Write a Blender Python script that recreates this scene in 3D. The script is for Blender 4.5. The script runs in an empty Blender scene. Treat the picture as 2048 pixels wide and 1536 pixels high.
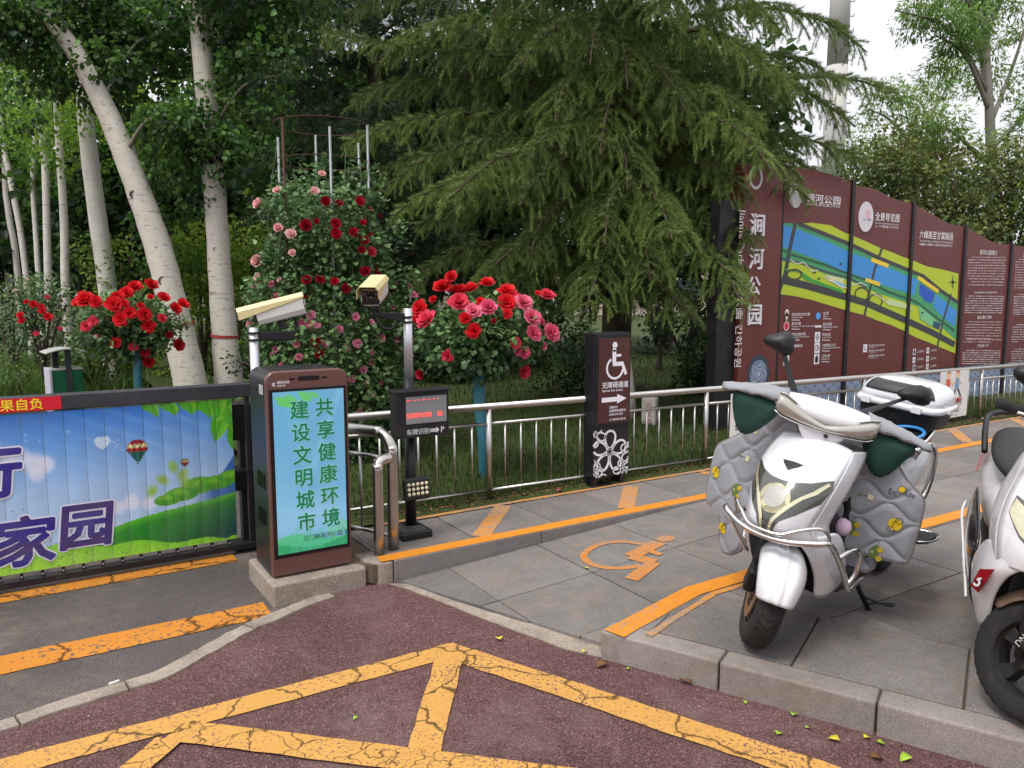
import bpy, bmesh, math, random
import numpy as np
from mathutils import Vector, Matrix, Euler
R = math.radians
random.seed(7); rng = np.random.default_rng(11)
SC = bpy.context.scene
COL = SC.collection

# ---------------------------------------------------------------- camera
CAM_H = 1.62; FPX = 1538.0; YAW = R(58.0); PITCH = R(6.8)
cam_d = bpy.data.cameras.new('camera'); cam = bpy.data.objects.new('camera', cam_d); COL.objects.link(cam)
cam_d.sensor_width = 36.0; cam_d.lens = 36.0 * FPX / 2048.0; cam_d.clip_start = 0.05; cam_d.clip_end = 2000
cam.location = (0, 0, CAM_H); cam.rotation_euler = (R(90) - PITCH, 0, YAW - R(90))
SC.camera = cam
SC.render.resolution_x = 1024; SC.render.resolution_y = 768
# ---------------------------------------------------------------- overcast sky + soft sun
SUN_EL = R(58); SUN_AZ = R(195)          # azimuth of the sun, counter-clockwise from +X
world = bpy.data.worlds.new('World'); SC.world = world; world.use_nodes = True
wn = world.node_tree; wn.nodes.clear()
sky = wn.nodes.new('ShaderNodeTexSky'); sky.sky_type = 'NISHITA'; sky.sun_disc = False
sky.sun_elevation = SUN_EL; sky.sun_rotation = R(90) - SUN_AZ
sky.air_density = 1.0; sky.dust_density = 3.0; sky.ozone_density = 1.0
hs = wn.nodes.new('ShaderNodeHueSaturation'); hs.inputs['Saturation'].default_value = 0.10
mixw = wn.nodes.new('ShaderNodeMix'); mixw.data_type = 'RGBA'; mixw.inputs['Factor'].default_value = 0.62
mixw.inputs['B'].default_value = (8.3, 8.3, 8.8, 1)      # even cloud cover
bg = wn.nodes.new('ShaderNodeBackground'); bg.inputs['Strength'].default_value = 0.125
wo = wn.nodes.new('ShaderNodeOutputWorld')
wn.links.new(sky.outputs[0], hs.inputs['Color']); wn.links.new(hs.outputs[0], mixw.inputs['A'])
tcw = wn.nodes.new('ShaderNodeTexCoord'); sxw = wn.nodes.new('ShaderNodeSeparateXYZ'); mrw = wn.nodes.new('ShaderNodeMapRange')   # overcast: brighter overhead
mrw.inputs['From Min'].default_value = 0.0; mrw.inputs['From Max'].default_value = 1.0; mrw.inputs['To Min'].default_value = 0.72; mrw.inputs['To Max'].default_value = 1.55
cln = wn.nodes.new('ShaderNodeTexNoise'); cln.inputs['Scale'].default_value = 2.2; cln.inputs['Detail'].default_value = 5; clr = wn.nodes.new('ShaderNodeMapRange'); clr.inputs['To Min'].default_value = .86; clr.inputs['To Max'].default_value = 1.10
mulw = wn.nodes.new('ShaderNodeMath'); mulw.operation = 'MULTIPLY'; vmw = wn.nodes.new('ShaderNodeVectorMath'); vmw.operation = 'SCALE'
wn.links.new(tcw.outputs['Generated'], sxw.inputs[0]); wn.links.new(tcw.outputs['Generated'], cln.inputs['Vector']); wn.links.new(sxw.outputs[2], mrw.inputs['Value']); wn.links.new(cln.outputs['Fac'], clr.inputs['Value'])
wn.links.new(mrw.outputs[0], mulw.inputs[0]); wn.links.new(clr.outputs[0], mulw.inputs[1]); wn.links.new(mixw.outputs['Result'], vmw.inputs[0]); wn.links.new(mulw.outputs[0], vmw.inputs['Scale'])
wn.links.new(vmw.outputs[0], bg.inputs['Color']); wn.links.new(bg.outputs[0], wo.inputs['Surface'])
sun_d = bpy.data.lights.new('sun', 'SUN'); sun_d.energy = 1.3; sun_d.angle = R(14); sun_d.color = (1.0, 0.96, 0.9)
sun = bpy.data.objects.new('sun', sun_d); COL.objects.link(sun)
sd = Vector((math.cos(SUN_AZ) * math.cos(SUN_EL), math.sin(SUN_AZ) * math.cos(SUN_EL), math.sin(SUN_EL)))
sun.rotation_euler = (-sd).to_track_quat('-Z', 'Y').to_euler()
SC.view_settings.view_transform = 'Standard'; SC.view_settings.look = 'None'
SC.view_settings.exposure = 0.42; SC.view_settings.gamma = 1.0
SC.cycles.max_bounces = 6; SC.cycles.diffuse_bounces = 3; SC.cycles.glossy_bounces = 3
SC.cycles.transmission_bounces = 4; SC.cycles.transparent_max_bounces = 6
SC.cycles.caustics_reflective = False; SC.cycles.caustics_refractive = False
SC.cycles.use_denoising = True

# ---------------------------------------------------------------- survey helpers: sight lines met with real planes
_fw = np.array([math.cos(YAW) * math.cos(PITCH), math.sin(YAW) * math.cos(PITCH), -math.sin(PITCH)])
_rt = np.array([math.sin(YAW), -math.cos(YAW), 0.0]); _up = np.cross(_rt, _fw); _C = np.array([0, 0, CAM_H])
def ray(u, v): return _fw + _rt * (u - 1024) / FPX - _up * (v - 768) / FPX
def G(u, v, z=0.0):
    d = ray(u, v); return _C + d * ((z - CAM_H) / d[2])
def PY(u, v, y):
    d = ray(u, v); return _C + d * (y / d[1])
def PD(u, v, D): return _C + ray(u, v) * D
def px_scale(D): return D / FPX

# ---------------------------------------------------------------- materials
def lin(c):
    if isinstance(c, str):
        c = c.lstrip('#'); c = tuple(int(c[i:i + 2], 16) / 255 for i in (0, 2, 4))
    return tuple(x / 12.92 if x <= 0.04045 else ((x + 0.055) / 1.055) ** 2.4 for x in c[:3])
MATS = {}
def nd(nt, t, **kw):
    n = nt.nodes.new(t)
    for k, v in kw.items(): setattr(n, k, v)
    return n
def mix_col(nt, fac, a, b, mode='MIX'):
    m = nd(nt, 'ShaderNodeMix', data_type='RGBA', blend_type=mode)
    for k, s in (('Factor', fac), ('A', a), ('B', b)):
        if hasattr(s, 'links') or hasattr(s, 'is_output'): nt.links.new(s, m.inputs[k])
        elif k == 'Factor': m.inputs[k].default_value = s
        else: m.inputs[k].default_value = (*s[:3], 1)
    return m.outputs['Result']
def ramp(nt, src, p0, p1, c0=(0, 0, 0), c1=(1, 1, 1)):
    r = nd(nt, 'ShaderNodeValToRGB'); r.color_ramp.elements[0].position = p0; r.color_ramp.elements[1].position = p1
    r.color_ramp.elements[0].color = (*c0, 1); r.color_ramp.elements[1].color = (*c1, 1)
    nt.links.new(src, r.inputs[0]); return r.outputs[0]
def tex_noise(nt, scale, detail=4, rough=0.55, vec=None, dist=0.0):
    n = nd(nt, 'ShaderNodeTexNoise'); n.inputs['Scale'].default_value = scale; n.inputs['Detail'].default_value = detail
    n.inputs['Roughness'].default_value = rough; n.inputs['Distortion'].default_value = dist
    if vec is not None: nt.links.new(vec, n.inputs['Vector'])
    return n.outputs['Fac']
def pos(nt): return nd(nt, 'ShaderNodeNewGeometry').outputs['Position']
def math_n(nt, op, a, b=None):
    m = nd(nt, 'ShaderNodeMath', operation=op)
    for i, s in enumerate((a, b)):
        if s is None: continue
        if isinstance(s, (int, float)): m.inputs[i].default_value = s
        else: nt.links.new(s, m.inputs[i])
    return m.outputs[0]
def new_mat(name):
    m = bpy.data.materials.new(name); m.use_nodes = True; nt = m.node_tree
    b = nt.nodes['Principled BSDF']; MATS[name] = m; return m, nt, b
def bump(nt, b, h, strength, dist=0.01):
    n = nd(nt, 'ShaderNodeBump'); n.inputs['Strength'].default_value = strength; n.inputs['Distance'].default_value = dist
    nt.links.new(h, n.inputs['Height']); nt.links.new(n.outputs[0], b.inputs['Normal'])
def simple(name, col, rough=0.5, metal=0.0, var=0.12, scale=9.0, bmp=0.0, bscale=60, spec=0.5, coat=0.0, dirt=None):
    """plain paint / plastic / metal with a little unevenness"""
    m, nt, b = new_mat(name); c = lin(col)
    n = tex_noise(nt, scale, 5, 0.6, pos(nt))
    out = mix_col(nt, n, tuple(x * (1 - var) for x in c), tuple(min(1, x * (1 + var)) for x in c))
    if dirt:
        dn = ramp(nt, tex_noise(nt, dirt[1], 6, 0.7, pos(nt), 0.4), 0.52, 0.75)
        out = mix_col(nt, math_n(nt, 'MULTIPLY', dn, dirt[2]), out, lin(dirt[0]))
    nt.links.new(out, b.inputs['Base Color'])
    b.inputs['Metallic'].default_value = metal; b.inputs['Specular IOR Level'].default_value = spec
    rr = nd(nt, 'ShaderNodeMapRange'); rr.inputs['To Min'].default_value = max(0.02, rough - 0.08); rr.inputs['To Max'].default_value = min(1, rough + 0.1)
    nt.links.new(n, rr.inputs['Value']); nt.links.new(rr.outputs[0], b.inputs['Roughness'])
    b.inputs['Coat Weight'].default_value = coat; b.inputs['Coat Roughness'].default_value = 0.08
    if bmp: bump(nt, b, tex_noise(nt, bscale, 3, 0.6, pos(nt)), bmp)
    return m
def granular(name, c0, c1, c2, scale=260, speck=0.63, bmp=0.6, patch=1.3, patchc=(0.7, 1.25), rough=0.9, stain=None):
    """aggregate surfaces: asphalt, granite, concrete"""
    m, nt, b = new_mat(name); p = pos(nt)
    n1 = tex_noise(nt, scale, 2, 0.7, p); n2 = tex_noise(nt, patch, 6, 0.65, p, 0.3); n3 = tex_noise(nt, scale * 0.33, 3, 0.7, p)
    c = mix_col(nt, ramp(nt, n1, 0.36, 0.64), lin(c0), lin(c1))
    c = mix_col(nt, ramp(nt, n1, speck, speck + 0.05), c, lin(c2))
    pr = ramp(nt, n2, 0.3, 0.7, (patchc[0],) * 3, (patchc[1],) * 3)
    c = mix_col(nt, 1.0, c, pr, 'MULTIPLY')
    m4 = ramp(nt, tex_noise(nt, 16, 6, 0.75, p, 0.3), .3, .7, (.86,) * 3, (1.10,) * 3); c = mix_col(nt, 1.0, c, m4, 'MULTIPLY')
    if stain:
        s = ramp(nt, tex_noise(nt, stain[1], 10, 0.78, p, 0.8), stain[3], stain[3] + 0.14)
        c = mix_col(nt, math_n(nt, 'MULTIPLY', s, stain[2]), c, lin(stain[0]))
    nt.links.new(c, b.inputs['Base Color']); b.inputs['Roughness'].default_value = rough; b.inputs['Specular IOR Level'].default_value = 0.3
    bump(nt, b, math_n(nt, 'ADD', n1, n3), bmp, 0.004)
    return m
def paint_mat(name, col, under, wear=0.5, crack=None, fine=45, dirty=0.35):
    """road paint: worn through in specks, cracked where the ground is cracked"""
    m, nt, b = new_mat(name); p = pos(nt)
    n = tex_noise(nt, fine, 6, 0.75, p); big = tex_noise(nt, 2.2, 5, 0.6, p, 0.5)
    base = mix_col(nt, big, tuple(x * (1 - dirty) for x in lin(col)), lin(col))
    base = mix_col(nt, ramp(nt, tex_noise(nt, 14, 5, 0.7, p), 0.45, 0.75), base, tuple(x * 0.72 for x in lin(col)))
    w = ramp(nt, math_n(nt, 'ADD', n, math_n(nt, 'MULTIPLY', big, 0.35)), wear + 0.30, wear + 0.36)
    c = mix_col(nt, w, base, lin(under))
    h = n
    if crack:
        wv = nd(nt, 'ShaderNodeVectorMath', operation='ADD'); nz = nd(nt, 'ShaderNodeTexNoise'); nz.inputs['Scale'].default_value = 6
        nz.inputs['Detail'].default_value = 4
        sc = nd(nt, 'ShaderNodeVectorMath', operation='SCALE'); sc.inputs['Scale'].default_value = 0.22
        nt.links.new(p, nz.inputs['Vector']); nt.links.new(nz.outputs['Color'], sc.inputs[0]); nt.links.new(p, wv.inputs[0]); nt.links.new(sc.outputs[0], wv.inputs[1])
        vo = nd(nt, 'ShaderNodeTexVoronoi', feature='DISTANCE_TO_EDGE'); vo.inputs['Scale'].default_value = crack
        nt.links.new(wv.outputs[0], vo.inputs['Vector'])
        ck = ramp(nt, vo.outputs['Distance'], 0.006, 0.022)
        c = mix_col(nt, ck, tuple(x * .15 for x in lin(col)), c); h = math_n(nt, 'ADD', math_n(nt, 'MULTIPLY', n, 0.3), ck)
    nt.links.new(c, b.inputs['Base Color']); b.inputs['Roughness'].default_value = 0.75; b.inputs['Specular IOR Level'].default_value = 0.35
    bump(nt, b, h, 0.5, 0.004)
    return m

granular('asphalt', '#3f3936', '#6e6662', '#b3a79f', 170, 0.66, 0.8, 1.1, (0.72, 1.22), stain=('#8d7c6a', 0.9, 0.45, 0.5))
granular('red_asphalt', '#3c2827', '#745352', '#b5a69c', 150, 0.66, 0.9, .8, (0.72, 1.2), stain=('#85706a', 1.3, 0.32, 0.5))
granular('concrete', '#8d8175', '#a99c8f', '#c9beb2', 120, 0.7, 0.6, 3.0, (0.75, 1.15), stain=('#5e5148', 3.5, 0.6, 0.52))
granular('granite', '#6e6a68', '#8e8a88', '#b5b0ac', 240, 0.66, 0.35, 1.7, (0.78, 1.12), stain=('#8f7b6b', 1.3, 0.5, 0.5))
granular('granite_kerb', '#7b726b', '#989088', '#bdb4aa', 240, 0.66, 0.4, 2.3, (0.78, 1.12), stain=('#7f6455', 2.0, 0.5, 0.5))
granular('joint_dirt', '#4b423a', '#6a5c4e', '#8f8270', 160, 0.68, 0.8, 2.0)
granular('soil', '#3a2d22', '#5b4835', '#7d6a52', 120, 0.62, 1.0, 2.0)
granular('lawn_soil', '#2b3317', '#44501f', '#5a4a2e', 60, 0.66, 1.0, 1.2)
granular('brick_paving', '#75625a', '#917b70', '#a89a90', 90, 0.7, 0.5, 1.5)
paint_mat('kerb_yellow', '#e08c22', '#8b8079', 0.46, None, 70, 0.22)
paint_mat('road_yellow', '#d6a050', '#6b4d48', 0.42, 2.6, 75, 0.36)
paint_mat('road_yellow_fine', '#d6a050', '#6b4d48', 0.42, 7.0, 75, 0.36)
paint_mat('gate_line_yellow', '#d98b2b', '#564c48', 0.42, 1.8, 40, 0.4)
paint_mat('symbol_yellow', '#d68422', '#827a72', 0.365, None, 110, 0.3)
paint_mat('faded_yellow', '#dc9234', '#868079', 0.36, None, 70, 0.3)

# ---------------------------------------------------------------- mesh builder
class MB:
    def __init__(s): s.v = []; s.f = []; s.m = []; s.mi = 0
    def add(s, V, F):
        o = len(s.v); s.v += [tuple(map(float, q)) for q in V]
        for f in F: s.f.append(tuple(i + o for i in f)); s.m.append(s.mi)
        return s
    def box(s, c, d, M=None):
        V = [Vector(((i & 1) - .5, ((i >> 1) & 1) - .5, ((i >> 2) & 1) - .5)) for i in range(8)]
        V = [Vector((q.x * d[0], q.y * d[1], q.z * d[2])) for q in V]
        if M is not None: V = [M @ q for q in V]
        V = [q + Vector(c) for q in V]
        return s.add(V, [(0, 2, 3, 1), (4, 5, 7, 6), (0, 1, 5, 4), (2, 6, 7, 3), (0, 4, 6, 2), (1, 3, 7, 5)])
    def b2(s, lo, hi): return s.box([(a + b) / 2 for a, b in zip(lo, hi)], [b - a for a, b in zip(lo, hi)])
    def tube(s, path, r, n=10, caps=True, closed=False):
        path = [Vector(p) for p in path]; L = len(path); rr = r if hasattr(r, '__len__') else [r] * L
        T = []
        for i in range(L):
            a = path[(i - 1) % L if closed else max(i - 1, 0)]; b = path[(i + 1) % L if closed else min(i + 1, L - 1)]
            d = b - a; T.append(d.normalized() if d.length > 1e-9 else Vector((0, 0, 1)))
        u = T[0].orthogonal().normalized(); V = []
        for i in range(L):
            u = (u - T[i] * u.dot(T[i]))
            u = u.normalized() if u.length > 1e-6 else T[i].orthogonal().normalized()
            w = T[i].cross(u)
            for k in range(n):
                a = 2 * math.pi * k / n; V.append(path[i] + (u * math.cos(a) + w * math.sin(a)) * rr[i])
        F = []
        for i in range(L if closed else L - 1):
            j = (i + 1) % L
            for k in range(n): F.append((i * n + k, i * n + (k + 1) % n, j * n + (k + 1) % n, j * n + k))
        if caps and not closed: F.append(tuple(range(n - 1, -1, -1))); F.append(tuple((L - 1) * n + k for k in range(n)))
        return s.add(V, F)
    def cyl(s, a, b, r, n=14, r2=None): return s.tube([a, b], [r, r if r2 is None else r2], n)
    def loft(s, rings, cap=True, closed_ring=True):
        n = len(rings[0]); V = [q for r in rings for q in r]; F = []
        for i in range(len(rings) - 1):
            for k in range(n if closed_ring else n - 1):
                F.append((i * n + k, i * n + (k + 1) % n, (i + 1) * n + (k + 1) % n, (i + 1) * n + k))
        if cap and closed_ring: F.append(tuple(range(n - 1, -1, -1))); F.append(tuple((len(rings) - 1) * n + k for k in range(n)))
        return s.add(V, F)
    def prism(s, poly, vec):
        """closed polygon (3D points) extruded along vec"""
        n = len(poly); A = [Vector(p) for p in poly]; B = [p + Vector(vec) for p in A]
        F = [tuple(range(n)), tuple(range(2 * n - 1, n - 1, -1))] + [(i, i + n, (i + 1) % n + n, (i + 1) % n) for i in range(n)]
        return s.add(A + B, F)
    def lathe(s, prof, n=24, M=None, axis='z'):
        V = []
        for r, h in prof:
            for k in range(n):
                a = 2 * math.pi * k / n; c, d = r * math.cos(a), r * math.sin(a)
                q = Vector((c, d, h)) if axis == 'z' else Vector((c, h, d))
                V.append(M @ q if M is not None else q)
        F = []
        for i in range(len(prof) - 1):
            for k in range(n): F.append((i * n + k, i * n + (k + 1) % n, (i + 1) * n + (k + 1) % n, (i + 1) * n + k))
        return s.add(V, F)
    def mesh(s, name, mats, smooth=False, fix=True):
        me = bpy.data.meshes.new(name); me.from_pydata(s.v, [], s.f)
        for m in (mats if isinstance(mats, (list, tuple)) else [mats]): me.materials.append(MATS[m] if isinstance(m, str) else m)
        if any(s.m): me.polygons.foreach_set('material_index', s.m)
        if fix:
            bm = bmesh.new(); bm.from_mesh(me); bmesh.ops.recalc_face_normals(bm, faces=bm.faces); bm.to_mesh(me); bm.free()
        if smooth: me.polygons.foreach_set('use_smooth', [True] * len(me.polygons))
        me.update(); return me
    def build(s, name, mats, parent=None, smooth=False, bevel=0.0, sub=0, seg=2, auto=None, fix=True, solid=0.0):
        o = bpy.data.objects.new(name, s.mesh(name, mats, smooth or sub > 0, fix)); COL.objects.link(o)
        if parent is not None: o.parent = parent
        if sub: md = o.modifiers.new('sub', 'SUBSURF'); md.levels = md.render_levels = sub
        if solid: md = o.modifiers.new('solid', 'SOLIDIFY'); md.thickness = solid; md.offset = 0
        if bevel: md = o.modifiers.new('bev', 'BEVEL'); md.width = bevel; md.segments = seg; md.limit_method = 'ANGLE'; md.angle_limit = R(38)
        return o
def tag(o, label=None, cat=None, group=None, kind=None):
    if label: o['label'] = label
    if cat: o['category'] = cat
    if group: o['group'] = group
    if kind: o['kind'] = kind
    return o
def empty(name, loc=(0, 0, 0), rz=0.0, label=None, cat=None, group=None, kind=None):
    o = bpy.data.objects.new(name, None); COL.objects.link(o); o.location = loc; o.rotation_euler.z = rz; o.empty_display_size = .1
    return tag(o, label, cat, group, kind)
def arc(c, r, a0, a1, ax, ay, n=8):
    c = Vector(c); ax = Vector(ax); ay = Vector(ay)
    return [c + ax * (r * math.cos(a0 + (a1 - a0) * i / n)) + ay * (r * math.sin(a0 + (a1 - a0) * i / n)) for i in range(n + 1)]
def smooth_path(pts, n=8, closed=False):
    """Catmull-Rom through the points"""
    P = [Vector(p) for p in pts]; L = len(P); out = []
    for i in range(L if closed else L - 1):
        g = lambda k: P[k % L] if closed else P[min(max(k, 0), L - 1)]
        a, b, c, d = g(i - 1), g(i), g(i + 1), g(i + 2)
        for j in range(n):
            t = j / n
            out.append(0.5 * ((2 * b) + (c - a) * t + (2 * a - 5 * b + 4 * c - d) * t * t + (3 * b - a - 3 * c + d) * t ** 3))
    if not closed: out.append(P[-1])
    return out

# ---------------------------------------------------------------- flat print: coloured shapes and lettering on a plane
m_, nt_, b_ = new_mat('print_ink')
at_ = nd(nt_, 'ShaderNodeAttribute', attribute_name='ink'); nt_.links.new(at_.outputs['Color'], b_.inputs['Base Color'])
b_.inputs['Roughness'].default_value = 0.45
_txt_cache = {}
def text_geo(s, size=1.0, bold=0.0, shear=0.0, align='LEFT', res=3, vertical=False):
    key = (s, shear, align, res)
    if key not in _txt_cache:
        cu = bpy.data.curves.new('t', 'FONT'); cu.body = s; cu.size = 1; cu.shear = shear; cu.align_x = align
        cu.resolution_u = res; cu.fill_mode = 'FRONT'
        o = bpy.data.objects.new('t', cu); COL.objects.link(o)
        dg = bpy.context.evaluated_depsgraph_get(); dg.update()
        me = o.evaluated_get(dg).to_mesh()
        V = [tuple(v.co[:2]) for v in me.vertices]; F = [tuple(p.vertices) for p in me.polygons]
        o.evaluated_get(dg).to_mesh_clear(); bpy.data.objects.remove(o); bpy.data.curves.remove(cu)
        _txt_cache[key] = (V, F)
    V, F = _txt_cache[key]
    return [(x * size, y * size) for x, y in V], F
class Ink:
    """layers of print; (s,t) on the plane: origin + s*S + t*T, each layer lifted a hair along N"""
    def __init__(s, origin, S=(1, 0, 0), T=(0, 0, 1), N=(0, -1, 0), lift=0.0006):
        s.o = Vector(origin); s.S = Vector(S); s.T = Vector(T); s.N = Vector(N); s.lift = lift; s.k = 1
        s.v = []; s.f = []; s.c = []
    def _add(s, V, F, col):
        o = len(s.v); h = s.lift * s.k
        s.v += [tuple(s.o + s.S * x + s.T * y + s.N * h) for x, y in V]
        s.f += [tuple(i + o for i in f) for f in F]
        if callable(col): s.c += [lin(col(x, y)) for x, y in V]
        else: s.c += [lin(col)] * len(V)
    def up(s, n=1): s.k += n; return s
    def poly(s, pts, col): s._add(pts, [tuple(range(len(pts)))], col); return s
    def rect(s, x0, y0, x1, y1, col): return s.poly([(x0, y0), (x1, y0), (x1, y1), (x0, y1)], col)
    def disc(s, x, y, rx, ry, col, n=28): return s.poly([(x + rx * math.cos(6.28318 * i / n), y + ry * math.sin(6.28318 * i / n)) for i in range(n)], col)
    def ring(s, x, y, rx, ry, w, col, n=32, a0=0, a1=2 * math.pi):
        return s.line([(x + rx * math.cos(a0 + (a1 - a0) * i / n), y + ry * math.sin(a0 + (a1 - a0) * i / n)) for i in range(n + 1)], w, col)
    def line(s, pts, w, col):
        P = [Vector(p) for p in pts]; V = []
        for i in range(len(P)):
            d = P[min(i + 1, len(P) - 1)] - P[max(i - 1, 0)]
            d = d.normalized() if d.length > 1e-9 else Vector((1, 0)); n = Vector((-d.y, d.x)) * (w / 2)
            V += [tuple(P[i] + n), tuple(P[i] - n)]
        s._add(V, [(2 * i, 2 * i + 1, 2 * i + 3, 2 * i + 2) for i in range(len(P) - 1)], col); return s
    def text(s, t, x, y, size, col, bold=0.0, shear=0.0, align='LEFT', sx=1.0, rot=0.0, res=2):
        V, F = text_geo(t, size, bold, shear, align, res); c, d = math.cos(rot), math.sin(rot)
        P = [(x + (a * sx) * c - b * d, y + (a * sx) * d + b * c) for a, b in V]; k0 = s.k
        if bold:                                        # heavier strokes: the letter laid down again a hair to each side
            n = 6 if bold < .02 else 12
            for i in range(n):
                a = 6.28318 * i / n; e = bold * size; s.k += .12; s._add([(p + e * math.cos(a), q + e * math.sin(a)) for p, q in P], F, col)
        s.k += .12; s._add(P, F, col); s.k = k0; return s
    def build(s, name, parent=None, mat='print_ink'):
        me = bpy.data.meshes.new(name); me.from_pydata(s.v, [], s.f)
        a = me.attributes.new('ink', 'FLOAT_COLOR', 'POINT'); a.data.foreach_set('color', np.array([(*c, 1) for c in s.c], 'f').ravel())
        me.materials.append(MATS[mat]); o = bpy.data.objects.new(name, me); COL.objects.link(o); o.parent = parent
        return o
# ================================================================= GROUND, ROAD, KERBS, PAVING
def sheet(name, pts, z, mat, parent=None, kind=None, label=None, thick=0.0, bevel=0):
    b = MB()
    if thick: b.prism([(p[0], p[1], z - thick) for p in pts], (0, 0, thick))
    else: b.add([(p[0], p[1], z) for p in pts], [tuple(range(len(pts)))])
    o = b.build(name, mat, parent, bevel=bevel)
    if kind: o['kind'] = kind
    return tag(o, label)
ground = sheet('ground', [(-400, -400), (400, -400), (400, 400), (-400, 400)], -0.03, 'soil', kind='structure', label='bare earth of the park under the trees')
road = sheet('road', [(-30, -12), (14, -12), (14, 4.9), (1.45, 4.9), (1.45, 30), (-30, 30)], 0.0, 'asphalt', kind='structure', label='dark grey asphalt road running under the gate')
strip_c = [(-3.0, 2.55), (-1.4, 2.98), (-.6, 3.19), (-.19, 3.30), (.1, 3.365), (.38, 3.41), (.60, 3.56), (.78, 3.68), (.945, 3.747), (1.12, 3.83), (1.30, 3.885)]
sp = smooth_path([(x, y, 0) for x, y in strip_c], 6)
red = sheet('cycle_lane', [(p.x, p.y) for p in sp] + [(1.62, 3.96), (1.75, 3.5), (2.15, 2.6), (3.1, .6), (4.5, -2.4), (7, -8), (-3, -8)], 0.004, 'red_asphalt', kind='structure', label='dark red asphalt apron in front of the pavement')
# concrete edging between the two asphalts, in cracked lengths
ed = empty('concrete_edging', label='rough pale concrete edging between the grey and the red asphalt', kind='structure')
k = 0
while k < len(sp) - 2:
    n = random.choice((5, 6, 7, 8)); seg = sp[k:k + n + 1]
    if len(seg) < 2: break
    L_, R_ = [], []
    for i, p in enumerate(seg):
        d = (seg[min(i + 1, len(seg) - 1)] - seg[max(i - 1, 0)]).normalized(); nn = Vector((-d.y, d.x, 0))
        sh = d * (0.004 if i == 0 else (-0.004 if i == len(seg) - 1 else 0))
        w = 0.043 + random.uniform(-.005, .006); L_.append(p + nn * w + sh); R_.append(p - nn * (0.04 + random.uniform(-.005, .005)) + sh)
    MB().prism([(q.x, q.y, -.01) for q in L_ + R_[::-1]], (0, 0, .022 + random.uniform(0, .004))).build('edging_stone', 'concrete', ed, bevel=.003)
    k += n
# painted lines --------------------------------------------------------------
def strip_pts(a, b, w, e=0.0):
    a = Vector(a); b = Vector(b); d = (b - a).normalized(); n = Vector((-d.y, d.x)) * w / 2
    N = max(2, int((b - a).length / .07)); L_, R_ = [], []
    for i in range(N + 1):
        q = a.lerp(b, i / N); j = lambda: random.uniform(-e, e)
        L_.append(q + n + Vector((j(), j()))); R_.append(q - n + Vector((j(), j())))
    return [tuple(q) for q in L_ + R_[::-1]]
def marking(a, b, w, z, mat, parent, name='painted_line', e=.004):
    return sheet(name, strip_pts(a, b, w, e), z, mat, parent)
marking((-4, 4.76), (.98, 4.78), .15, .004, 'gate_line_yellow', road)
marking((-4, 3.92), (.945, 3.88), .20, .004, 'gate_line_yellow', road)
marking((-3.5, 3.07), (1.55, 2.965), .125, .0085, 'road_yellow', red)
marking((1.50, 3.0), (3.0, -.35), .135, .010, 'road_yellow', red)
marking((1.505, 2.93), (.55, 1.55), .12, .0115, 'road_yellow', red)
marking((.36, 2.93), (1.95, 1.42), .13, .013, 'road_yellow_fine', red)
marking((.33, 2.87), (-.35, 2.2), .11, .0145, 'road_yellow_fine', red)

# paving ------------------------------------------------------------------------
def clip(poly, planes):
    """polygon clipped by half-planes (px,py,nx,ny): keep (p-P).n >= 0"""
    for (ax, ay, nx, ny) in planes:
        out = []
        for i in range(len(poly)):
            p, q = poly[i], poly[(i + 1) % len(poly)]
            dp = (p[0] - ax) * nx + (p[1] - ay) * ny; dq = (q[0] - ax) * nx + (q[1] - ay) * ny
            if dp >= 0: out.append(p)
            if dp * dq < 0: t = dp / (dp - dq); out.append((p[0] + (q[0] - p[0]) * t, p[1] + (q[1] - p[1]) * t))
        poly = out
        if len(poly) < 3: return None
    return poly
def area(p): return abs(sum(p[i][0] * p[(i + 1) % len(p)][1] - p[(i + 1) % len(p)][0] * p[i][1] for i in range(len(p)))) / 2
STONES = []
for i, tone in enumerate((0.93, 0.97, 1.0, 1.04)):
    base = ('#67625e', '#898480', '#b2aba5')
    f = lambda h: '#%02x%02x%02x' % tuple(min(255, int(int(h[j:j + 2], 16) * tone)) for j in (1, 3, 5))
    granular('granite_%d' % i, f(base[0]), f(base[1]), f(base[2]), 240, .66, .35, 1.7, (.78, 1.12), stain=('#8d7868', 2.6 + .5 * i, .5, .5)); STONES.append('granite_%d' % i)
def slab(parent, poly, ztop, th=.05, gap=.0042, name='paving_slab', mat=None):
    cx = sum(p[0] for p in poly) / len(poly); cy = sum(p[1] for p in poly) / len(poly)
    b = MB(); P = []
    for x, y in poly:
        d = Vector((cx - x, cy - y)); L_ = d.length; d = d * (gap * 1.4 / max(L_, 1e-6)); P.append((x + d.x, y + d.y))
    n = len(P); dz = random.uniform(-.0015, .0015)
    top = [(x, y, ztop(x, y) + dz) for x, y in P]; bot = [(x, y, ztop(x, y) - th) for x, y in P]
    b.add(bot + top, [tuple(range(n - 1, -1, -1)), tuple(range(n, 2 * n))] + [(i, (i + 1) % n, (i + 1) % n + n, i + n) for i in range(n)])
    return b.build(name, mat or random.choice(STONES), parent, bevel=.003, seg=1)
def grid_slabs(parent, origin, a, b, na, nb, planes, ztop, stagger=0.0, amin=.004):
    o = Vector(origin); a = Vector(a); b = Vector(b)
    for j in range(nb[0], nb[1]):
        for i in range(na[0], na[1]):
            q = o + a * (i + (stagger if j % 2 else 0)) + b * j
            poly = clip([tuple(q), tuple(q + a), tuple(q + a + b), tuple(q + b)], planes)
            if poly and area(poly) > amin: slab(parent, poly, ztop)
PZ = 0.13
YL = 3.87                                            # front of the fence-side kerb
def ramp_z(x, y=0): return 0.008 + (PZ - 0.008) * min(1, max(0, (x - 1.65) / 2.45))
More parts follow.
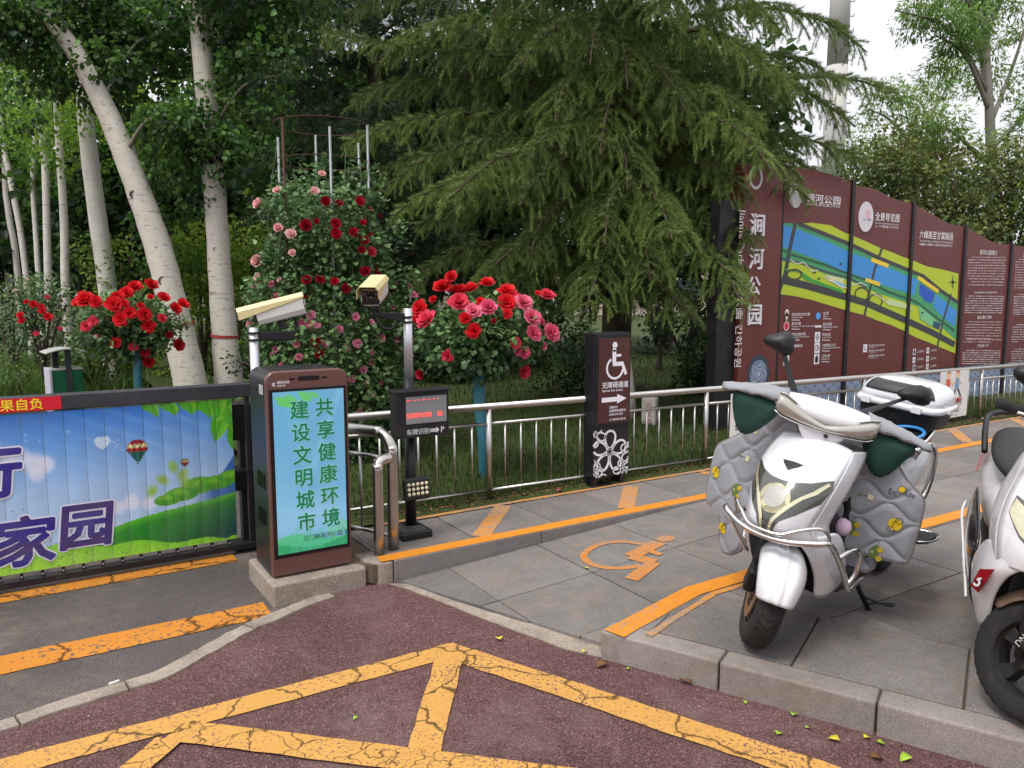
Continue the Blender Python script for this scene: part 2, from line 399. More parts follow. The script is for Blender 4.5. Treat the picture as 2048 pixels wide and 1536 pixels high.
# --- fence-side pavement
pl = sheet('pavement', [(1.52, YL + .02), (16, YL + .02), (16, 4.9), (1.40, 4.9), (1.40, 4.05)], PZ - .012, 'joint_dirt', thick=.1, kind='structure', label='grey stone pavement along the steel fence')
grid_slabs(pl, (1.62, YL + .115), (.6, 0), (0, .52), (-1, 24), (0, 1), [(1.60, YL, 1, .0)], lambda x, y: PZ)
kx = 1.64
while kx < 15:
    L_ = random.choice((.9, 1.0, .98)); x1 = min(kx + L_, 16)
    MB().b2((kx + .002, YL, -.02), (x1 - .002, YL + .112, PZ + .002)).build('kerb_stone', 'granite_kerb' if kx > 2.9 else 'granite', pl, bevel=.006)
    kx = x1
# chamfered broken corner stone at the road end of that kerb
MB().prism([(1.485, 4.10, -.02), (1.50, 3.96, -.02), (1.56, YL + .01, -.02), (1.637, YL, -.02), (1.637, YL + .112, -.02), (1.60, 4.10, -.02)], (0, 0, PZ + .018)).build('kerb_stone', 'concrete', pl, bevel=.012, seg=3)
b = MB()
for i in range(60):
    x0 = 1.55 + i * .24
    if i == 0: b.add([(1.565, YL + .015, PZ + .0045), (1.637, YL + .004, PZ + .0045), (1.637, YL + .105, PZ + .0045), (1.58, YL + .10, PZ + .0045)], [(0, 1, 2, 3)])
    x0 += .087
    b.add([(x0, YL + .004 + random.uniform(-.002, .002), PZ + .0045), (x0 + .24, YL + .004, PZ + .0045), (x0 + .24, YL + .105 + random.uniform(-.004, .004), PZ + .0045), (x0, YL + .105, PZ + .0045)], [(0, 1, 2, 3)])
b.build('painted_line', 'kerb_yellow', pl)
for p in [((2.26, 3.98), (2.74, 4.50)), ((3.42, 3.98), (3.86, 4.44)), ((5.1, 3.98), (4.65, 4.47)), ((6.2, 3.98), (6.7, 4.47)), ((7.85, 3.98), (8.5, 4.5)), ((9.8, 4.48), (9.2, 3.98))]:
    marking(p[0], p[1], .115, PZ + .0035, 'faded_yellow', pl)
marking((1.8, 4.54), (15, 4.49), .05, PZ + .003, 'faded_yellow', pl)
# --- ramp lane
YR = 2.735
lane = sheet('access_ramp', [(1.60, 3.87), (1.72, 3.5), (2.1, 2.55), (2.2, 2.45), (2.75, 2.62), (2.76, 3.87)], -.004, 'joint_dirt', kind='structure', label='stone paved wheelchair ramp rising between two yellow kerbs')
edge = Vector((2.10, 2.56)) - Vector((1.62, 3.90)); en = Vector((-edge.y, edge.x)).normalized()
if en.x < 0: en = -en
pl_edge = (1.66, 3.90, en.x, en.y)
grid_slabs(lane, (1.98, YL - .003 - .567), (.617, 0), (0, .567), (-1, 4), (-1, 1), [pl_edge], lambda x, y: ramp_z(x))
grid_slabs(lane, (1.98, YL - .003 - 3 * .567), (.617, 0), (0, .567), (-1, 2), (0, 1), [pl_edge, (2.09, 2.556, -.25, .97)], lambda x, y: ramp_z(x), amin=.001)
grid_slabs(lane, (1.98 + 4 * .617, YL - .003 - .567), (.617, 0), (0, .567), (0, 18), (-1, 1), [], lambda x, y: PZ - .001)
# mortar wedge where the ramp meets the red asphalt
MB().prism([(1.60, 3.86, 0), (1.69, 3.80, 0), (1.80, 3.45, 0), (1.96, 3.05, 0), (2.07, 2.86, 0), (2.20, 2.76, 0), (2.32, 2.64, 0), (2.24, 2.50, 0), (2.10, 2.50, 0), (2.03, 2.60, 0), (1.96, 2.72, 0), (1.93, 2.85, 0), (1.88, 2.98, 0), (1.84, 3.12, 0), (1.80, 3.24, 0), (1.76, 3.4, 0), (1.73, 3.5, 0), (1.68, 3.66, 0), (1.66, 3.74, 0)], (0, 0, .0105)).build('mortar_wedge', 'concrete', lane, bevel=.002)
# painted wheelchair on the ramp: real paint sheets that follow the slope
b = MB()
def rp(x, y): return (x, y, ramp_z(x) + .0045)
WZ = 0.0
def wline(pts, w, cl=False):
    P = [Vector(p) for p in pts]; V = []; n = len(P)
    for i in range(n):
        d = (P[(i + 1) % n] - P[i - 1]) if cl else (P[min(i + 1, n - 1)] - P[max(i - 1, 0)])
        d.normalize(); nn = Vector((-d.y, d.x)) * w / 2; V += [rp(*(P[i] + nn)), rp(*(P[i] - nn))]
    global WZ; WZ += .0005; V = [(x, y, z + WZ) for x, y, z in V]
    b.add(V, [(2 * i, 2 * i + 1, (2 * i + 3) % (2 * n), (2 * i + 2) % (2 * n)) for i in range(n if cl else n - 1)])
wc = [G(u, v, .055)[:2] for u, v in [(1290, 1098), (1240, 1091), (1195, 1096), (1168, 1112), (1178, 1128), (1210, 1138), (1250, 1140), (1280, 1137)]]
wline([tuple(p) for p in smooth_path([(p[0], p[1], 0) for p in wc], 5)] and [(p.x, p.y) for p in smooth_path([(p[0], p[1], 0) for p in wc], 5)], .045)
g2 = lambda u, v: tuple(G(u, v, .062)[:2])
wline([g2(1318, 1093), g2(1262, 1117)], .10)
wline([g2(1262, 1117), g2(1308, 1130)], .09)
wline([g2(1308, 1130), g2(1262, 1160)], .085)
wline([g2(1290, 1105), g2(1322, 1117)], .05)
hd = g2(1331, 1087); b.add([rp(hd[0] + .065 * math.cos(i * .63), hd[1] + .05 * math.sin(i * .63)) for i in range(10)], [tuple(range(10))])
b.build('painted_wheelchair', 'symbol_yellow', lane)
# --- scooter-side platform
KD = Vector((.4294, -.9031)); KN = Vector((.9031, .4294)); K0 = Vector((2.055, 2.555))
pr = sheet('pavement_platform', [tuple(K0 + KN * .03), tuple(K0 + KD * 5 + KN * .03), (16, -2), (16, YR - .02), (2.80, YR - .02)], PZ - .012, 'joint_dirt', thick=.12, kind='structure', label='raised stone pavement where the white scooters are parked')
KW = .125
s = 0.0
for L_ in (.535, .585, .62, .6, .6, .6, .6, .6):
    a = K0 + KD * (s + .0035); c = K0 + KD * (s + L_ - .0035)
    MB().prism([(*a, -.02), (*c, -.02), (*(c + KN * KW), -.02), (*(a + KN * KW), -.02)], (0, 0, PZ + .02)).build('kerb_stone', 'granite_kerb', pr, bevel=.011, seg=3)
    s += L_
RW = .56
def inner_planes():
    q = K0 + KN * KW
    return q
q0 = K0 + KN * (KW + .002)
yline = [(2.70, 2.60, .25, -.97), (2.8, 2.615, 0, -1)]
for i in range(-1, 9):                                  # row of slabs along the kerb
    a = q0 + KD * (.19 + .60 * i - .19 * (i < 0)); c = q0 + KD * (.19 + .60 * (i + 1))
    poly = clip([tuple(a), tuple(c), tuple(c + KN * RW), tuple(a + KN * RW)], yline)
    if poly and area(poly) > .004: slab(pr, poly, lambda x, y: PZ)
q1 = q0 + KN * (RW + .001)
grid_slabs(pr, (2.28, 2.615 - .52), (.62, 0), (0, .52), (0, 20), (-6, 1), [(q1.x, q1.y, KN.x, KN.y)] + yline, lambda x, y: PZ, .5)
# yellow-topped kerb of the platform along the ramp (bends at 2.75)
for A, B in (((2.09, 2.552), (2.72, 2.715)), ((2.725, 2.716), (3.6, YR)), ((3.605, YR), (4.6, YR)), ((4.605, YR), (5.6, YR)), ((5.605, YR), (6.6, YR)), ((6.605, YR), (7.6, YR)), ((7.605, YR), (9.6, YR)), ((9.605, YR), (14, YR))):
    A = Vector(A); B = Vector(B); d = (B - A).normalized(); n = Vector((d.y, -d.x)) * .112
    MB().prism([(*A, -.02), (*B, -.02), (*(B + n), -.02), (*(A + n), -.02)], (0, 0, PZ + .022)).build('kerb_stone', 'granite_kerb', pr, bevel=.006)
    b = MB(); N = max(2, int((B - A).length / .12)); V = []; A = A - d * .02; B = B + d * .025; YZ_ = globals().get('YZ_', 0) + .0004
    for i in range(N + 1):
        q = A.lerp(B, i / N); V += [(*(q + n * .03), PZ + .0052 + YZ_), (*(q + n * (.97 + random.uniform(-.03, .03))), PZ + .0052 + YZ_)]
    b.add(V, [(2 * i, 2 * i + 1, 2 * i + 3, 2 * i + 2) for i in range(N)]).build('painted_line', 'kerb_yellow', pr)
marking((2.20, 2.40), (2.80, 2.585), .035, PZ + .004, 'faded_yellow', pr); marking((2.80, 2.585), (3.3, 2.59), .03, PZ + .004, 'faded_yellow', pr)
# --- park lawn behind the fence
V = []; F = []; nx, ny = 60, 40
for j in range(ny + 1):
    for i in range(nx + 1):
        x = 1.46 + (60 - 1.46) * (i / nx) ** 1.8; y = 4.56 + (70 - 4.56) * (j / ny) ** 2.0
        V.append((x, y, .135 + (.05 * math.sin(x * 1.3) * math.cos(y * .9) * min(1, (y - 4.56)) if y < 12 else .03 * math.sin(x * .3)) + min(.12, (y - 4.56) * .03)))
for j in range(ny):
    for i in range(nx): a = j * (nx + 1) + i; F.append((a, a + 1, a + nx + 2, a + nx + 1))
lawn = MB().add(V, F).build('lawn', 'lawn_soil', smooth=True); tag(lawn, 'rough shaded lawn under the park trees behind the fence', kind='structure')
# brick path and its kerb far behind the gate
pa = [G(-60, 830), G(60, 830), G(78, 800), G(60, 775), G(30, 745), G(0, 722), G(-60, 722)]
path = sheet('path', [(-14, 9.0), (-.35, 9.0), (-.55, 11.5), (-1.6, 20), (-4, 40), (-16, 40)], .012, 'brick_paving', kind='structure', label='brick paved path leading away behind the gate')
b = MB()
for i in range(14):
    t0, t1 = i / 14, (i + .985) / 14
    P0 = Vector((-.33, 8.8)); P1 = Vector((-3.9, 38)); f = lambda t: P0.lerp(P1, t ** 1.6)
    a, c = f(t0), f(t1); MB().prism([(a.x, a.y, -.02), (a.x + .12, a.y, -.02), (c.x + .12, c.y, -.02), (c.x, c.y, -.02)], (0, 0, .13)).build('kerb_stone', 'concrete', path, bevel=.01)
verge = sheet('verge', [(-.2, 8.6), (1.47, 8.6), (1.47, 5.4), (1.6, 5.4), (1.6, 60), (-6, 60), (-3.7, 38), (-.5, 11.5)], .06, 'lawn_soil', kind='structure', label='planted verge between the path and the park')
# ================================================================= STREET FURNITURE
m_, nt_, b_ = new_mat('stainless')
n_ = tex_noise(nt_, 6, 4, .6, pos(nt_)); nt_.links.new(mix_col(nt_, n_, (.40, .385, .36), (.56, .535, .51)), b_.inputs['Base Color'])
b_.inputs['Metallic'].default_value = 1.0; nt_.links.new(ramp(nt_, n_, .2, .8, (.24,) * 3, (.38,) * 3), b_.inputs['Roughness'])
m_, nt_, b_ = new_mat('chrome')
b_.inputs['Base Color'].default_value = (.72, .70, .68, 1); b_.inputs['Metallic'].default_value = 1.0; b_.inputs['Roughness'].default_value = .12
simple('brushed_pole', '#c9c9cf', .35, .6, .08, 20)
simple('black_steel', '#1c1c20', .45, .2, .15, 12, dirt=('#6a6058', 5, .25))
simple('gate_grey', '#3a3c42', .38, .3, .10, 8, dirt=('#77706a', 4, .3))
simple('dark_plastic', '#17181b', .42, 0, .15, 15)
simple('kiosk_brown', '#6b4a44', .38, .25, .06, 8, coat=.2)
simple('kiosk_dark', '#2c2d31', .36, .4, .08, 8, dirt=('#6f6862', 3, .2))
simple('screen_frame', '#0c0d10', .2, 0, .05, 5, coat=.5)
simple('cam_cream', '#dccb98', .42, .1, .05, 10, dirt=('#9a8a60', 6, .3))
simple('cam_white', '#d6d4cf', .4, .1, .05, 10)
simple('lens_glass', '#0a0b10', .06, 0, 0, 5, coat=1)
simple('led_white', '#efe6c2', .3, 0, .05, 5)
simple('sign_brown', '#4c2723', .42, .1, .06, 6, dirt=('#6d4a40', 3, .25))
simple('board_brown', '#6a3330', .40, .15, .05, 4, dirt=('#7f4b44', 2.0, .3))
simple('white_print', '#ebe7ee', .45, 0, .03, 5)
simple('board_slate', '#5f6f88', .5, .1, .10, 3)
simple('poster_white', '#dcdad8', .5, 0, .04, 4, dirt=('#a9a49c', 4, .3))
simple('red_sticker', '#d3122c', .4, 0, .06, 6)
simple('white_stone', '#b8b2aa', .85, 0, .15, 14, bmp=.3, dirt=('#6d6258', 6, .6))

# ---------------------------------------------------------------- steel fence
FY = 4.68
def ftop(x): return .842 - .0108 * (x - 2.4)
fence = empty('steel_fence', (1.75, FY, PZ), 0, 'long low stainless steel railing along the back of the pavement', 'fence')
fence_inv = Matrix.Translation((-1.75, -FY, -PZ))
def fbuild(b, name, mat, root, smooth=True, **k):
    o = b.build(name, mat, root, smooth=smooth, **k); o.matrix_parent_inverse = Matrix.Translation(-Vector(root.location)); return o
posts_x = [2.73, 4.90, 7.13, 9.41, 11.6, 13.8]
MBt = lambda x0, x1, dz, r: MB().tube([(x0, FY, ftop(x0) + dz), (x1, FY, ftop(x1) + dz)], r, 12)
fbuild(MBt(1.62, 15.8, -.026, .026), 'top_rail', 'stainless', fence)
for a, c in zip([1.62] + posts_x, posts_x + [15.8]):
    fbuild(MBt(a, c, -.15, .0125), 'rail', 'stainless', fence); fbuild(MBt(a, c, -.635, .0125), 'rail', 'stainless', fence)
    n = int(round((c - a) / .137))
    for i in range(1, n):
        x = a + (c - a) * i / n
        if x > 15: break
        fbuild(MB().tube([(x, FY, ftop(x) - .635), (x, FY, ftop(x) - .15)], .0075, 8), 'baluster', 'stainless', fence)
for x in posts_x:
    fbuild(MB().tube([(x, FY, PZ - .02), (x, FY, ftop(x) - .03)], .021, 12), 'post', 'stainless', fence)
# ---------------------------------------------------------------- bent thick rails by the kiosk, with the short return fence behind them
bx, by = 1.72, 4.06
hr = empty('tube_handrail', (bx, by, PZ), 0, 'short return railing with two thick bent steel posts beside the kiosk', 'handrail')
p = [(bx, by, PZ - .01), (bx, by, .70)] + arc((bx - .05, by + .10, .70), .115, 0, R(90), (.42, -.9, 0), (0, 0, 1), 8)[1:] + [(bx - .27, by + .55, .815)]
fbuild(MB().tube(smooth_path(p, 3), .033, 16), 'handrail', 'stainless', hr)
p = [(1.615, 4.02, PZ - .01), (1.615, 4.02, .62)] + arc((1.665, 4.035, .62), .055, R(180), R(90), (1, .3, 0), (0, 0, 1), 6)[1:] + [(1.70, 4.05, .676)]
fbuild(MB().tube(smooth_path(p, 3), .031, 16), 'short_post', 'stainless', hr)
for z in (.66, .20): fbuild(MB().tube([(bx, by + .03, z), (bx - .24, FY - .04, z - .0)], .0125, 8), 'rail', 'stainless', hr)
for i in range(1, 5):
    t = i / 5; x, y = bx - .24 * t, by + .03 + (FY - .07 - by) * t
    fbuild(MB().tube([(x, y, .20), (x, y, .66)], .0075, 8), 'baluster', 'stainless', hr)
# ---------------------------------------------------------------- sliding advertisement gate
GY = 4.85
gate = empty('road_gate', (1.0, GY, 0), 0, 'dark grey fold-up barrier gate with a printed blue sky and green hills banner', 'gate')
gb = lambda b, n, m, **k: fbuild(b, n, m, gate, k.pop('smooth', False), **k)
gb(MB().b2((-4, GY - .045, .985), (1.14, GY + .05, 1.068)), 'beam', 'gate_grey', bevel=.006)
gb(MB().b2((-4, GY - .03, .028), (1.14, GY + .03, .068)), 'bottom_rail', 'black_steel', bevel=.005)
gb(MB().b2((1.085, GY - .02, .068), (1.112, GY + .02, .985)), 'end_post', 'black_steel', bevel=.003)
gb(MB().b2((-.6, GY - .0475, .99), (.115, GY - .0455, 1.063)), 'red_sticker', 'red_sticker')
ik = Ink((0, GY - .0476, 0)); ik.text('果自负', -.165, 1.003, .066, '#f7dd2a', .012).build('sticker_lettering', gate).matrix_parent_inverse = Matrix.Translation((-1.0, -GY, 0))
# printed slats: a fine grid of ink on every slat
SX1 = 1.005; SW = .0985; Z0, Z1 = .108, .978; PYF = GY - .03
def gate_px(s, z):
    """banner coordinates in the width of the banner: s in m, z in m  -> colour (numpy, srgb)"""
    t = (z - Z0) / (Z1 - Z0)
    c = np.stack([.62 + 0 * t, .76 + 0 * t, .93 + 0 * t], -1)
    def lerp(c, col, a): return c * (1 - a[..., None]) + np.array(col) * a[..., None]
    up = np.clip((t - .45) / .55, 0, 1)
    c = lerp(c, (.16, .45, .82), up ** 1.4 * .95)
    low = np.clip((.62 - t) / .4, 0, 1); c = lerp(c, (.74, .83, .93), low * .7)
    st = .5 + .5 * np.sin((s * .45 + z * 1.0) * 75 + 2 * np.sin(z * 9 + s * 3)); c = lerp(c, (.72, .86, .98), np.clip(st, 0, 1) ** 3 * .16 * (t > .6) * np.clip((s + .4), 0, 1))
    def blob(cx, cz, r, soft=.35, ax=1.0): 
        d = np.sqrt(((s - cx) / ax) ** 2 + (z - cz) ** 2) / r; return np.clip((1 - d) / soft, 0, 1)
    for cx, cz, r in [(-.10, .74, .07), (-.03, .70, .075), (.02, .69, .06), (-.02, .64, .05), (-.2, .72, .09), (.36, .40, .05), (.43, .42, .06), (.52, .40, .05)]:
        c = lerp(c, (.90, .90, .96), blob(cx, cz, r, .5) * .75)
    hrt = ((((s - .30) / .036) ** 2 + ((z - .775) / .036) ** 2 - .9) ** 3 - ((s - .30) / .036) ** 2 * ((z - .775) / .036) ** 3) < 0
    c = lerp(c, (.88, .93, .99), hrt * .8)
    # far blue hill, hills, bushes
    hill = Z0 + .36 + .20 * np.exp(-((s - 1.06) / .12) ** 2); c = lerp(c, (.22, .42, .70), ((z < hill) & (s > .78) & (z > .3)) * np.clip((s - .78) / .1, 0, 1))
    for cx, cz, r, ax in [(.70, .43, .045, 2.2), (.80, .47, .055, 1.7), (.90, .475, .045, 2.4), (.99, .50, .045, 2.0), (.62, .405, .035, 2.2)]:
        b_ = blob(cx, cz, r, .12, ax); c = lerp(c, (.23, .58, .10), b_); c = lerp(c, (.55, .80, .15), blob(cx - .01, cz + .016, r * .75, .8, ax) * .75); c = lerp(c, (.80, .92, .40), b_ * (np.sin(s * 300) * np.sin(z * 420 + s * 60) > .75) * .6)
    h1 = .17 + .27 * np.clip((s - .15) / .95, 0, 1) ** .62 + .02 * np.sin(s * 5); g1 = z < h1
    c = lerp(c, (.16, .56, .13), g1 * 1.0); c = lerp(c, (.42, .78, .16), np.clip(1 - np.abs(z - h1) / .05, 0, 1) * g1 * .8)
    c = lerp(c, (.04, .33, .22), g1 * np.clip((s - .25) / .6, 0, 1) * np.clip((h1 - z) / .22, 0, 1) * .9)
    c = lerp(c, (.05, .25, .34), g1 * np.clip((s - .8) / .2, 0, 1) * np.clip((h1 - z) / .3, 0, 1) * .8)
    h2 = .235 - .13 * np.clip((s - .0) / 1.0, -.6, 1.2) ** 1 * .95 + .012 * np.sin(s * 17); g2 = z < np.maximum(h2, Z0 + .012 + .01 * np.sin(s * 40))
    c = lerp(c, (.52, .82, .17), g2 * 1.0); c = lerp(c, (.70, .90, .30), g2 * np.clip((h2 - z) / .1, 0, 1) * .6)
    for cx, cz, a in [(.66, .60, .3), (.60, .53, .9), (.71, .55, -.7), (.54, .47, -.4), (.72, .50, -.2)]:
        x_, z_ = (s - cx) * math.cos(a) + (z - cz) * math.sin(a), -(s - cx) * math.sin(a) + (z - cz) * math.cos(a)
        c = lerp(c, (.55, .72, .20), np.clip(1.3 - np.sqrt((x_ / .026) ** 2 + (z_ / .04) ** 2), 0, 1) * .9)
    # leaves hanging in the upper right corner
    for cx, cz, L_, w, a in [(.52, .975, .11, .022, -.5), (.56, .985, .12, .026, -1.2), (.62, .975, .14, .028, -.45), (.66, .98, .11, .03, -1.2), (.73, .97, .15, .032, -.4), (.76, .985, .12, .03, -1.3), (.82, .97, .16, .036, -.7), (.86, .975, .14, .04, -1.35), (.92, .965, .17, .045, -.85), (.95, .90, .24, .052, -1.85), (.985, .95, .16, .055, -2.3), (.995, .78, .19, .034, -1.35), (.93, .985, .13, .045, -1.6), (.99, .90, .15, .045, -1.2)]:
        x_, z_ = (s - cx) * math.cos(a) + (z - cz) * math.sin(a), -(s - cx) * math.sin(a) + (z - cz) * math.cos(a)
        u_ = x_ / L_ + .25; wid = w * np.sin(np.pi * np.clip(u_, 0, 1)) ** .8
        in_ = (u_ > 0) & (u_ < 1) & (np.abs(z_) < wid)
        c = lerp(c, (.30, .66, .10), in_ * 1.0); c = lerp(c, (.62, .85, .22), in_ * np.clip(z_ / np.maximum(wid, 1e-4), 0, 1) * .7)
        c = lerp(c, (.10, .42, .08), in_ * (np.abs(z_) < .002) * .8)
    # balloons
    for cx, cz, r, mini in [(.475, .725, .058, 0), (.725, .62, .024, 1)]:
        dx, dz = s - cx, z - cz; rr = np.where(dz > 0, np.sqrt(dx ** 2 + dz ** 2), np.sqrt((dx / np.clip(1 + dz / (r * 1.45), .12, 1)) ** 2 + 0 * dz))
        in_ = (rr < r) & (dz > -r * 1.22)
        zz = dz / r + .16 * (2 * np.abs(((dx / r * 2.3) % 1) - .5) - .5)
        col = np.where((zz > .52)[..., None], (.66, .08, .16), np.where((zz > .16)[..., None], (.93, .90, .66), np.where((zz > -.2)[..., None], (.70, .08, .15), (.10, .42, .36) if not mini else (.42, .10, .16))))
        if mini: col = np.where((zz > .3)[..., None], (.55, .55, .30), col)
        sh = .82 + .18 * np.cos(dx / r * 11); col = col * sh[..., None]; c = np.where(in_[..., None], col, c)
        bs = (np.abs(dx) < r * .09) & (dz < -r * 1.30) & (dz > -r * 1.55); c = np.where(bs[..., None], (.35, .25, .15), c)
    for cx, cz in [(-.06, .83), (.0, .82), (.14, .86), (-.2, .9), (.36, .78), (.38, .79), (.345, .785), (.37, .76), (-.06, .86)]:
        c = lerp(c, (.85, .93, 1.0), blob(cx, cz, .006, .6) * .8)
    return c
gz = np.linspace(Z0, Z1, 176); PRINT_SLATS = []
m_, nt_, b_ = new_mat('banner_print'); p_ = pos(nt_)
at_ = nd(nt_, 'ShaderNodeAttribute', attribute_name='ink')
sx_ = nd(nt_, 'ShaderNodeSeparateXYZ'); nt_.links.new(p_, sx_.inputs[0])
mudz = nd(nt_, 'ShaderNodeMapRange'); mudz.inputs['From Min'].default_value = .80; mudz.inputs['From Max'].default_value = .05; nt_.links.new(sx_.outputs[2], mudz.inputs['Value'])
sp_ = math_n(nt_, 'ADD', tex_noise(nt_, 95, 4, .7, p_), math_n(nt_, 'MULTIPLY', mudz.outputs[0], .13))
spf = ramp(nt_, math_n(nt_, 'ADD', sp_, math_n(nt_, 'MULTIPLY', tex_noise(nt_, 5, 4, .6, p_), .22)), .80, .86)
film = math_n(nt_, 'MULTIPLY', ramp(nt_, tex_noise(nt_, 3.5, 5, .6, p_), .35, .75), .22)
c_ = mix_col(nt_, film, at_.outputs['Color'], lin('#8f8a86')); c_ = mix_col(nt_, math_n(nt_, 'MULTIPLY', spf, .75), c_, lin('#5a5048'))
nt_.links.new(c_, b_.inputs['Base Color']); b_.inputs['Roughness'].default_value = .5; b_.inputs['Specular IOR Level'].default_value = .35
for i in range(24):
    x1 = SX1 - i * SW; x0 = x1 - SW + .0022; ns = 20 if i < 14 else 6
    if i == 14: gz = gz[::5]
    xs = np.linspace(x0, x1, ns); S, Zg = np.meshgrid(xs, gz)
    cols = gate_px(S, Zg).reshape(-1, 3); cols = np.clip(cols, 0, 1); cl = np.where(cols <= .04045, cols / 12.92, ((cols + .055) / 1.055) ** 2.4)
    bow = -.0035 * np.sin((S - x0) / (x1 - x0) * np.pi)
    V = np.stack([S, PYF + bow, Zg], -1).reshape(-1, 3)
    nzz = len(gz); F = [(j * ns + k, j * ns + k + 1, (j + 1) * ns + k + 1, (j + 1) * ns + k) for j in range(nzz - 1) for k in range(ns - 1)]
    o0 = len(V); Vb = [(x0, PYF + .012, Z0), (x1, PYF + .012, Z0), (x1, PYF + .012, Z1), (x0, PYF + .012, Z1)]
    F += [(o0, o0 + 3, o0 + 2, o0 + 1), (0, o0, o0 + 1, ns - 1), (0, (nzz - 1) * ns, o0 + 3, o0), (ns - 1, o0 + 1, o0 + 2, nzz * ns - 1)]
    me = bpy.data.meshes.new('slat'); me.from_pydata([tuple(v) for v in V] + Vb, [], F); me.materials.append(MATS['banner_print'])
    a = me.attributes.new('ink', 'FLOAT_COLOR', 'POINT'); a.data.foreach_set('color', np.concatenate([np.c_[cl, np.ones(len(cl))], [[.1, .1, .1, 1]] * 4]).astype('f').ravel())
    o = bpy.data.objects.new('slat', me); COL.objects.link(o); o.parent = gate; o.matrix_parent_inverse = Matrix.Translation((-1.0, -GY, 0))
    gb(MB().b2(((x0 + x1) / 2 - .008, GY - .024, .066), ((x0 + x1) / 2 + .008, GY + .01, .115)), 'hinge', 'black_steel')
    gb(MB().cyl(((x0 + x1) / 2, GY - .030, .084), ((x0 + x1) / 2, GY - .024, .084), .005, 8), 'bolt', 'brushed_pole')
for ch, x, z, s_ in [('家', -.26, .175, .285), ('园', .045, .225, .27), ('行', -.40, .565, .29)]:
    ik = Ink((0, PYF - .0045, 0)); ik.text(ch, x, z, s_, '#e6e3f2', .060, .10, sx=1.06, res=2)
    ik.k = 3; ik.text(ch, x, z, s_, lambda a, b: '#2a1f86' if (b - .2) % .2 > .07 else '#3b1f70', .030, .10, sx=1.06, res=2)
    o = ik.build('banner_letter', gate, 'banner_print'); o.matrix_parent_inverse = Matrix.Translation((-1.0, -GY, 0))
# drive box and gearbox seen between gate and kiosk
mb_ = empty('gate_motor', (1.09, 4.98, 0), 0, 'black gate drive box on a foot between the banner and the kiosk', 'gate motor')
fbuild(MB().b2((1.02, 4.92, .70), (1.20, 5.06, .93)), 'drive_box', 'dark_plastic', mb_, False, bevel=.008)
fbuild(MB().b2((1.07, 4.95, .02), (1.15, 5.03, .70)), 'column', 'black_steel', mb_, False, bevel=.006)
fbuild(MB().b2((1.0, 4.90, .38), (1.2, 5.05, .52)), 'gearbox', 'dark_plastic', mb_, False, bevel=.015)
fbuild(MB().b2((1.0, 4.86, 0), (1.2, 5.06, .035)), 'foot', 'dark_plastic', mb_, False, bevel=.006)
for i in range(4): fbuild(MB().b2((1.03, 4.914, .76 + i * .03), (1.19, 4.921, .768 + i * .03)), 'cooling_fin', 'black_steel', mb_, False)

# ---------------------------------------------------------------- display kiosk on its concrete plinth
plinth = MB().prism([(.975, 3.885, -.02), (1.49, 3.90, -.02), (1.52, 4.35, -.02), (.965, 4.38, -.02)], (0, 0, .135)).build('concrete_plinth', 'concrete', bevel=.014, seg=3)
tag(plinth, 'chipped concrete plinth under the brown display kiosk', 'plinth')
KX0, KX1, KY0, KY1, KZ0, KZ1 = 1.0, 1.435, 3.975, 4.33, .116, 1.215
kiosk = empty('display_kiosk', ((KX0 + KX1) / 2, (KY0 + KY1) / 2, KZ0), 0, 'brown and black upright kiosk with a lit blue poster screen beside the gate', 'kiosk')
def round_rect(x0, x1, z0, z1, r, y, top_only=True, n=6):
    P = [(x0, y, z0), (x1, y, z0)]
    P += [(x1 - r + r * math.cos(a), y, z1 - r + r * math.sin(a)) for a in [R(90) * i / n for i in range(n + 1)]]
    P += [(x0 + r + r * math.cos(a), y, z1 - r + r * math.sin(a)) for a in [R(90) + R(90) * i / n for i in range(n + 1)]]
    return P
fbuild(MB().prism(round_rect(KX0 + .002, KX1 - .002, KZ0, KZ1 - .002, .05, KY0 + .045), (0, KY1 - KY0 - .045, 0)), 'body', 'kiosk_dark', kiosk, False, bevel=.004)
fbuild(MB().prism(round_rect(KX0, KX1, KZ0 + .01, KZ1, .052, KY0), (0, .0445, 0)), 'front_frame', 'kiosk_brown', kiosk, False, bevel=.008, seg=3)
fbuild(MB().b2((KX0 + .012, KY0 - .003, .222), (KX1 - .010, KY0 + .004, 1.124)), 'screen_bezel', 'screen_frame', kiosk, False, bevel=.002)
m_, nt_, b_ = new_mat('lit_screen')
at_ = nd(nt_, 'ShaderNodeAttribute', attribute_name='ink'); b_.inputs['Roughness'].default_value = .18
dk = mix_col(nt_, 1.0, at_.outputs['Color'], (.55, .55, .55), 'MULTIPLY'); nt_.links.new(dk, b_.inputs['Base Color'])
nt_.links.new(at_.outputs['Color'], b_.inputs['Emission Color']); b_.inputs['Emission Strength'].default_value = .34
b_.inputs['Coat Weight'].default_value = .5
x0, x1, z0, z1 = 1.031, 1.409, .243, 1.108
ns, nz = 60, 130; xs = np.linspace(x0, x1, ns); zs = np.linspace(z0, z1, nz); S, Zg = np.meshgrid(xs, zs)
t = (Zg - z0) / (z1 - z0); u = (S - x0) / (x1 - x0)
def L2(c, col, a): return c * (1 - a[..., None]) + np.array(col) * a[..., None]
c = np.zeros(S.shape + (3,)) + np.array((.44, .71, .87))
c = L2(c, (.55, .80, .92), np.clip(np.sin(u * 3.0 + t * 4.0), 0, 1) * .4); c = L2(c, (.50, .82, .88), (np.abs(u - .2 - .6 * (1 - t)) < .12) * (t > .45) * .25)
c = L2(c, (.60, .84, .95), (np.abs(u - .05 - .9 * t) < .05) * (t > .4) * .25)
c = L2(c, (.62, .82, .95), np.exp(-((t - .22) / .14) ** 2) * .6)
